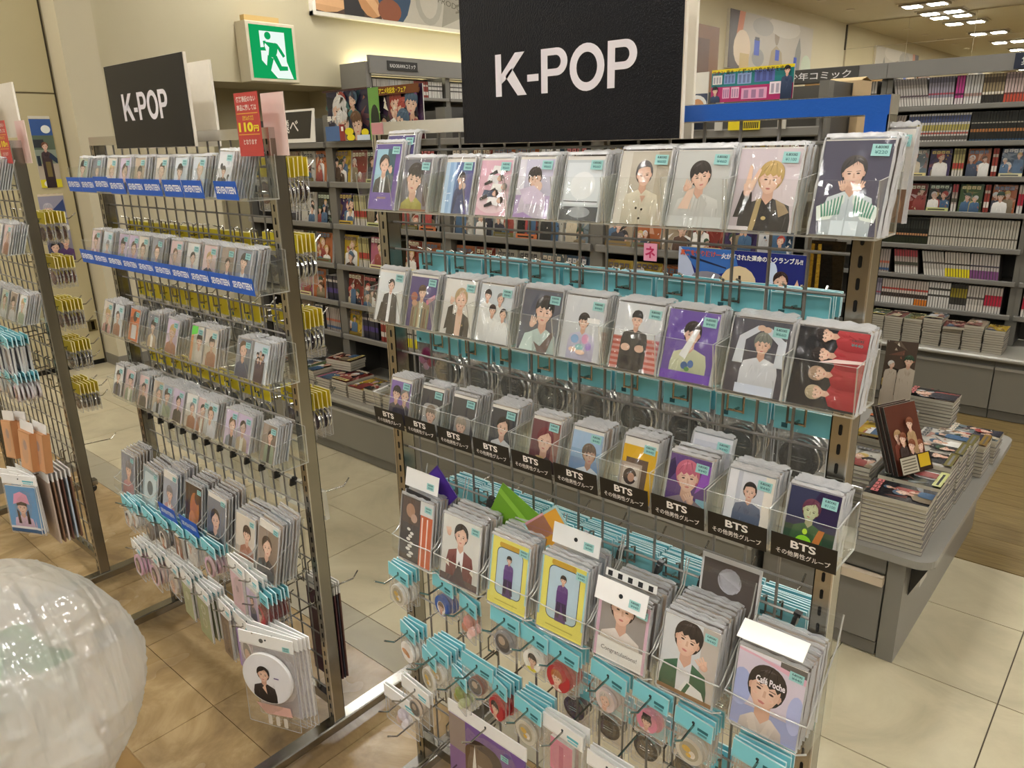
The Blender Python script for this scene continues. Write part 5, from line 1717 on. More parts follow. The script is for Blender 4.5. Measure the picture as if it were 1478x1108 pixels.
R1.append((0.2165, 0.062, 0.086, A, 7, 'blue curtain striped card with a dark seated figure', '¥660', None))
A = [(rect(0, 1, 0, h), '#e0b4c4'), (ell(0.5, 0.3, 0.5, 0.25), '#ead0d8')]
for i, (x, y) in enumerate([(0.62, 1.08), (0.5, 0.86), (0.66, 0.66), (0.42, 0.5), (0.6, 0.34)]):
    A += [([(x - 0.24, y - 0.04), (x + 0.12, y - 0.12), (x + 0.14, y + 0.08), (x - 0.2, y + 0.1)], ['#f2f0f0', '#e8e6ea', '#f4f2f0', '#3a4a6a', '#f0eef0'][i]), ([(x - 0.3, y - 0.16), (x - 0.05, y - 0.08), (x - 0.1, y), (x - 0.32, y - 0.1)], '#2c2a30')]
    figure(A, x + 0.16, y + 0.02, 0.065, '#2a2224', '#f0eef0', style='bob', tilt=-1.3, body=False)
R1.append((0.294, 0.064, 0.086, A, 7, 'pink card of people in white tumbling sideways', '¥660', None))
A = portrait(h, '#c9c6dc', 0.5, 0.86, 0.16, '#2a2224', '#e2d8ea', style='bob', tilt=0.15, under=[(rect(0, 1, 0, 0.5), '#b8a4cc'), (rect(0, 0.2, 0.5, h), '#e4e2ec')], extra=[([(0.0, 0.05), (0.3, 0.12), (0.6, 0.0), (0, 0)], '#a88cc0'), (ell(0.62, 0.70, 0.12, 0.12), '#e6c6b4'), ([(0.1, 0.62), (0.5, 0.72), (0.86, 0.5), (0.9, 0.3), (0.3, 0.3)], '#dccde4')], wide=2.2)
R1.append((0.3725, 0.065, 0.088, A, 8, 'lilac toned card of a dark-haired person hiding the chin', '¥660', None))
A = [(rect(0, 1, 0, h), '#c8d0d4'), (rect(0, 1, 0, 0.3), '#4c5258'), (rect(0.05, 0.95, 0.34, 1.24), '#dfe6ea'), (ell(0.5, 0.75, 0.33, 0.3), '#eef2f4'), (rect(0.05, 0.95, 0.40, 0.42), '#3a3e44'), (ell(0.5, 0.18, 0.3, 0.12), '#9aa0a4')]  # pale ellipse paints the glare into the print
R1.append((0.4585, 0.064, 0.088, A, 9, 'silvery white card with a glare and dark foot', '¥660', None))
h = 1.28
A = portrait(h, '#c3bba9', 0.52, 0.86, 0.145, '#6a686c', '#dcd4bc', style='up', tilt=0.12, under=[(rect(0, 0.22, 0, h), '#d8d4c8'), (rect(0.75, 1, 0, h), '#b4ab98')], extra=[(ell(0.46, 0.28, 0.022, 0.022), '#3a3632'), (ell(0.58, 0.26, 0.022, 0.022), '#3a3632'), (ell(0.55, 0.1, 0.022, 0.022), '#3a3632'), ([(0.5, 0.5), (0.62, 0.5), (0.56, 0.38)], '#d8b09a'), ([(0.49, 0.0), (0.51, 0.0), (0.51, 0.36), (0.49, 0.36)], '#c4bca4')], wide=2.3, tie=None)
R1.append((0.553, 0.073, 0.0945, A, 7, 'beige card of a grey-haired person in a buttoned cream coat', '¥600', None))
A = portrait(h, '#c5c7c3', 0.50, 0.84, 0.16, '#26211f', '#d6d6d2', style='bob', tilt=0.25, extra=[([(0.16, 0.3), (0.3, 0.62), (0.42, 0.66), (0.4, 0.3)], '#e2c4b0'), ([(0.55, 0.56), (0.7, 0.4), (0.62, 0.1), (0.56, 0.2)], '#c0c0bc'), (rect(0, 1, 0, 0.18), '#c8cac8')] + [([(0.3 + 0.09 * i, 0), (0.32 + 0.09 * i, 0), (0.42 + 0.06 * i, 0.5), (0.40 + 0.06 * i, 0.5)], '#bfbfbb') for i in range(5)], wide=2.4)
hand(A, 0.27, 0.66, 0.10, SK, -0.4)
R1.append((0.6355, 0.073, 0.0945, A, 7, 'pale grey card of a person in white shirt, cheek on hand', '¥460', None))
A = portrait(h, '#cfc2c8', 0.56, 0.80, 0.17, '#d8b66a', '#2b2724', '#1e1c1c', style='bob', tilt=-0.08, under=[(rect(0.6, 1, 0.4, h), '#d8ccd0')], extra=[([(0.44, 0.1), (0.48, 0.5), (0.40, 0.5), (0.34, 0.0), (0.42, 0)], '#b09a6a'), ([(0.7, 0.5), (0.86, 0.42), (0.95, 0.3), (0.8, 0.22)], '#a08a6a'), ([(0.05, 0.2), (0.14, 0.62), (0.3, 0.6), (0.36, 0.2)], '#2f2a28'), ([(0.16, 0.66), (0.2, 1.02), (0.25, 1.02), (0.26, 0.68)], '#e6c2a8'), ([(0.22, 0.68), (0.36, 0.98), (0.40, 0.95), (0.31, 0.64)], '#e6c2a8'), (ell(0.56, 0.2, 0.04, 0.03), '#c8b078'), (rect(0, 0.34, 0, 0.06), '#dcd4d6')], wide=2.3)
hand(A, 0.22, 0.60, 0.10, SK, 0.0, 2)
R1.append((0.7195, 0.074, 0.0965, A, 7, 'rosy card of a blond person in black bomber making a peace sign', '¥1100', None))
h = 1.42
A = [(rect(0, 1, 0, h), '#4c4a5e')]
figure(A, 0.5, 0.93, 0.155, '#3a3638', '#d8e4ea', style='part', wide=2.2, tilt=0.05)
for sx in (-1, 1):
    A.append(([(0.5 + sx * 0.06, 0.62), (0.5 + sx * 0.12, 0.58), (0.5 + sx * 0.46, 0.42), (0.5 + sx * 0.42, 0.2), (0.5 + sx * 0.22, 0.24), (0.5 + sx * 0.06, 0.5)], '#e6efe9'))
    for i in range(7):
        q = i / 7
        A.append(([(0.5 + sx * (0.09 + 0.34 * q), 0.60 - 0.16 * q), (0.5 + sx * (0.11 + 0.34 * q), 0.60 - 0.16 * q), (0.5 + sx * (0.13 + 0.27 * q), 0.30 - 0.05 * q), (0.5 + sx * (0.10 + 0.27 * q), 0.32 - 0.05 * q)], '#5c9a84'))
    hand(A, 0.5 + sx * 0.115, 0.72, 0.085, SK, -sx * 0.25)
A += [(rect(0.3, 0.7, 0, 0.22), '#dbe6ec'), (rect(0.49, 0.51, 0, 0.55), '#b8c6cc')]
R1.append((0.8155, 0.072, 0.1035, A, 7, 'slate card of a person cupping both cheeks in green striped sleeves', '¥220', None))


def overlay_text(parent, s, x0, x1, z0, z1, col, bold=0.02, y=-0.0020):
    b = MB()
    write(b, s, x0, x1, z0, z1, y, col, bold)
    part('printed_text', b, ['print'], parent)


TRAYN = ['nearest the exit sign', 'second along', 'in the middle', 'fourth along', 'at the upright with slots']
for r, zt in enumerate((1.342, 1.142, 0.944)):
    for k in range(5):
        tray(-0.011 + 0.1730 * k, 0.1725, zt - 0.0, Y1, 'clear two-pocket card tray %s, %s row of the front rack' % (TRAYN[k], ['top', 'second', 'third'][r]), 'clear card trays of the front rack')
CELL = 0.0865
for i, (x, w, hc, A, n, d, pr, tx) in enumerate(R1):
    t = stack('photo_card', 'photo_card', x, -0.087, 1.343, w, hc, A, n, d, LX, pr)
    if tx:
        overlay_text(t, tx, -0.014, 0.010, 0.017, 0.0215, '#d0b070')
# taller purple card behind the first, and a loose pack at the end
A = [(rect(0, 1, 0, 1.8), '#4a4080'), (rect(0.1, 0.9, 0.4, 1.7), '#3a3468'), (rect(0, 1, 0, 0.3), '#6a50a4')]
stack('photo_card', 'photo_card', 0.047, -0.070, 1.343, 0.070, 0.128, A, 3, 'taller purple card standing behind the suit and tie one', LX, '¥440')
A = [(rect(0, 1, 0, 1.5), '#8a6a50'), (rect(0, 1, 1.2, 1.5), '#e4e2dc'), (ell(0.5, 0.6, 0.4, 0.5), '#b08a68')]
stack('photo_card', 'photo_card', 0.842, -0.022, 1.353, 0.03, 0.10, A, 2, 'narrow hanging pack in brown at the rack end', LX, '¥330', lab=True, lean=0.12)

# second row
R2_ = []
h = 1.30
A = portrait(h, '#dfe4e6', 0.52, 0.96, 0.105, '#1f1b1d', '#2e2e32', '#eceef0', style='part', wide=2.5, extra=[([(0.1, 0.0), (0.2, 0.5), (0.3, 0.5), (0.24, 0)], '#26262a'), ([(0.9, 0.0), (0.82, 0.5), (0.74, 0.5), (0.78, 0)], '#26262a')])
R2_.append((0.029, 0.068, A, 4, 'white card of a person in open black blazer over a white top', '¥440'))
A = portrait(h, '#4a3c78', 0.48, 0.90, 0.12, '#5c4434', '#9a8468', '#c4c8b4', style='bob', tilt=0.1, wide=2.6, extra=[(ell(0.2, 0.78, 0.12, 0.12), '#b06a58'), ([(0.66, 0.72), (0.95, 0.9), (0.98, 0.8), (0.7, 0.6)], '#d07a98'), (ell(0.24, 0.62, 0.1, 0.08), '#c89a80')] + [(rect(0.2 + 0.11 * i, 0.24 + 0.11 * i, 0.02, 0.5), ['#6a503c', '#8a9a7a', '#c0a884', '#5a6a6a'][i % 4]) for i in range(6)])
R2_.append((0.1155, 0.068, A, 5, 'violet card of a person in a patterned coat', '¥440'))
A = portrait(h, '#e3e2dd', 0.56, 0.82, 0.165, '#cdb183', '#353230', '#d8b8a4', style='part', tilt=0.1, wide=2.0, extra=[([(0.12, 0.1), (0.18, 0.62), (0.34, 0.7), (0.36, 0.2)], '#353230'), (ell(0.62, 0.3, 0.018, 0.018), '#c8b078'), (ell(0.70, 0.25, 0.018, 0.018), '#c8b078')])
hand(A, 0.27, 0.76, 0.09, SK, -0.2)
R2_.append((0.205, 0.072, A, 7, 'ivory card of a blond person in a black jacket', '¥440'))
A = group_shot(h, '#cfd8de', [(0.24, 1.05), (0.64, 1.0), (0.46, 0.72), (0.80, 0.66)], '#eceeec', None, 0.085, 2.3)
R2_.append((0.286, 0.070, A, 8, 'pale card of four people all in white', '¥440'))
A = portrait(h, '#4c4f5e', 0.58, 0.82, 0.20, '#211d1f', '#b4cac4', style='bob', tilt=-0.12, wide=1.9, extra=[([(0.42, 0.2), (0.55, 0.0), (0.78, 0.0), (0.92, 0.42), (0.86, 0.45), (0.6, 0.12)], '#5a4238'), ([(0.06, 0.0), (0.16, 0.34), (0.36, 0.4), (0.42, 0.0)], '#bcd0ca')])
hand(A, 0.32, 0.56, 0.12, SK, -0.3)
R2_.append((0.38, 0.074, A, 7, 'dark slate card of a person in mint shirt and brown vest', '¥440'))
A = portrait(h, '#d3d8dc', 0.52, 0.78, 0.115, '#2a2423', '#c9c6e0', style='bob', wide=2.7, extra=[(ell(0.36, 0.42, 0.1, 0.09), '#8cb0d8'), (ell(0.62, 0.44, 0.09, 0.1), '#d89ac0'), (ell(0.5, 0.26, 0.1, 0.07), '#8ec4c4'), (ell(0.72, 0.3, 0.07, 0.09), '#a488cc'), (ell(0.34, 0.2, 0.1, 0.05), '#e2c0aa'), (ell(0.54, 0.16, 0.12, 0.05), '#e2c0aa'), (rect(0.6, 0.9, 0.78, 0.88), '#f4f4f2')])
R2_.append((0.46, 0.071, A, 7, 'white card of a person in tie-dye shirt', '¥440'))
A = portrait(h, '#d6dade', 0.46, 0.94, 0.105, '#24211f', '#2c2b2b', style='cap', wide=2.5, under=[(rect(0, 1, 0, 0.62), '#c8908a')] + [(rect(0, 1, 0.05 + 0.1 * i, 0.10 + 0.1 * i), '#b8574c') for i in range(6)], extra=[(ell(0.3, 0.42, 0.1, 0.07), '#dcb8a2'), (ell(0.6, 0.42, 0.1, 0.07), '#dcb8a2'), (rect(0.2, 0.74, 0.0, 0.26), '#262526')])
R2_.append((0.552, 0.074, A, 8, 'card of a person in black tee before red railings', '¥440'))
A = portrait(h, '#6246a4', 0.52, 0.84, 0.145, '#2e2624', '#ccd0ac', style='bob', wide=2.3, extra=[([(0.32, 0.45), (0.56, 0.95), (0.66, 0.95), (0.46, 0.4)], '#eef0f0'), (rect(0, 1, 0, 0.16), '#6a3fae'), (ell(0.46, 0.28, 0.07, 0.07), '#4a6a9a'), (ell(0.58, 0.32, 0.06, 0.07), '#5a7ab0'), (ell(0.52, 0.22, 0.05, 0.04), '#5a8a50')])  # slanted white streak is a glare painted into the print
R2_.append((0.6335, 0.073, A, 7, 'bright purple card of a person in a pale floral top', '¥440'))
A = portrait(h, '#47454f', 0.56, 0.84, 0.125, '#8a9088', '#dcdfe6', style='bob', wide=2.4, under=[], extra=[([(0.08, 0.5), (0.14, 0.95), (0.44, 1.16), (0.5, 1.08), (0.26, 0.9), (0.26, 0.5)], '#d3d9e2'), ([(0.96, 0.5), (0.96, 0.92), (0.66, 1.14), (0.6, 1.06), (0.82, 0.88), (0.8, 0.5)], '#d3d9e2'), (ell(0.5, 1.12, 0.07, 0.05), '#dcbca6'), (ell(0.6, 1.1, 0.07, 0.05), '#dcbca6'), (rect(0.2, 0.86, 0, 0.16), '#ccd4e4')])
R2_.append((0.726, 0.074, A, 6, 'dark card of a person in white forming a heart overhead', '¥660'))
B = [(rect(0, 1.3, 0, 1), '#242324')]
for i, x in enumerate((0.12, 0.40, 0.68, 0.96)):
    figure(B, x + 0.1, 0.60, 0.088, ['#c8b89a', '#b89a80', '#2a2422', '#262122'][i], '#b62f34', style='bob', wide=2.0, tilt=0.05)
A = [([(1 - y, x) for x, y in clip(p, 1.3, 1.0)], c) for p, c in B if len(clip(p, 1.3, 1.0)) >= 3]
A += [([(0.35, 0.66), (1.0, 0.72), (1.0, 0.76), (0.6, 0.74)], '#f0d8d4')]
R2_.append((0.8115, 0.080, A, 6, 'black and red card of four people printed sideways', '¥440'))
for i, (x, w, A, n, d, pr) in enumerate(R2_):
    stack('photo_card', 'photo_card', x, -0.087, 1.143, w, 0.0925, A, n, d, 'front rack second row', pr)

# third row with the black tags
R3_ = []
h = 1.45
A = group_shot(h, '#6a4a94', [(0.3, 1.0), (0.74, 0.98)], '#3a3444', None, 0.17, 1.9)
A[0] = (rect(0, 1, 0, h), '#8a70b0')
R3_.append((0.0, A, 6, 'violet card of two pale faces', '¥440'))
A = portrait(h, '#3b3a3e', 0.5, 0.62, 0.2, '#8a7a6a', '#8c8a8a', style='bob', under=[(rounded(0.1, 0.9, 0.0, 1.0, 0.2), '#b0aeac')])
R3_.append((0.0, A, 6, 'dark card with grey arch and a blurry portrait', '¥440'))
A = portrait(h, '#454446', 0.45, 0.55, 0.19, '#b0a090', '#a8a4a2', style='bob', under=[(rounded(0.15, 0.85, 0.0, 0.9, 0.2), '#9a9896')])
R3_.append((-0.006, A, 7, 'charcoal card with a small grey portrait leaning over', '¥440'))
A = portrait(h, '#57555a', 0.5, 0.9, 0.2, '#221d1e', '#e2e2e4', style='part', tilt=-0.15, under=[(rect(0, 1, 0, h), '#47484c')], extra=[(rect(0.55, 0.95, 0.25, 0.4), '#eceae4')])
R3_.append((0.0, A, 7, 'grey card of a person in a white hood', '¥660'))
A = portrait(h, '#6a3a40', 0.5, 0.86, 0.24, '#7c2c38', '#3a2c2c', style='part', tilt=-0.1, under=[(rect(0.75, 1, 0, h), '#9a6a60')], extra=[(ell(0.4, 0.4, 0.15, 0.03), '#d0b080')])
R3_.append((0.004, A, 5, 'dusky card of a person with wine red hair and gold chain', '¥440'))
A = portrait(h, '#8fb2d4', 0.62, 0.84, 0.19, '#7a6a5c', '#e6ebf0', style='bob', tilt=0.2, under=[(rect(0, 1, 0, 0.7), '#7f9cc0'), (rect(0, 1, 0.95, h), '#a8c4e0')], skin='#c8a890')
R3_.append((-0.002, A, 7, 'sky blue card of a person by the sea', '¥440'))
A = [(rect(0, 1, 0, h), '#e2b42a'), (rect(0.12, 0.78, 0.0, 1.12), '#6a5648'), (rect(0.0, 0.62, 0, 0.98), '#b4a496'), (rect(0.08, 0.56, 0.35, 0.9), '#d0c4b8'), (ell(0.3, 0.62, 0.2, 0.22), '#3a2a26'), (ell(0.34, 0.6, 0.1, 0.12), '#c89a84'), (ell(0.48, 0.6, 0.05, 0.06), '#e8e0e0'), (rect(0, 0.62, 0, 0.3), '#c4a890')]
R3_.append((0.004, A, 6, 'yellow framed card with a sideways brown photo', '¥440'))
A = portrait(h, '#5a3a7c', 0.48, 0.90, 0.24, '#e0718f', '#8a7c84', style='bob', tilt=0.1, under=[([(0.7, 0.6), (1, 0.9), (1, 1.3), (0.8, 1.1)], '#9a5ac0'), ([(0, 0.7), (0.2, 1.0), (0.1, 1.3), (0, 1.2)], '#3c2c58'), (rect(0.75, 1, 0, 0.5), '#8cb8c8')])
hand(A, 0.62, 0.42, 0.14, SK, 0.6)
R3_.append((-0.002, A, 6, 'violet card of a person with bright pink hair', '¥440'))
A = portrait(h, '#d9dbe2', 0.5, 0.98, 0.125, '#25211f', '#5b6884', style='up', wide=2.3, under=[(rect(0, 0.2, 0, h), '#e9eaee'), (rect(0.2, 0.3, 0, h), '#c4c8d2'), (rect(0.8, 1, 0, h), '#efe8dc')])
R3_.append((0.0, A, 7, 'white card of a person in blue denim shirt', '¥440'))
A = portrait(h, '#22264a', 0.46, 0.95, 0.15, '#6a2a48', '#2f5a2c', style='part', tilt=-0.2, skin='#b8c89a', under=[(rect(0, 1, 0, 0.6), '#2c4a34'), (ell(0.8, 1.1, 0.3, 0.4), '#2a1c48')], extra=[(ell(0.42, 0.3, 0.16, 0.14), '#9ae02a'), (ell(0.42, 0.52, 0.05, 0.06), '#c8f040'), ([(0.55, 0.2), (0.7, 0.2), (0.8, 0.62), (0.68, 0.62)], '#d0803a'), (ell(0.66, 0.2, 0.06, 0.14), '#a0e030')])
R3_.append((-0.004, A, 6, 'dark card of a person lit neon green and pink', '¥1100'))
for i, (dx, A, n, d, pr) in enumerate(R3_):
    x = -0.006 + CELL * (i + 0.5) + dx
    wc = 0.056 if i not in (7, 8, 9) else 0.062
    stack('trading_card', 'trading_card', x, -0.086, 0.945, wc, 0.086 if i != 6 else 0.092, A, n, d, 'front rack third row', pr, dy=0.0062, lean=0.25)
    b = MB()
    b.box(-0.0405, 0.0405, -0.0006, 0.0, 0, 0.0345, '#25221c')
    write(b, 'BTS', -0.0155, 0.0155, 0.0190, 0.0300, -0.0010, '#f2efe9', 0.028)
    write(b, 'その他男性グループ', -0.0335, 0.0335, 0.0065, 0.0145, -0.0010, '#e6e2dc', 0.012)
    obj('name_tag', b.mesh('name_tag', ['print']), None, (-0.006 + CELL * (i + 0.5), -0.1022, 0.9445), (0.115, 0, 0), 'black name tag with white letters in front of the %s' % d, 'tag', 'black name tags of the third row')
# white folded sheet behind the pink haired card
stack('trading_card', 'trading_card', 0.648, -0.045, 0.945, 0.06, 0.105, [(rect(0, 1, 0, 2), '#dcdce2'), (rect(0.05, 0.95, 1.3, 1.6), '#c8cad4')], 2, 'pale card sticking up behind the pink hair', 'front rack third row', '¥440', lab=True)

# fourth row: deep clear pockets
POC = [(0.050, 0.150), (0.166, 0.272), (0.286, 0.384), (0.398, 0.502), (0.514, 0.616), (0.628, 0.726), (0.742, 0.846)]


def pocket(x0, x1, z, y, label, group, hb=0.165, hf=0.052, d=0.125):
    t = obj('clear_pocket', None, loc=((x0 + x1) / 2, y, z), label=label, cat='pocket', group=group)
    W = (x1 - x0) / 2
    r = 0.012
    prof = [(-d, hf), (-d - 0.004, 0.5 * hf), (-d, r), (-d + r, 0), (-0.026, 0), (-0.024, hb)]
    b = MB()
    for i in range(len(prof) - 1):
        (a, c), (e, f) = prof[i], prof[i + 1]
        b.add([(-W, a, c), (W, a, c), (W, e, f), (-W, e, f)], [(0, 1, 2, 3)])
    part('shell', b, ['acrylic'], t)
    curve = [(-d, hf), (-d + 0.012, hf + 0.004), (-d + 0.04, hf + 0.03), (-0.036, hb * 0.75), (-0.024, hb)]
    for s in (-1, 1):
        b = MB()
        poly = [(s * W, p, q) for p, q in [(-d, hf), (-d - 0.004, 0.5 * hf), (-d, r), (-d + r, 0), (-0.026, 0), (-0.024, hb)]] + [(s * W, p, q) for p, q in reversed(curve[1:-1])]
        b.add(poly, [tuple(range(len(poly)))])
        part('side_wall', b, ['acrylic'], t)
    b = MB()
    rim = [(-W, p, q) for p, q in reversed(curve)] + [(-W * 0.0, -d - 0.002, hf - 0.001)] + [(W, p, q) for p, q in curve]
    b.tube(rim, 0.0012, '#ffffff', 5)
    part('rim', b, ['acrylic_edge'], t)
    b = MB()
    b.tube([(-W, -d + r, 0.001), (-W + 0.01, -d + 0.004, 0.0), (W - 0.01, -d + 0.004, 0.0), (W, -d + r, 0.001)], 0.0014, '#ffffff', 5)
    part('bottom_rim', b, ['acrylic_edge'], t)
    return t


BIG = []
h = 1.5
A = [(rect(0, 1, 0, h), '#4a4546'), (rect(0.62, 1, 0.0, 1.15), '#c8623a'), (rect(0.66, 0.7, 0, 1.1), '#f0dcd0'), (rect(0.82, 0.86, 0, 1.1), '#f0dcd0'), (rect(0.05, 0.58, 0.85, 1.42), '#5a4a44'), (ell(0.3, 1.15, 0.14, 0.16), '#b08a74'), (ell(0.42, 1.0, 0.1, 0.1), '#c0a090'), (rect(0.6, 1, 1.15, h), '#dcdcda')]
for i in range(9):
    A.append((ell(0.33 + 0.06 * math.sin(i * 2.1), 0.12 + 0.075 * i, 0.08 - 0.003 * i, 0.035), '#e8e6e2'))
BIG.append((A, 7, 'dark card with white brush script and orange stripes', '¥440'))
A = portrait(h, '#dcdcd6', 0.5, 0.98, 0.15, '#221d1c', '#7c3a36', '#ececec', style='part', tilt=-0.05, wide=2.2, extra=[([(0.3, 0.0), (0.5, 0.5), (0.7, 0.0)], '#4a3a3c'), ([(0.12, 0.35), (0.2, 0.45), (0.24, 0.3)], '#e8e0d4'), ([(0.78, 0.35), (0.86, 0.45), (0.88, 0.28)], '#e8e0d4'), (rect(0, 1, 0, 0.14), '#5a4c50')])
hand(A, 0.18, 0.98, 0.09, SK, 0.2)
BIG.append((A, 7, 'card of a person in maroon cardigan with white collar', '¥440'))


def bottle(side):
    A = [(rect(0, 1, 0, h), '#9ecbd6'), (rounded(0.04, 0.96, 0.03, h - 0.04, 0.05), '#e8e06a'), (rounded(0.17, 0.85, 0.24, 1.24, 0.12), '#2c3a4c'), (rounded(0.185, 0.835, 0.255, 1.225, 0.11), '#b9d3e2'), (rounded(0.22, 0.75, 1.24, 1.34, 0.04), '#c8a030')]
    figure(A, 0.5, 1.02, 0.055, '#2a2020', '#5c3a80', style='bob', wide=2.0)
    A += [(rect(0.38, 0.62, 0.58, 0.80), '#5c3a80'), ([(0.40, 0.30), (0.47, 0.30), (0.50, 0.6), (0.40, 0.6)], '#3a2c50'), ([(0.58, 0.30), (0.65, 0.30), (0.60, 0.6), (0.50, 0.6)], '#3a2c50'), (rect(0.2, 0.8, 0.10, 0.125), '#b8b048'), (rect(0.2, 0.8, 0.15, 0.175), '#b8b048'), (rect(0.0, 1, 0.0, 0.235), '#e8e06a'), (rect(0.2, 0.8, 0.10, 0.12), '#b8b048')]
    return A


BIG.append((bottle(0), 8, 'yellow bottle card of a person in violet raising one arm', '¥440'))
BIG.append((bottle(1), 8, 'yellow bottle card of a person in violet with folded arms', '¥440'))
A = portrait(h, '#dcb8cc', 0.48, 0.96, 0.205, '#3a2a24', '#e6ddd6', style='bob', tilt=-0.05, wide=1.9, under=[(rect(0.06, 0.94, 0.3, 1.42), '#9a9490'), ], extra=[(rect(0, 1, 0, 0.36), '#ecebe8'), (rect(0, 0.05, 0, h), '#dcb8cc'), (rect(0.95, 1, 0, h), '#dcb8cc')])
BIG.append((A, 9, 'pink framed instant-photo card of a brown-haired person', '¥440'))
A = portrait(h, '#d6dadc', 0.45, 0.98, 0.21, '#251f1e', '#2e6244', '#dcdce0', style='bob', tilt=-0.2, wide=1.9, under=[(rect(0.7, 1, 0, h), '#c4bcb4')], extra=[([(0.36, 0.0), (0.5, 0.3), (0.8, 0.2), (0.9, 0.0)], '#e6e6e4'), ([(0.42, 0.0), (0.54, 0.26), (0.6, 0.24), (0.5, 0)], '#2e6244'), (rect(0, 1, 0, 0.07), '#8a6a48')])
hand(A, 0.78, 0.66, 0.12, SK, 0.7)
BIG.append((A, 9, 'card of a person in green varsity jacket resting the chin', '¥440'))
A = portrait(h, '#dcd2e2', 0.46, 0.68, 0.23, '#26201f', '#d8ccc4', style='bob', tilt=-0.18, wide=1.4, under=[(rect(0, 1, 0, 0.35), '#9aa4d0'), (ell(0.1, 0.6, 0.16, 0.3), '#a8b4e0'), (ell(0.92, 0.5, 0.12, 0.3), '#b4bce4'), (rect(0.0, 1, 1.16, h), '#ece8f0'), (rect(0.62, 1, 1.1, h), '#6a6460'), ([(0, 1.16), (0.3, 1.14), (1, 1.0), (1, 1.1), (0, 1.2)], '#e8b8cc')], extra=[])
BIG.append((A, 9, 'pastel card of a person under pale handwritten lettering', '¥440'))
for i, (x0, x1) in enumerate(POC):
    pocket(x0 - 0.004, x1 + 0.004, 0.680, Y1, 'deep clear pocket holding the %s' % BIG[i][2], 'deep clear pockets of the front rack')
    A, n, d, pr = BIG[i]
    w = (x1 - x0) - 0.012
    hb = [0.128, 0.124, 0.122, 0.124, 0.106, 0.114, 0.112][i]
    t = stack('card_set', 'card_set', (x0 + x1) / 2 - 0.003, -0.118, 0.683, w, hb, A, n, d, 'front rack pockets', pr, lean=0.16, dy=0.0088, top=0.006, rise=0.0006)
    if i == 4:
        overlay_text(t, 'Congratulations!', -0.032, 0.032, 0.012, 0.021, '#4a4a50', 0.0)
    if i == 6:
        overlay_text(t, 'Café Poche', -0.018, 0.022, 0.072, 0.082, '#f4f0f4', 0.03)


def sheet(name, x, y, z, w, h, col, label, rot=(0, 0, 0), price=None, hole=False, mat='print', cat='card', sub=None):
    b = MB()
    b.box(-w / 2, w / 2, 0, 0.0014, 0, h, col)
    if sub:
        for p, c in sub:
            b.poly([(u * w - w / 2, v * h) for u, v in p], c, -0.0004)
    if hole:
        b.disc(0, h * 0.5, 0.0035, -0.0006, 0, '#2a3034', n=12)
    t = obj(name, b.mesh(name, [mat]), None, (x, y, z), rot, label, cat)
    if price:
        obj('price_label', label_mesh(price), t, (w * 0.28, -0.0006, h * 0.2))
    return t


sheet('card_sheet', 0.088, -0.060, 0.795, 0.072, 0.072, '#4a2f8a', 'purple square card standing on its corner behind white header', (0.0, math.pi / 4, 0), sub=[(rect(0.05, 0.95, 0.05, 0.95), '#53349a')])
sheet('header_sheet', 0.092, -0.085, 0.822, 0.09, 0.036, '#f2f2f0', 'white folded header above the dark brush script card', (-0.2, 0.0, 0), '¥440')
sheet('black_sheet', 0.095, -0.098, 0.800, 0.066, 0.022, '#2c2b2d', 'short black backing strip below the white header', (-0.1, 0.05, 0))
sheet('green_folder', 0.262, -0.045, 0.745, 0.11, 0.11, '#6fa22e', 'leaf green folder leaning behind the maroon cardigan card', (-0.1, 0.42, 0), sub=[([(0, 0.8), (1, 0.6), (1, 0.7), (0, 0.9)], '#8abf42')])
sheet('card_sheet', 0.352, -0.062, 0.790, 0.078, 0.085, '#a8cdd0', 'orange yellow square card tipped on its corner in a blue rim', (-0.1, math.pi / 4 + 0.1, 0), '¥440', sub=[(rect(0.05, 0.95, 0.05, 0.95), '#e0a63c'), (rect(0.0, 0.5, 0.05, 0.6), '#d8a0a8')])
sheet('header_sheet', 0.455, -0.085, 0.826, 0.092, 0.034, '#f0f3f4', 'white header with punched hole above the folded-arms card', (-0.2, 0.0, 0), '¥440', True)
sheet('header_sheet', 0.568, -0.128, 0.790, 0.088, 0.035, '#f2f2f0', 'white header with punched hole above the instant-photo card', (-0.25, 0.02, 0), '¥440', True)
sheet('checker_strip', 0.572, -0.105, 0.820, 0.088, 0.012, '#e8e8e4', 'white strip with black checks behind punched header', (-0.2, 0.0, 0), sub=[(rect(0.05 + 0.2 * i, 0.14 + 0.2 * i, 0.1, 0.8), '#2a2a2c') for i in range(5)])
sheet('card_sheet', 0.556, -0.118, 0.785, 0.06, 0.018, '#b08c60', 'brown paper strip under punched header', (-0.2, 0.1, 0))
sheet('header_sheet', 0.790, -0.118, 0.818, 0.088, 0.028, '#f4f2ea', 'white folded header flap above the pastel card', (-1.0, 0.0, 0.0))
sheet('back_sheet', 0.690, -0.04, 0.70, 0.092, 0.165, '#d8d8d8', 'tall white backing sheet behind the varsity jacket card', (-0.12, 0.0, 0), sub=[(rect(0.04, 0.96, 0.0, 0.96), '#5c5450'), (ell(0.5, 0.8, 0.2, 0.12), '#e0e0e8')])


# ------------------------------------------------------------------ hooks and hanging packs
_hk = {}


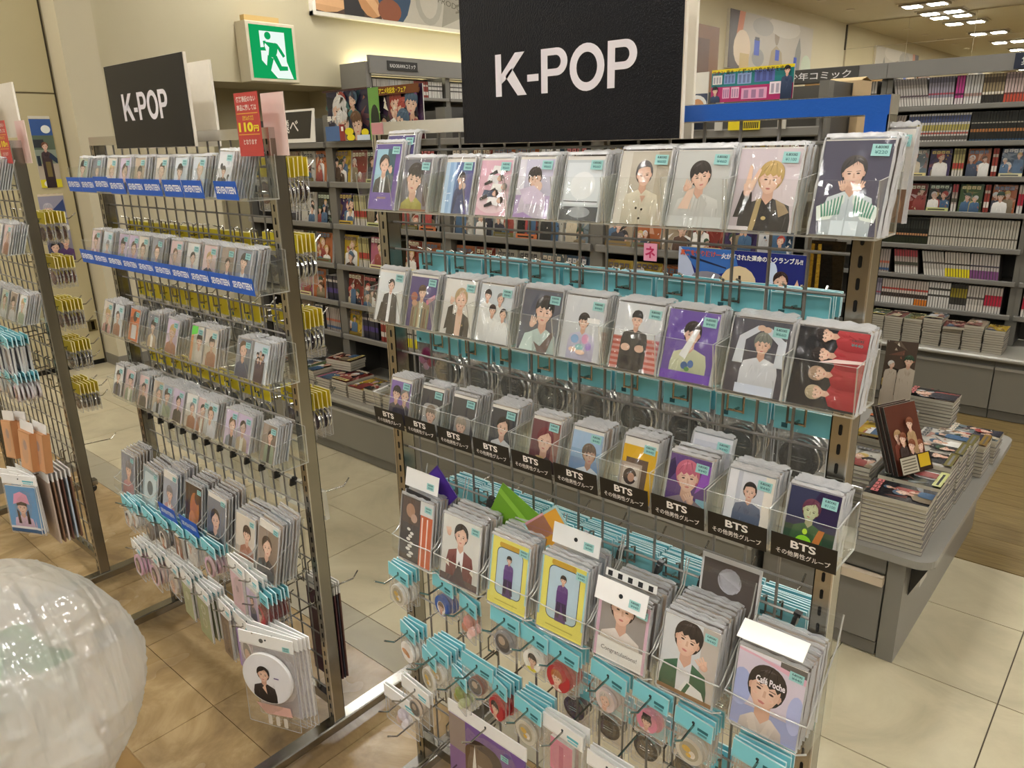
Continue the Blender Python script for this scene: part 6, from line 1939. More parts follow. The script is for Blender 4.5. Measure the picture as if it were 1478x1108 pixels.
def hook_meshes(n=0.13):
    if n not in _hk:
        b = MB()
        b.tube([(0, -0.003, 0.004), (0, -n * 0.86, -0.004), (0, -n, 0.012)], 0.0019, '#a5a29a', 6)
        c = MB()
        c.tube([(-0.012, -0.007, 0.0), (-0.012, -0.007, 0.030), (-0.012, 0.004, 0.034)], 0.0018, '#a5a29a', 5)
        c.tube([(0.012, -0.007, 0.0), (0.012, -0.007, 0.030), (0.012, 0.004, 0.034)], 0.0018, '#a5a29a', 5)
        c.tube([(-0.012, -0.007, 0.002), (0.012, -0.007, 0.002)], 0.0018, '#a5a29a', 5)
        _hk[n] = (b.mesh('prong', ['chrome']), c.mesh('bracket', ['chrome']))
    return _hk[n]


def hook(x, y, z, label, group, rear=False, n=0.13):
    pm, bm2 = hook_meshes(n)
    t = obj('display_hook', None, loc=(x, y, z), rot=(0, 0, math.pi if rear else 0), label=label, cat='hook', group=group)
    obj('prong', pm, t)
    obj('bracket', bm2, t, (0, 0, 0) if not rear else (0, -0.0, 0))
    return t


_pk = {}


def header_mb(b, w, hh, col, printed=True):
    b.box(-w / 2, w / 2, -0.0012, 0.0012, -hh, 0, col, 0, None, None)
    rim = mixc(col, '#ffffff', 0.6)
    b.box(-w / 2 - 0.0006, -w / 2, -0.0013, 0.0013, -hh, 0.0004, rim)
    b.box(w / 2, w / 2 + 0.0006, -0.0013, 0.0013, -hh, 0.0004, rim)
    b.box(-w / 2, w / 2, -0.0013, 0.0013, 0, 0.0006, rim)
    if printed:
        b.box(w * 0.12, w * 0.40, -0.0016, -0.0012, -hh * 0.66, -hh * 0.50, '#2f6a74' if col != '#f1f1ee' else '#5fb8c4')
        b.box(w * 0.14, w * 0.38, -0.0016, -0.0012, -hh * 0.86, -hh * 0.74, '#55929a' if col != '#f1f1ee' else '#8accd4')
        b.box(w * 0.25, w * 0.36, 0.0012, 0.0016, -hh * 0.9, -hh * 0.68, '#2c5c64')
    b.disc(0, -hh * 0.38, 0.0025, -0.0018, -0.0012, '#24343a', n=10)


def bag_mb(b, w, h, hh, mat):
    """wrinkled clear pouch below a header: two sheets meeting at a milky rim"""
    nx, nz = 5, 6
    for y0 in (-0.006, 0.006):
        vs = []
        for j in range(nz + 1):
            for i in range(nx + 1):
                u, v = i / nx, j / nz
                bul = math.sin(math.pi * u) * math.sin(math.pi * min(1, v * 0.9 + 0.1))
                vs.append((-w / 2 + w * u, y0 * bul + 0.0012 * math.sin(7 * u + 5 * v + y0 * 300), -hh + 0.004 - h * v))
        fs = [(j * (nx + 1) + i, (j + 1) * (nx + 1) + i, (j + 1) * (nx + 1) + i + 1, j * (nx + 1) + i + 1) for j in range(nz) for i in range(nx)]
        b.add(vs, fs, mat=mat)
    b.tube([(-w / 2, 0, -hh), (-w / 2, 0, -hh - h + 0.004), (-w / 2 + 0.004, 0, -hh - h + 0.002), (w / 2 - 0.004, 0, -hh - h + 0.002), (w / 2, 0, -hh - h + 0.004), (w / 2, 0, -hh)], 0.0007, '#ffffff', 4, mat + 1)


def badge_art(kind, rnd):
    if kind == 'face':
        hr = rnd.choice(HAIRS)
        A = [(rect(0, 1, 0, 1), '#e6e4e0')]
        figure(A, 0.5, 0.55, 0.2, hr, rnd.choice(COATS)[0], style=rnd.choice(STY))
    elif kind == 'red':
        A = [(rect(0, 1, 0, 1), '#b83a3c')]
        figure(A, 0.45, 0.5, 0.2, '#c8743a', '#ece4dc', style='bob')
    elif kind == 'redblack':
        A = [(rect(0, 1, 0, 1), '#b83438')]
        figure(A, 0.45, 0.5, 0.21, '#2a1e1c', '#e8d8cc', style='bob')
    elif kind == 'white':
        A = [(rect(0, 1, 0, 1), '#f0efe8')]
        figure(A, 0.55, 0.58, 0.2, '#221d1c', '#d8cc3a', style='bob')
    elif kind == 'blue':
        A = [(rect(0, 1, 0, 1), '#3c62b0'), (ell(0.5, 0.4, 0.3, 0.34), '#e8e6e4')]
        figure(A, 0.5, 0.42, 0.17, '#8a6a50', '#d8d8dc', style='bob')
    elif kind == 'pale':
        A = [(rect(0, 1, 0, 1), '#d8c8c4')]
        figure(A, 0.5, 0.52, 0.24, '#d8d0c8', '#c8b4b4', style='part')
    elif kind == 'pink':
        A = [(rect(0, 1, 0, 1), '#d88aa0')]
        figure(A, 0.5, 0.5, 0.2, '#221d1c', '#e8d0d4', style='bob')
        A += [(rect(0.3, 0.7, 0.75, 0.92), '#2a2226')]
    elif kind == 'pinkrim':
        A = [(rect(0, 1, 0, 1), '#dcb8d0'), (ell(0.55, 0.5, 0.36, 0.38), '#6a5a50')]
        figure(A, 0.5, 0.45, 0.16, '#c8b89a', '#ece6e0', style='bob')
    elif kind == 'silver':
        A = [(rect(0, 1, 0, 1), '#8f9194'), (ell(0.5, 0.5, 0.4, 0.42), '#5a5654'), (ell(0.45, 0.6, 0.2, 0.2), '#b8a490')]
    elif kind == 'orange':
        A = [(rect(0, 1, 0, 1), '#eeeae4'), (ell(0.4, 0.45, 0.3, 0.14), '#d8a070'), (ell(0.6, 0.4, 0.16, 0.12), '#c88a58')]
    elif kind == 'gold':
        A = [(rect(0, 1, 0, 1), '#c9c4b4'), (ell(0.5, 0.5, 0.36, 0.36), '#a8a088'), (ell(0.4, 0.55, 0.16, 0.12), '#d8b040'), (ell(0.62, 0.42, 0.12, 0.14), '#e4dcd0'), (ell(0.5, 0.35, 0.1, 0.08), '#d8b040')]
    else:
        A = [(rect(0, 1, 0, 1), '#9a9a9c'), (ell(0.5, 0.5, 0.3, 0.3), '#c8c8ca')]
    return A


def badge_mb(b, kind, r, cz, y=-0.004, rnd=None, rim='#e8e6e0'):
    if kind == 'plain':
        b.disc(0, cz, r, y, y + 0.005, rim, '#d8d8d4', 22, mat=3)
        b.disc(0, cz, r * 0.72, y - 0.001, y + 0.0065, mixc(rim, '#ffffff', 0.25), '#c8c8c4', 18, mat=3)
        b.tube([(-r * 0.4, y + 0.008, cz + 0.003), (r * 0.4, y + 0.008, cz + 0.003), (r * 0.4, y + 0.008, cz - 0.002), (-r * 0.4, y + 0.008, cz - 0.002)], 0.0008, '#e0e0dc', 4, 3)
        return
    b.disc(0, cz, r, y, y + 0.006, rim, rim, 22)
    A = badge_art(kind, rnd or RNG)
    k = 0
    n = 22
    # clip the art to a disc by intersecting with a fine circle
    circ = [(0.5 + 0.47 * math.cos(2 * math.pi * i / n), 0.5 + 0.47 * math.sin(2 * math.pi * i / n)) for i in range(n)]
    for p, c in A:
        q = clip_convex(p, circ)
        if len(q) >= 3:
            b.poly(q, c, y - 0.0004 - 0.00005 * k, 0, -r, cz - r, 2 * r, 2 * r)
            k += 1


def clip_convex(poly, conv):
    for i in range(len(conv)):
        a, c = conv[i], conv[(i + 1) % len(conv)]
        ex, ey = c[0] - a[0], c[1] - a[1]
        out = []
        for j in range(len(poly)):
            p, q = poly[j - 1], poly[j]
            dp = ex * (p[1] - a[1]) - ey * (p[0] - a[0])
            dq = ex * (q[1] - a[1]) - ey * (q[0] - a[0])
            if (dp >= 0) != (dq >= 0):
                t = dp / (dp - dq)
                out.append((p[0] + t * (q[0] - p[0]), p[1] + t * (q[1] - p[1])))
            if dq >= 0:
                out.append(q)
        poly = out
        if len(poly) < 3:
            return []
    return poly


def content_mb(b, content, w, hh, bh, rnd, front=True):
    kind = content[0]
    if kind == 'badge':
        badge_mb(b, content[1], content[2], -hh - content[2] - 0.010, rnd=rnd, rim=content[3] if len(content) > 3 else '#e8e6e0')
    elif kind == 'card':
        A, _, _, _ = art_auto(rnd, 1.5)
        if len(content) > 3 and content[3]:
            A = content[3]
        cw, chh = content[1], content[2]
        b.box(-cw / 2, cw / 2, -0.003, 0.003, -hh - 0.006 - chh, -hh - 0.006, '#dcd8d2')
        lay(b, A, cw, chh, -0.0034, step=0.00004, oz=-hh - 0.006 - chh)
    elif kind == 'plush':
        c = content[1]
        b.x = None
        for (dx, dz, r, cc) in ((0, -0.03, 0.014, c), (0.012, -0.042, 0.011, mixc(c, '#ffffff', 0.4)), (-0.010, -0.046, 0.010, mixc(c, '#d08040', 0.3)), (0.004, -0.056, 0.008, mixc(c, '#ffffff', 0.6))):
            vs, fs = [], []
            for j in range(7):
                for i in range(10):
                    p, q = math.pi * j / 6, 2 * math.pi * i / 10
                    vs.append((dx + r * math.sin(p) * math.cos(q), r * 0.5 * math.sin(p) * math.sin(q), -hh + dz + 0.008 + r * math.cos(p)))
            for j in range(6):
                for i in range(10):
                    fs.append((j * 10 + i, j * 10 + (i + 1) % 10, (j + 1) * 10 + (i + 1) % 10, (j + 1) * 10 + i))
            b.add(vs, fs, cc)


def pack_parts(w, hh, bh, col, content, seed):
    """meshes header, pouch, content of one hanging pack (top edge of the header at z=0)"""
    k = (w, hh, bh, col, str(content[:3]), seed)
    if k not in _pk:
        rnd = random.Random(seed)
        a = MB()
        header_mb(a, w, hh, col)
        c = MB()
        bag_mb(c, w * 0.96, bh, hh, 0)
        e = MB()
        content_mb(e, content, w, hh, bh, rnd)
        _pk[k] = (a.mesh('header_card', ['print']), c.mesh('pouch', ['bag', 'sleeve_edge']), e.mesh('content', ['print', 'bag', 'sleeve_edge', 'chrome'] if content[1] == 'plain' else ['print']))
    return _pk[k]


def pack_one(w, hh, bh, col, content, seed):
    """a pack further back on a hook as one mesh"""
    k = ('one', w, hh, bh, col, str(content[:3]), seed)
    if k not in _pk:
        rnd = random.Random(seed)
        a = MB()
        header_mb(a, w, hh, col)
        content_mb(a, content, w, hh, bh, rnd)
        bag_mb(a, w * 0.96, bh, hh, 1)
        _pk[k] = a.mesh('hanging_pack', ['print', 'bag', 'sleeve_edge', 'chrome'])
    return _pk[k]


def packs(name, cname, x, y, z, w, hh, bh, col, content, n, label, dy=0.009, yaw=0.0, roll=0.0, seed=1, fan=0.0, rear=False, back_only=False):
    """n packs on one hook; the first (outermost) with its parts"""
    rnd = random.Random(seed * 7 + 3)
    if not back_only:
        ha, po, co = pack_parts(w, hh, bh, col, content, seed)
        t = obj(name, None, loc=(x, y, z), rot=(0.0, roll, yaw + (math.pi if rear else 0)), label=label, cat='hanging pack')
        obj('header_card', ha, t)
        obj('pouch', po, t)
        obj(cname, co, t)
    me = pack_one(w, hh, bh, col, content, seed)
    for i in range(1 if not back_only else 0, n):
        obj(name, me, None, (x + rnd.uniform(-0.002, 0.002), y + (dy if not rear else -dy) * i, z + rnd.uniform(-0.001, 0.0025) + fan * i), (rnd.uniform(-0.05, 0.05), roll * 0.3 + rnd.uniform(-0.03, 0.03), yaw * max(0, 1 - i * 0.4) + rnd.uniform(-0.05, 0.05) + (math.pi if rear else 0)), '%s pack back behind %s' % (nth(i + 1), label), 'hanging pack', 'packs behind %s' % label)


WH = '#f1f1ee'
FRH = [  # x, z_top, w, colour, content, n, yaw, label
    (0.030, 0.640, 0.066, CY, ('badge', 'gold', 0.0235), 4, 0.15, 'teal pack with gold patterned badge, first hook from the outer upright'),
    (0.160, 0.668, 0.062, CY, ('badge', 'blue', 0.021, '#3c62b0'), 3, 0.2, 'teal pack with blue rimmed badge'),
    (0.226, 0.650, 0.054, CY, ('plush', '#dc9a8e'), 2, 0.35, 'teal pack with a pink plush trinket'),
    (0.317, 0.659, 0.070, CY, ('badge', 'silver', 0.022, '#9a9a9c'), 2, 0.1, 'teal pack with a dark silver keyring disc'),
    (0.384, 0.652, 0.064, CY, ('badge', 'white', 0.021, '#f0efe8'), 4, 0.15, 'teal pack with white badge of a dark fringe'),
    (0.442, 0.650, 0.076, CY, ('badge', 'red', 0.0255, '#b83a3c'), 4, 0.1, 'teal pack with large red badge of orange hair'),
    (0.537, 0.651, 0.072, CY, ('badge', 'pale', 0.020, '#d8c8c4'), 3, 0.2, 'teal pack with pale-haired badge'),
    (0.614, 0.653, 0.063, CY, ('badge', 'pink', 0.019, '#d88aa0'), 2, 0.1, 'teal pack with small pink badge'),
    (0.687, 0.645, 0.062, CY, ('badge', 'gold', 0.023, '#c8c4b8'), 5, 0.1, 'teal pack with yellow and grey emblem badge'),
    (0.785, 0.639, 0.074, CY, ('badge', 'silver', 0.022, '#9a9a9c'), 5, 0.05, 'teal pack hanging under the pastel card pocket'),
    (0.046, 0.511, 0.056, CY, ('badge', 'orange', 0.0235, '#f0eee8'), 4, 0.3, 'teal pack with white and orange badge'),
    (0.133, 0.500, 0.068, CY, ('badge', 'gold', 0.022), 6, 0.2, 'fanned teal packs behind the pale emblem badge'),
    (0.107, 0.475, 0.054, CY, ('badge', 'gold', 0.0245, '#e4e2da'), 3, 0.4, 'teal pack with pale yellow emblem badge'),
    (0.192, 0.472, 0.056, CY, ('plush', '#8a9a50'), 4, 0.45, 'teal pack with a green and yellow trinket'),
    (0.243, 0.524, 0.080, CY, ('badge', 'silver', 0.019, '#8a5a50'), 2, 0.0, 'wide teal pack with a brown patterned disc'),
    (0.295, 0.505, 0.054, CY, ('badge', 'redblack', 0.0235, '#b83438'), 5, 0.35, 'teal pack with red badge of a dark fringe'),
    (0.367, 0.494, 0.066, CY, ('badge', 'gold', 0.0245, '#d4d0c0'), 6, 0.15, 'teal pack with grey and gold picture badge'),
    (0.445, 0.492, 0.090, WH, ('card', 0.05, 0.07, [(rect(0, 1, 0, 2), '#d48a9c'), (rect(0.4, 0.6, 0.2, 1.2), '#c46a84')]), 3, 0.1, 'white headed pack with a pink folded item'),
    (0.538, 0.470, 0.082, WH, ('card', 0.06, 0.08), 3, 0.05, 'white headed pack on the second hook tier toward the upright'),
    (0.600, 0.440, 0.100, WH, ('card', 0.08, 0.10), 3, 0.0, 'broad white headed pack low in the second tier'),
    (0.700, 0.475, 0.070, CY, ('badge', 'silver', 0.021), 4, 0.1, 'teal pack on the lower tier near the slotted upright'),
    (0.056, 0.372, 0.094, WH, ('badge', 'silver', 0.019, '#c8b8a8'), 2, 0.15, 'white headed pack hung behind the crystal ball pack'),
    (0.006, 0.318, 0.116, WH, ('plush', '#d8d0dc'), 2, 0.05, 'white headed pack with a crumpled clear ball'),
]
for i, (x, z, w, col, con, n, yaw, lab) in enumerate(FRH):
    d = 0.112
    packs('badge_pack', 'badge' if con[0] == 'badge' else 'trinket', x, -0.104, z, w, 0.030, 0.062 if con[0] != 'card' else 0.10, col, con, n, lab, seed=300 + i, yaw=-yaw * 0.6, roll=0.06 if col == CY else 0.02, dy=0.0085)
    hook(x, Y1, z - 0.013, 'chrome hook carrying the %s' % lab, 'chrome hooks of the front rack', n=0.165 if x < 0.7 else 0.15)
for i, (x, z) in enumerate([(0.03, 0.255), (0.10, 0.215), (0.05, 0.16), (0.17, 0.235)]):
    hook(x, Y1, z, 'bare chrome hook low on the front rack, %s of four' % ORDN[i], 'bare low hooks of the front rack', n=0.165)
# the big purple pack with a long white header
t = obj('folder_pack', None, loc=(0.255, -0.10, 0.386), rot=(0, 0.02, 0.0), label='large purple folder pack under a long white header', cat='hanging pack')
b = MB()
header_mb(b, 0.205, 0.030, WH, False)
part('header_card', b, ['print'], t)
b = MB()
b.box(-0.10, 0.10, -0.002, 0.002, -0.25, -0.03, '#7a5a9c')
b.box(-0.10, -0.055, -0.0026, -0.002, -0.25, -0.03, '#9a8a80')
b.box(-0.10, -0.055, -0.0030, -0.0026, -0.25, -0.11, '#8a6a94')
b.poly(rounded(-0.045, 0.045, -0.25, -0.055, 0.03), '#3a2a24', -0.003)
b.poly(rounded(-0.055, 0.02, -0.25, -0.075, 0.02), '#6a523c', -0.0034)
b.poly([(-0.035, -0.13), (-0.028, -0.07), (-0.024, -0.13)], '#f0ece4', -0.0038)
A, _, _, _ = art_auto(random.Random(5), 1.3)
lay(b, A, 0.04, 0.052, -0.0042, ox=-0.02, oz=-0.165)
part('folder', b, ['print'], t)
b = MB()
bag_mb(b, 0.204, 0.225, 0.03, 0)
part('pouch', b, ['bag', 'sleeve_edge'], t)
obj('price_label', label_mesh('¥440'), t, (0.055, -0.008, -0.055))
hook(0.255, Y1, 0.373, 'long chrome hook through the white header of the purple folder pack', 'chrome hooks of the front rack', n=0.165)

# packs on the far side of the front rack, seen through the net
for tier, (zt, cols, n, con) in enumerate(((1.252, 9, 5, ('badge', 'plain', 0.024, '#8c8e90')), (1.097, 9, 4, ('badge', 'plain', 0.028, '#a6a8aa')), (0.797, 9, 8, ('badge', 'plain', 0.024, '#8c8e90')))):
    tn = ['below the top row', 'below the second row', 'below the black tags'][tier]
    for k in range(cols):
        x = 0.045 + 0.0865 * k + (0.018 if tier == 1 else 0)
        if tier == 2:
            x = 0.085 + 0.083 * k
        lab = 'teal header pack behind the net %s, %s from the outer upright' % (tn, ORDN[k])
        seed = 500 + (k % 3)
        w = 0.076 if tier < 2 else 0.078
        packs('keyring_pack', 'keyring', x, 0.022, zt, w, 0.032, 0.085, CY, con, n, lab, dy=-0.0115 if tier < 2 else -0.0075, seed=seed, rear=True, roll=0.0, fan=-0.0008 if tier == 2 else 0.0)
        hook(x - 0.004, 0.003, zt - 0.018, 'chrome hook behind the net %s, %s from the outer upright' % (tn, ORDN[k]), 'hooks behind the front net', rear=True)
        if tier == 2:
            b = None
for tier, zt in enumerate((0.640, 0.470)):
    for k in range(6):
        packs('charm_pack', 'charm', 0.345 + 0.080 * k + 0.03 * tier, 0.024, zt, 0.074, 0.032, 0.09, CY, ('badge', 'plain', 0.025, '#6c7074'), 3, 'teal charm pack low behind the net, %s tier, %s toward the slotted upright' % (['upper', 'lower'][tier], ORDN[k]), dy=-0.014, seed=600 + k % 2, rear=True)
        hook(0.345 + 0.080 * k + 0.03 * tier, 0.003, zt - 0.018, 'chrome hook low behind the front net, %s tier, %s toward the slotted upright' % (['upper', 'lower'][tier], ORDN[k]), 'low hooks behind the front net', rear=True)
packs('keyring_pack', 'doll', 0.012, 0.022, 1.105, 0.05, 0.028, 0.075, CY, ('plush', '#8a2458'), 1, 'magenta doll trinket hung behind the net beside the outer upright', seed=590, rear=True)
# black clips along the wire below the tags
cb = MB()
cb.box(-0.003, 0.003, -0.012, 0.004, -0.012, 0.006, '#1c1c1c')
cb.box(-0.005, 0.005, -0.006, 0.003, 0.004, 0.010, '#242424')
cm = cb.mesh('wire_clip', ['plastic'])
for k in range(9):
    obj('wire_clip', cm, None, (0.20 + 0.073 * k, -0.004, 0.802), (0, 0.2, 0), '%s small black clip along the net wire below the black tags' % nth(k + 1), 'clip', 'black clips of the front rack')

# ------------------------------------------------------------------ middle rack goods
RA = random.Random(77)
ROWN = ['top', 'second', 'third', 'fourth']
R_X = [[-1.128, -1.035, -0.948, -0.868, -0.785, -0.675, -0.583, -0.505, -0.400], [-1.125, -1.053, -0.955, -0.895, -0.84, -0.765, -0.668, -0.588, -0.512, -0.435, -0.37], [-1.138, -1.066, -0.965, -0.855, -0.752, -0.625, -0.56, -0.415, -0.350], [-1.145, -1.072, -0.98, -0.893, -0.845, -0.785, -0.712, -0.655, -0.615, -0.516, -0.46, -0.355]]
ZT = [1.353, 1.166, 0.968, 0.780]
PLACE = ['at the pillar end', 'next to the pillar end', 'third from the pillar', 'fourth from the pillar', 'fifth from the pillar', 'sixth from the pillar', 'seventh from the pillar', 'eighth from the pillar', 'ninth from the pillar', 'tenth from the pillar', 'eleventh from the pillar', 'twelfth from the pillar']
for r in range(4):
    for k in range(5):
        tray(-1.150 + 0.1735 * k, 0.173, ZT[r], Y2, 'clear two-pocket tray %s, %s row of the middle rack' % (['at the pillar end', 'second from the pillar', 'at the middle', 'fourth from the pillar', 'at the price card end'][k], ROWN[r]), 'clear card trays of the middle rack')
    for i, x in enumerate(R_X[r]):
        wc = RA.uniform(0.052, 0.058)
        A, hn, cn, bn = art_auto(RA, 0.086 / wc)
        if r == 0 and i == 8:
            A = [(rect(0, 1, 0, 2), '#dfe2e6')]
            for q in range(9):
                A.append((ell(RA.uniform(0.1, 0.9), RA.uniform(0.1, 1.4), 0.09, 0.12), RA.choice(['#24242a', '#2f3138', '#c8ccd4'])))
            figure(A, 0.45, 1.0, 0.12, '#2a2224', '#2a2a30')
            d = 'white card with scattered black figures'
            nn = 9
        elif r == 2 and i == 8:
            A = group_shot(1.5, '#cbd4de', [(0.3, 1.0), (0.5, 1.08), (0.7, 1.0), (0.42, 0.84), (0.62, 0.84)], '#5a4a50', None, 0.07, 1.8)
            d = 'pale card of a standing group'
            nn = 7
        elif r == 2 and i == 2:
            A = [(rect(0, 1, 0, 2), '#d0703e'), (rect(0.25, 0.75, 0.1, 0.75), '#d8d8dc'), (ell(0.5, 1.15, 0.2, 0.25), '#4a3a34')]
            d = 'orange card with a pale window'
            nn = 4
        elif r == 2 and i == 5:
            A = portrait(1.5, '#d8d0c4', 0.7, 0.9, 0.2, '#3b2a22', '#d8d4cc')
            A += [(rect(0, 0.2, 0, 1.5), '#e89a60'), ([(0, 1.1), (0.5, 1.2), (0.5, 1.6), (0, 1.6)], '#5fe04a')]
            d = 'card with a neon green and orange gleam'
            nn = 6
        else:
            d = '%s-haired person in %s on %s card' % (hn, cn, bn)
            nn = RA.choice([5, 6, 6, 7])
        stack('mini_card', 'mini_card', x, Y2 - 0.085, ZT[r] + 0.001, wc, 0.084 if not (r == 0 and i == 8) else 0.094, A, nn, d, '%s row, %s' % (ROWN[r], PLACE[i]), '¥330', lean=0.28, dy=0.0068, yaw=0.0, tilt=RA.uniform(-0.03, 0.06), behind='the front card %s, %s row of the middle rack' % (PLACE[i], ROWN[r]))
        if r in (0, 1):
            pass
    if r < 2:
        xs = [-1.107 + 0.0872 * k for k in range(10)] if r == 1 else [-1.107, -1.020, -0.932, -0.845, -0.757, -0.676, -0.584, -0.497, -0.338]
        if r == 0:
            xs = [-1.105, -1.017, -0.930, -0.843, -0.742, -0.658, -0.560, -0.472, -0.338]
        for k, x in enumerate(xs):
            b = MB()
            b.box(-0.0425, 0.0425, -0.0006, 0, 0, 0.036, '#2060cc')
            write(b, 'SEVENTEEN', -0.036, 0.037, 0.0115, 0.0255, -0.0010, '#f2f6ff', 0.035)
            obj('name_tag', b.mesh('name_tag', ['print']), None, (x, Y2 - 0.1035, ZT[r] + 0.001 + (0.003 if (r == 0 and k == 2) else 0)), (0.115, 0, 0), 'blue name tag with white letters, %s row of the middle rack, %s' % (ROWN[r], PLACE[k]), 'tag', 'blue name tags of the middle rack')

# deep pockets of the middle rack
P5 = [(-1.175, -1.075), (-1.035, -0.935), (-0.905, -0.815), (-0.775, -0.675), (-0.660, -0.560), (-0.520, -0.420), (-0.425, -0.330)]
for i, (x0, x1) in enumerate(P5):
    A, hn, cn, bn = art_auto(RA, 1.5)
    if i == 3:
        A = [(rect(0, 1, 0, 1.6), '#4a3428'), (ell(0.55, 0.8, 0.28, 0.55), '#c07a48'), (ell(0.4, 0.4, 0.2, 0.35), '#d8905a'), (ell(0.7, 1.2, 0.15, 0.2), '#5a3c2a')]
        d = 'dark card with glowing orange folds'
    elif i == 1:
        A = [(rect(0, 1, 0, 1.6), '#8ea4ac'), (rounded(0.1, 0.9, 0.2, 1.2, 0.1), '#c8d8dc'), (ell(0.5, 0.7, 0.2, 0.25), '#5c6a70')]
        d = 'grey blue glassy card set'
    else:
        d = '%s-haired person in %s on %s large card' % (hn, cn, bn)
    w = x1 - x0 - 0.014
    zz = [0.475, 0.478, 0.482, 0.482, 0.482, 0.485, 0.485][i]
    pocket(x0, x1, zz, Y2, 'deep clear pocket of the middle rack, %s' % PLACE[i], 'deep clear pockets of the middle rack', hb=0.14)
    stack('card_set', 'card_set', (x0 + x1) / 2, Y2 - 0.112, zz + 0.003, w, [0.125, 0.115, 0.135, 0.135, 0.140, 0.125, 0.14][i], A, 7, d, 'deep pocket %s' % PLACE[i], '¥440', behind='the large card in the deep pocket %s' % PLACE[i], lean=0.16, dy=0.009, rise=0.002, tilt=[0.0, 0.1, 0.04, 0.0, 0.03, 0.0, 0.08][i])
for k, x in enumerate((-0.808, -0.69)):
    b = MB()
    b.box(-0.047, 0.047, -0.0006, 0, 0, 0.042, '#2060cc')
    write(b, 'SEVENTEEN', -0.037, 0.037, 0.015, 0.028, -0.0010, '#d6e4f6', 0.03)
    obj('name_tag', b.mesh('name_tag', ['print']), None, (x, Y2 - 0.133, 0.510), (0.1, 0, 0), 'larger blue name tag on a deep pocket of the middle rack, %s' % ['nearer the pillar', 'nearer the price card'][k], 'tag', 'large blue tags of the middle rack')
# hanging packs of the middle rack: teal, then white headers
MRH = [
    (-1.085, 0.487, 0.088, CY, ('badge', 'face', 0.024), 5, 'teal pack with dark-haired badge at the pillar end of the middle rack'),
    (-1.040, 0.492, 0.078, CY, ('badge', 'face', 0.022), 6, 'teal pack with small suit badge on the middle rack'),
    (-0.945, 0.492, 0.082, CY, ('badge', 'silver', 0.026, '#8a8078'), 6, 'teal pack with grey brown disc on the middle rack'),
    (-0.858, 0.500, 0.082, CY, ('badge', 'face', 0.027, '#8a8480'), 6, 'teal pack with brown portrait disc on the middle rack'),
    (-0.765, 0.510, 0.080, CY, ('card', 0.05, 0.06), 6, 'teal pack with pinkish card on the middle rack'),
    (-0.695, 0.510, 0.085, CY, ('card', 0.05, 0.055), 6, 'teal pack with rosy slip on the middle rack'),
    (-0.602, 0.512, 0.082, CY, ('badge', 'pinkrim', 0.027, '#d8b8c0'), 4, 'teal pack with pink tape roll on the middle rack'),
    (-0.375, 0.470, 0.085, CY, ('badge', 'redblack', 0.028, '#7a3a34'), 6, 'teal pack with red ribbon trinket near the price card upright'),
    (-0.470, 0.512, 0.088, WH, ('card', 0.066, 0.10, [(rect(0, 1, 0, 2), '#d8bcc4'), (ell(0.5, 0.9, 0.12, 0.14), '#a89098'), (rect(0.1, 0.9, 0.1, 0.14), '#c8a4b0')]), 4, 'white headed pink card pack on the middle rack'),
    (-0.405, 0.500, 0.075, WH, ('card', 0.055, 0.09), 4, 'white headed pack with portrait card beside the pink one'),
    (-1.075, 0.345, 0.085, WH, ('badge', 'pinkrim', 0.033, '#e0b4cc'), 6, 'white headed pack with big pink rimmed badge at the pillar end'),
    (-0.965, 0.355, 0.085, WH, ('badge', 'pinkrim', 0.034, '#d8c0b8'), 6, 'white headed pack with second pink rimmed badge'),
    (-0.845, 0.368, 0.085, WH, ('badge', 'pale', 0.030, '#cfc4b4'), 5, 'white headed pack with cream ring badge'),
    (-0.765, 0.365, 0.075, WH, ('card', 0.06, 0.10, [(rect(0, 1, 0, 2), '#a8ac86'), (ell(0.5, 1.1, 0.2, 0.2), '#c8ccb0')]), 4, 'white headed pack with sage green card'),
    (-0.680, 0.352, 0.085, WH, ('card', 0.075, 0.115, [(rect(0, 1, 0, 2), '#a2a67e'), (ell(0.5, 1.15, 0.2, 0.2), '#c4c8aa'), (ell(0.5, 1.15, 0.12, 0.12), '#a2a67e'), (ell(0.5, 0.6, 0.18, 0.18), '#c4c8aa'), (ell(0.5, 0.6, 0.14, 0.14), '#a2a67e')]), 5, 'white headed pack with larger sage card of circles'),
    (-0.565, 0.352, 0.07, WH, ('card', 0.05, 0.12, [(rect(0, 1, 0, 3), '#7a6858'), (rect(0.3, 0.7, 0.2, 2), '#5c4a40')]), 3, 'white headed pack with a long brown strap'),
    (-0.475, 0.345, 0.11, WH, ('card', 0.09, 0.12, [(rect(0, 1, 0, 2), '#a68ac0'), (ell(0.6, 0.75, 0.4, 0.45), '#d8d4e0'), (ell(0.62, 0.72, 0.28, 0.34), '#4a5a6c'), (ell(0.62, 0.6, 0.2, 0.26), '#d8b09a')]), 6, 'white headed violet portrait pack near the price card upright'),
]
for i, (x, z, w, col, con, n, lab) in enumerate(MRH):
    big = con[0] == 'card'
    packs('badge_pack', 'badge' if con[0] == 'badge' else 'slip', x, Y2 - 0.135, z, w, 0.030, (con[2] + 0.012) if big else 2 * con[2] + 0.022, col, con, n, lab, seed=700 + i, yaw=-0.1, roll=0.03, dy=0.010)
    hook(x, Y2, z - 0.013, 'chrome hook carrying the %s' % lab, 'chrome hooks of the middle rack', n=0.165)
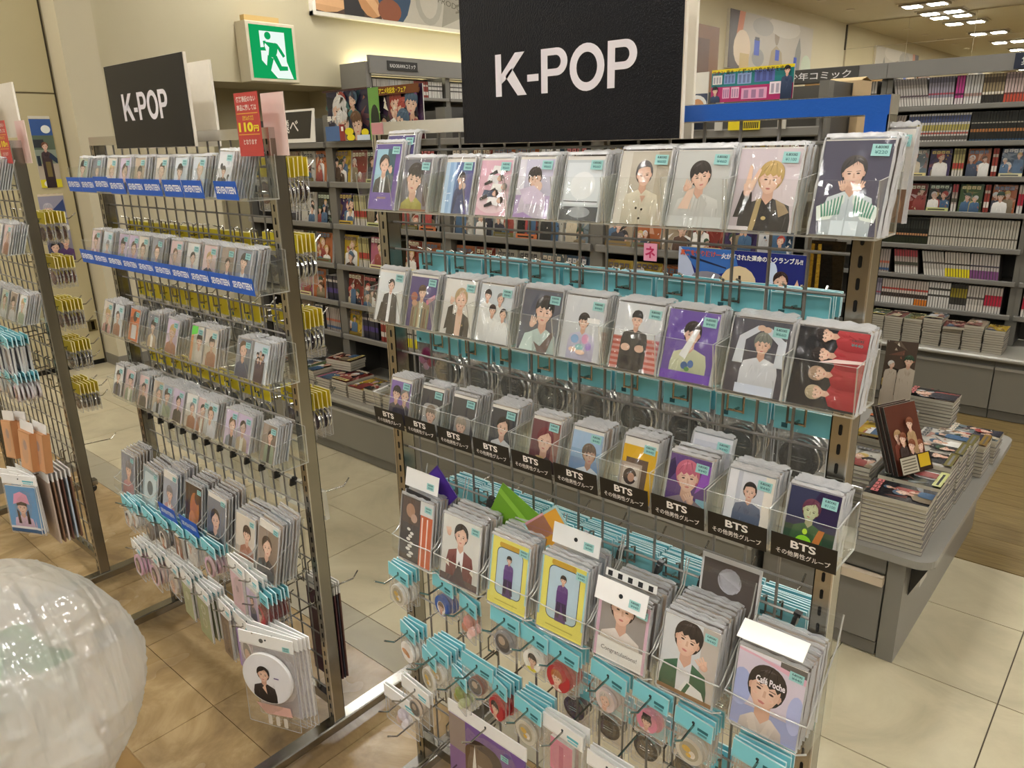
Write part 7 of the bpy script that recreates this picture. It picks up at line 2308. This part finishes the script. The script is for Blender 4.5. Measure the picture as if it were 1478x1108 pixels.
# the large fan pack
t = obj('fan_pack', None, loc=(-0.328, Y2 - 0.160, 0.382), rot=(0, 0.02, 0.38), label='large round white fan of a person in dark shirt in a clear pack', cat='hanging pack')
b = MB()
header_mb(b, 0.148, 0.034, WH, False)
b.disc(-0.012, -0.017, 0.006, -0.0018, -0.0012, '#5a5a58', n=10)
part('header_card', b, ['print'], t)
b = MB()
b.x = Matrix.Translation((-0.004, 0, 0))
b.disc(0, -0.118, 0.068, -0.006, 0.002, '#ecebea', '#f4f3f0', 36)
A = [(rect(0, 1, 0, 1), '#e9e9ec')]
figure(A, 0.44, 0.58, 0.105, '#251f1e', '#2c2422', style='part', wide=2.1, tilt=-0.08)
A.append(([(0.40, 0.32), (0.47, 0.4), (0.49, 0.2)], '#e8c3ab'))
A.append((rect(0.66, 0.76, 0.56, 0.585), '#6a5a8a'))
n_, k_ = 30, 0
circ = [(0.5 + 0.485 * math.cos(2 * math.pi * q / n_), 0.5 + 0.485 * math.sin(2 * math.pi * q / n_)) for q in range(n_)]
for p, c in A:
    q = clip_convex(p, circ)
    if len(q) >= 3:
        b.poly(q, c, -0.0066 - 0.00006 * k_, 0, -0.068, -0.186, 0.136, 0.136)
        k_ += 1
part('fan', b, ['print'], t)
b = MB()
b.x = Matrix.Translation((0.022, 0.02, -0.005))
b.disc(0, -0.122, 0.066, -0.006, 0.0, '#c8c4c4', '#e0dcd8', 30)
part('second_fan', b, ['print'], t)
b = MB()
b.add([(-0.045, -0.003, -0.195), (0.05, -0.003, -0.19), (0.055, -0.003, -0.215), (-0.02, -0.003, -0.222)], [(0, 3, 2, 1)], '#dcb0a4')
for q in range(3):
    b.poly(rounded(-0.015 + 0.022 * q, -0.004 + 0.022 * q, -0.25, -0.222, 0.004), '#e0d8cc', -0.004)
part('fan_foot', b, ['print'], t)
b = MB()
bag_mb(b, 0.146, 0.225, 0.034, 0)
part('pouch', b, ['bag', 'sleeve_edge'], t)
obj('price_label', label_mesh('¥440'), t, (0.055, -0.0018, -0.032))
me = pack_one(0.148, 0.034, 0.225, WH, ('card', 0.125, 0.19, [(rect(0, 1, 0, 2), '#b8b4b8'), (ell(0.5, 0.7, 0.45, 0.45), '#d8d4d4')]), 990)
for i in range(4):
    obj('fan_pack', me, None, (-0.322 + 0.004 * i, Y2 - 0.146 + 0.011 * i, 0.387 + 0.001 * i), (0.03, 0.02, 0.30 - 0.06 * i), '%s fan pack hanging back behind the round white fan' % nth(i + 2), 'hanging pack', 'fan packs behind the first')
hook(-0.36, Y2, 0.370, 'long chrome hook through the white header of the fan pack', 'chrome hooks of the middle rack', n=0.175)
hook(-0.403, Y2, 0.425, 'chrome hook poking out between the white headers of the middle rack', 'chrome hooks of the middle rack', n=0.165)

# yellow packs on the far side of the middle rack
YE = '#e0cc2c'
for tier, zt in enumerate((1.43, 1.268, 1.100, 0.905)):
    for k in range(11):
        x = -1.10 + 0.072 * k
        if tier == 0 and k < 9:
            continue
        tn = ['top', 'second', 'third', 'lowest'][tier]
        lab = 'yellow header pack behind middle net, %s tier, %s from pillar' % (tn, (ORDN + ['eleventh'])[k])
        endp = k >= 9
        con = ('badge', 'plain', 0.024, ['#8a6a5c', '#77706c', '#6a5a70', '#7c6c80'][tier]) if endp else ('badge', 'plain', 0.026, '#96989a')
        packs('keyring_pack', 'keyring', x, Y2 + (0.095 if endp else 0.024), zt, 0.062, 0.040, 0.075, YE, con, 5 if endp else 2, lab, dy=0.0115 if endp else -0.013, seed=820 + tier + (10 if endp else 0), rear=True)
        hook(x, Y2 + 0.003, zt - 0.020, 'chrome hook behind the middle net, %s tier, %s from the pillar' % (tn, (ORDN + ['eleventh'])[k]), 'hooks behind the middle net', rear=True)
# dark folders hanging low behind the upright of the middle rack
for i in range(5):
    b = MB()
    b.box(-0.05, 0.05, 0, 0.004, 0, 0.25, ['#4a2c3c', '#2a2a38', '#5a3438', '#33303c', '#6a4a40'][i])
    b.box(-0.05, 0.05, 0, 0.004, 0.25, 0.285, '#e8e6e0')
    obj('folder_pack', b.mesh('folder_pack', ['print']), None, (-0.395, Y2 + 0.030 + 0.0075 * i, 0.125), (0, 0, 0), '%s dark folder with white head hanging behind the middle rack foot' % nth(i + 1), 'hanging pack', 'dark folders behind the middle rack')
for k in range(12):
    obj('wire_clip', cm, None, (-1.13 + 0.068 * k, Y2 - 0.004, 0.700 + 0.0), (0, 0.3, 0), '%s small black clip from the pillar on the middle net' % nth(k + 1), 'clip', 'black clips of the middle rack')
# clear cases in the gap above the deep pockets
for i in range(9):
    b = MB()
    b.box(-0.035, 0.035, 0, 0.012, 0, 0.075, '#ffffff', 0, 1)
    t = obj('clear_case', b.mesh('clear_case', ['acrylic', 'acrylic_edge']), None, (-1.10 + 0.093 * i, Y2 + 0.03, 0.60), (0.05, 0, 0), 'empty clear case hung behind the net, %s from the pillar' % ORDN[i], 'case', 'clear cases behind the middle net')

# ------------------------------------------------------------------ rack at the picture edge
RB = random.Random(99)
for r, zt in enumerate((1.352, 1.165, 0.952)):
    for k in (3, 4):
        tray(-2.385 + 0.1735 * k, 0.173, zt, Y3, 'clear tray of the edge rack, %s row, %s' % (ROWN[r], 'outer' if k == 4 else 'inner'), 'clear trays of the edge rack')
    for i in range(5):
        A, hn, cn, bn = art_auto(RB, 1.5)
        stack('small_card', 'small_card', -1.885 + 0.083 * i, Y3 - 0.085, zt + 0.001, 0.058, 0.088, A, 7, '%s-haired person in %s on %s card' % (hn, cn, bn), '%s row of edge rack, %s from price card' % (ROWN[r], ORDN[4 - i]), '¥330', behind='the %s front card of the %s row, edge rack' % (ORDN[4 - i], ROWN[r]), lean=0.3, dy=0.0068, lab=(i % 2 == 0), tilt=0.05)
EDGE = [(-1.80, 0.905, CY, ('card', 0.05, 0.085)), (-1.70, 0.905, CY, ('card', 0.05, 0.085, [(rect(0, 1, 0, 2), '#e6e6e8'), (rounded(0.1, 0.9, 0.12, 1.6, 0.1), '#2c2848'), (ell(0.5, 0.4, 0.2, 0.12), '#b88a80')])), (-1.60, 0.912, CY, ('card', 0.052, 0.085, [(rect(0, 1, 0, 2), '#e2e2e6'), (rounded(0.1, 0.9, 0.1, 1.6, 0.1), '#3a3450'), (ell(0.6, 0.4, 0.25, 0.2), '#a8a4b8')])),
        (-1.75, 0.795, CY, ('badge', 'face', 0.027)), (-1.66, 0.79, CY, ('badge', 'silver', 0.027)), (-1.585, 0.798, CY, ('badge', 'pinkrim', 0.028, '#e8e0e0'))]
for i, (x, z, col, con) in enumerate(EDGE):
    lab = '%s pack with %s on the edge rack, %s along the %s tier' % ('teal', ['small card', 'dark blue card', 'violet card', 'portrait badge', 'silver badge', 'pink rimmed badge'][i], ORDN[i % 3], ['upper', 'lower'][i // 3])
    lab = lab.replace(' along the ', ' on ').replace('on the edge rack', 'of the edge rack')
    packs('badge_pack', 'badge' if con[0] == 'badge' else 'slip', x, Y3 - 0.125, z, 0.078, 0.030, 0.10 if con[0] == 'card' else 0.075, col, con, 6, lab, seed=900 + i, dy=0.011, yaw=-0.1, roll=0.05)
    hook(x, Y3, z - 0.013, 'chrome hook carrying the %s' % lab, 'chrome hooks of the edge rack', n=0.165)
for i, (x, y, tl) in enumerate(((-1.745, -0.285, -0.16), (-1.705, -0.262, -0.16), (-1.59, -0.285, -0.02), (-1.545, -0.262, -0.02))):
    b = MB()
    b.box(-0.045, 0.045, -0.011, 0.011, 0, 0.128, '#c99468', 0, 0, '#b98458')
    b.poly(rect(-0.042, 0.042, 0.004, 0.124), '#d8a67c', -0.0114)
    A = [(rect(0, 1, 0, 1.4), '#d8a67c'), (ell(0.5, 0.7, 0.3, 0.5), '#caa080'), (ell(0.55, 0.95, 0.15, 0.2), '#a89088')]
    lay(b, A, 0.084, 0.12, -0.0118, oz=0.004)
    t = obj('orange_box', b.mesh('orange_box', ['print']), None, (x, y, 0.474), (-0.1, tl, 0.06), 'thin orange carton on the edge rack, %s of four from the door' % ORDN[i], 'box')
    b = MB()
    b.box(-0.05, 0.05, -0.001, 0.001, 0.128, 0.16, '#f0f0ee')
    part('white_tab', b, ['print'], t)
for i, (x, z, w, lab, con) in enumerate(((-1.70, 0.447, 0.12, 'white headed pack with a blurry brown photo card on the edge rack', ('card', 0.10, 0.17, [(rect(0, 1, 0, 2), '#a8987c'), (rounded(0.1, 0.95, 0.2, 1.6, 0.15), '#c8bca4'), (rect(0.05, 1, 0.7, 0.85), '#3a302a'), (ell(0.7, 0.35, 0.25, 0.3), '#4a3c34')])),
                                         (-1.60, 0.462, 0.12, 'white headed pack of a person in pink cap on sky blue', ('card', 0.105, 0.165, None)))):
    A = con[3]
    if A is None:
        A = [(rect(0, 1, 0, 2), '#6f9cc4')]
        figure(A, 0.5, 0.85, 0.16, '#3b2a22', '#d8b8cc', style='cap', wide=2.0)
        A += [([(0.2, 0.95), (0.28, 1.3), (0.5, 1.4), (0.72, 1.3), (0.78, 0.98), (0.5, 1.06)], '#e0a0b8'), (rect(0, 1, 0, 0.12), '#3c5a7c'), (rect(0, 1, 0.12, 0.2), '#e0dcd8'), ([(0.3, 0.8), (0.3, 0.3), (0.4, 0.3), (0.38, 0.7)], '#3b2a22'), ([(0.7, 0.8), (0.72, 0.3), (0.62, 0.3), (0.62, 0.7)], '#3b2a22')]
        con = ('card', con[1], con[2], A)
    packs('photo_pack', 'photo_sheet', x, Y3 - 0.155 - 0.02 * i, z, w, 0.032, con[2] + 0.015, WH, con, 4, lab, seed=950 + i, dy=0.012, yaw=0.55, roll=0.05)
    hook(x, Y3, z - 0.012, 'chrome hook carrying the %s' % lab, 'chrome hooks of the edge rack', n=0.175)
for i in range(6):
    b = MB()
    b.box(-0.055, 0.055, 0, 0.005, 0, 0.22, ['#b8a494', '#8a6a54', '#c8b8b0', '#6a4a40', '#b0bcc8', '#7a5a48'][i])
    b.box(-0.055, 0.055, 0, 0.005, 0.22, 0.25, '#eceae6')
    obj('folder_pack', b.mesh('folder_pack', ['print']), None, (-1.585, Y3 - 0.115 + 0.013 * i, 0.215), (0, 0.03, 0), '%s hanging folder behind the pink cap photo pack on the edge rack' % nth(i + 1), 'hanging pack', 'folders on the edge rack')
for tier, zt in enumerate((1.275, 1.135, 0.995, 0.86, 0.712)):
    for k in range(2):
        x = -1.615 - 0.085 * k
        lab = 'yellow header pack behind the edge rack, %s tier, %s column' % (['top', 'second', 'third', 'fourth', 'lowest'][tier], ['outer', 'inner'][k])
        packs('keyring_pack', 'keyring', x, Y3 + 0.110, zt, 0.062, 0.036, 0.065, YE, ('badge', 'plain', 0.022, ['#8a5a4c', '#a05a50', '#8c5048', '#77706c', '#8a8480'][tier]), 6, lab, dy=0.0115, seed=960 + tier, rear=True)
        hook(x, Y3 + 0.003, zt - 0.020, 'chrome hook behind the edge rack, %s tier, %s column' % (['top', 'second', 'third', 'fourth', 'lowest'][tier], ['outer', 'inner'][k]), 'hooks behind the edge rack', rear=True, n=0.15)
for k, z in enumerate((0.92, 0.80, 0.66, 0.50)):
    hook(-1.60, Y3 + 0.003, z, 'empty chrome hook sticking out behind the edge rack, %s from the top' % ORDN[k], 'empty hooks behind the edge rack', rear=True, n=0.14)
for k, z in enumerate((0.66, 0.40)):
    hook(-0.345, Y2 + 0.003, z, 'empty chrome hook sticking out behind the middle rack, %s' % ['upper', 'lower'][k], 'empty hooks behind the middle rack', rear=True, n=0.12)

# ------------------------------------------------------------------ the big translucent bag on a stool
bc = Vector((-0.315, -0.735, 0.545))
N1, N2 = 130, 210
AXES = [(Vector((0.8, 0.5, 0.3)).normalized(), Vector((-0.3, 0.1, 0.95)).normalized(), 0.013), (Vector((0.3, -0.8, 0.5)).normalized(), Vector((0.8, 0.5, 0.3)).normalized(), -0.013), (Vector((0.1, 0.6, 0.8)).normalized(), Vector((0.7, -0.7, 0.1)).normalized(), 0.009)]
vs, fs = [], []
for j in range(N1 + 1):
    th = math.pi * j / N1
    for i in range(N2):
        ph = 2 * math.pi * i / N2
        d = Vector((math.sin(th) * math.cos(ph), math.sin(th) * math.sin(ph), math.cos(th)))
        q = Vector((d.x * 1.5 + d.z * 0.8 + 3, d.y * 1.5 + 1, d.z * 1.3 - d.x * 0.6 + 7))
        r = 1.0 + 0.07 * noise.noise(q)
        for kk, (ax, bx, am) in enumerate(AXES):
            e = abs(noise.noise(Vector((d.dot(ax) * 1.3 + 4 * kk, d.dot(bx) * 6.5 + 2 * kk, 0.7 * kk))))
            r += am * max(0.0, 1 - 6.5 * e) ** 1.3
        zf = 0.235 if d.z > 0 else 0.24
        p = Vector((d.x * 0.242 * r, d.y * 0.242 * r, d.z * zf * r))
        p.z = max(p.z, -0.222)
        vs.append(tuple(p))
for j in range(N1):
    for i in range(N2):
        fs.append((j * N2 + i, (j + 1) * N2 + i, (j + 1) * N2 + (i + 1) % N2, j * N2 + (i + 1) % N2))
t = obj('plastic_bag', None, loc=bc, label='big bulging translucent plastic bag with green packets inside, by the racks', cat='bag')
b = MB()
b.add(vs, fs, '#e0dcd0')
part('film', b, ['film'], t, smooth=True)
for i, (dx, dy, dz, w, hgt, c, nm) in enumerate(((-0.02, 0.02, 0.06, 0.20, 0.14, '#3f9a5c', 'green_packet'), (-0.09, -0.06, 0.02, 0.17, 0.13, '#2f8a50', 'green_packet'), (0.03, -0.03, 0.09, 0.10, 0.09, '#6ab07a', 'green_packet'), (-0.10, -0.10, -0.09, 0.16, 0.09, '#8fd0e4', 'blue_packet'), (0.05, 0.03, -0.10, 0.20, 0.16, '#e8e4d8', 'white_packet'), (-0.04, 0.06, -0.04, 0.22, 0.18, '#dcd8c8', 'white_packet'))):
    b = MB()
    n = 6
    pv = []
    for q in range(n + 1):
        for s in range(n + 1):
            u, v = s / n - 0.5, q / n - 0.5
            pv.append((u * w, 0.02 * math.cos(math.pi * u) * math.cos(math.pi * v) + 0.008 * math.sin(9 * u + 7 * v + i), v * hgt))
    b.add(pv, [(q * (n + 1) + s, q * (n + 1) + s + 1, (q + 1) * (n + 1) + s + 1, (q + 1) * (n + 1) + s) for q in range(n) for s in range(n)], c)
    part(nm, b, ['gloss'], t, loc=(dx, dy, dz), rot=(0.5 - 0.2 * i, 0.3 * (i % 3 - 1), 0.8 + 0.25 * i))
t = obj('stool', None, loc=(-0.33, -0.72, 0), label='low tan wooden stool under the translucent bag', cat='stool')
b = MB()
b.cbox(-0.17, 0.17, -0.17, 0.17, 0.295, 0.32, '#a98550', 0.005)
part('seat', b, ['timber'], t)
for sx in (-1, 1):
    for sy in (-1, 1):
        b = MB()
        b.add([(sx * 0.15 - 0.016, sy * 0.15 - 0.016, 0.295), (sx * 0.15 + 0.016, sy * 0.15 - 0.016, 0.295), (sx * 0.15 + 0.016, sy * 0.15 + 0.016, 0.295), (sx * 0.15 - 0.016, sy * 0.15 + 0.016, 0.295), (sx * 0.17 - 0.014, sy * 0.17 - 0.014, 0), (sx * 0.17 + 0.014, sy * 0.17 - 0.014, 0), (sx * 0.17 + 0.014, sy * 0.17 + 0.014, 0), (sx * 0.17 - 0.014, sy * 0.17 + 0.014, 0)], [(0, 1, 2, 3), (7, 6, 5, 4), (0, 4, 5, 1), (1, 5, 6, 2), (2, 6, 7, 3), (3, 7, 4, 0)], '#a98550')
        part('leg', b, ['timber'], t)
# open carton standing at the picture edge
t = obj('carton', None, loc=(-1.34, -0.62, 0), rot=(0, 0, 0.5), label='open brown carton at the picture edge below the edge rack', cat='box')
b = MB()
for a in ((-0.14, 0.14, -0.12, -0.116), (-0.14, 0.14, 0.116, 0.12), (-0.14, -0.136, -0.12, 0.12), (0.136, 0.14, -0.12, 0.12)):
    b.box(a[0], a[1], a[2], a[3], 0, 0.235, '#a08a6c')
b.box(-0.14, 0.14, -0.12, 0.12, 0, 0.004, '#8a765a')
part('body', b, ['cardboard'], t)
b = MB()
b.box(0.1405, 0.146, 0.10, 0.1215, 0, 0.238, '#1f1d1a')
part('black_edge', b, ['plastic'], t)

# ------------------------------------------------------------------ labels kept to sixteen words
import re
for o in list(scn.objects):
    lab = o.get('label')
    if not lab or o.parent is not None:
        continue
    for a in (' of the middle rack', ' of the front rack', ' the ', ' a ', ' on ', ' with ', ' of '):
        if len(re.findall(r"[A-Za-z0-9][A-Za-z0-9'\u2019-]*", lab)) <= 16:
            break
        k = lab.rfind(a, 12)
        while k > 0 and len(re.findall(r"[A-Za-z0-9][A-Za-z0-9'\u2019-]*", lab)) > 16:
            lab = lab[:k] + (' ' if not a.endswith('rack') else ' ' + a.split()[-2] + ' rack') + lab[k + len(a):]
            k = lab.rfind(a, 12) if a.strip() in ('the', 'a', 'on', 'with', 'of') else -1
    o['label'] = re.sub(' +', ' ', lab).strip()
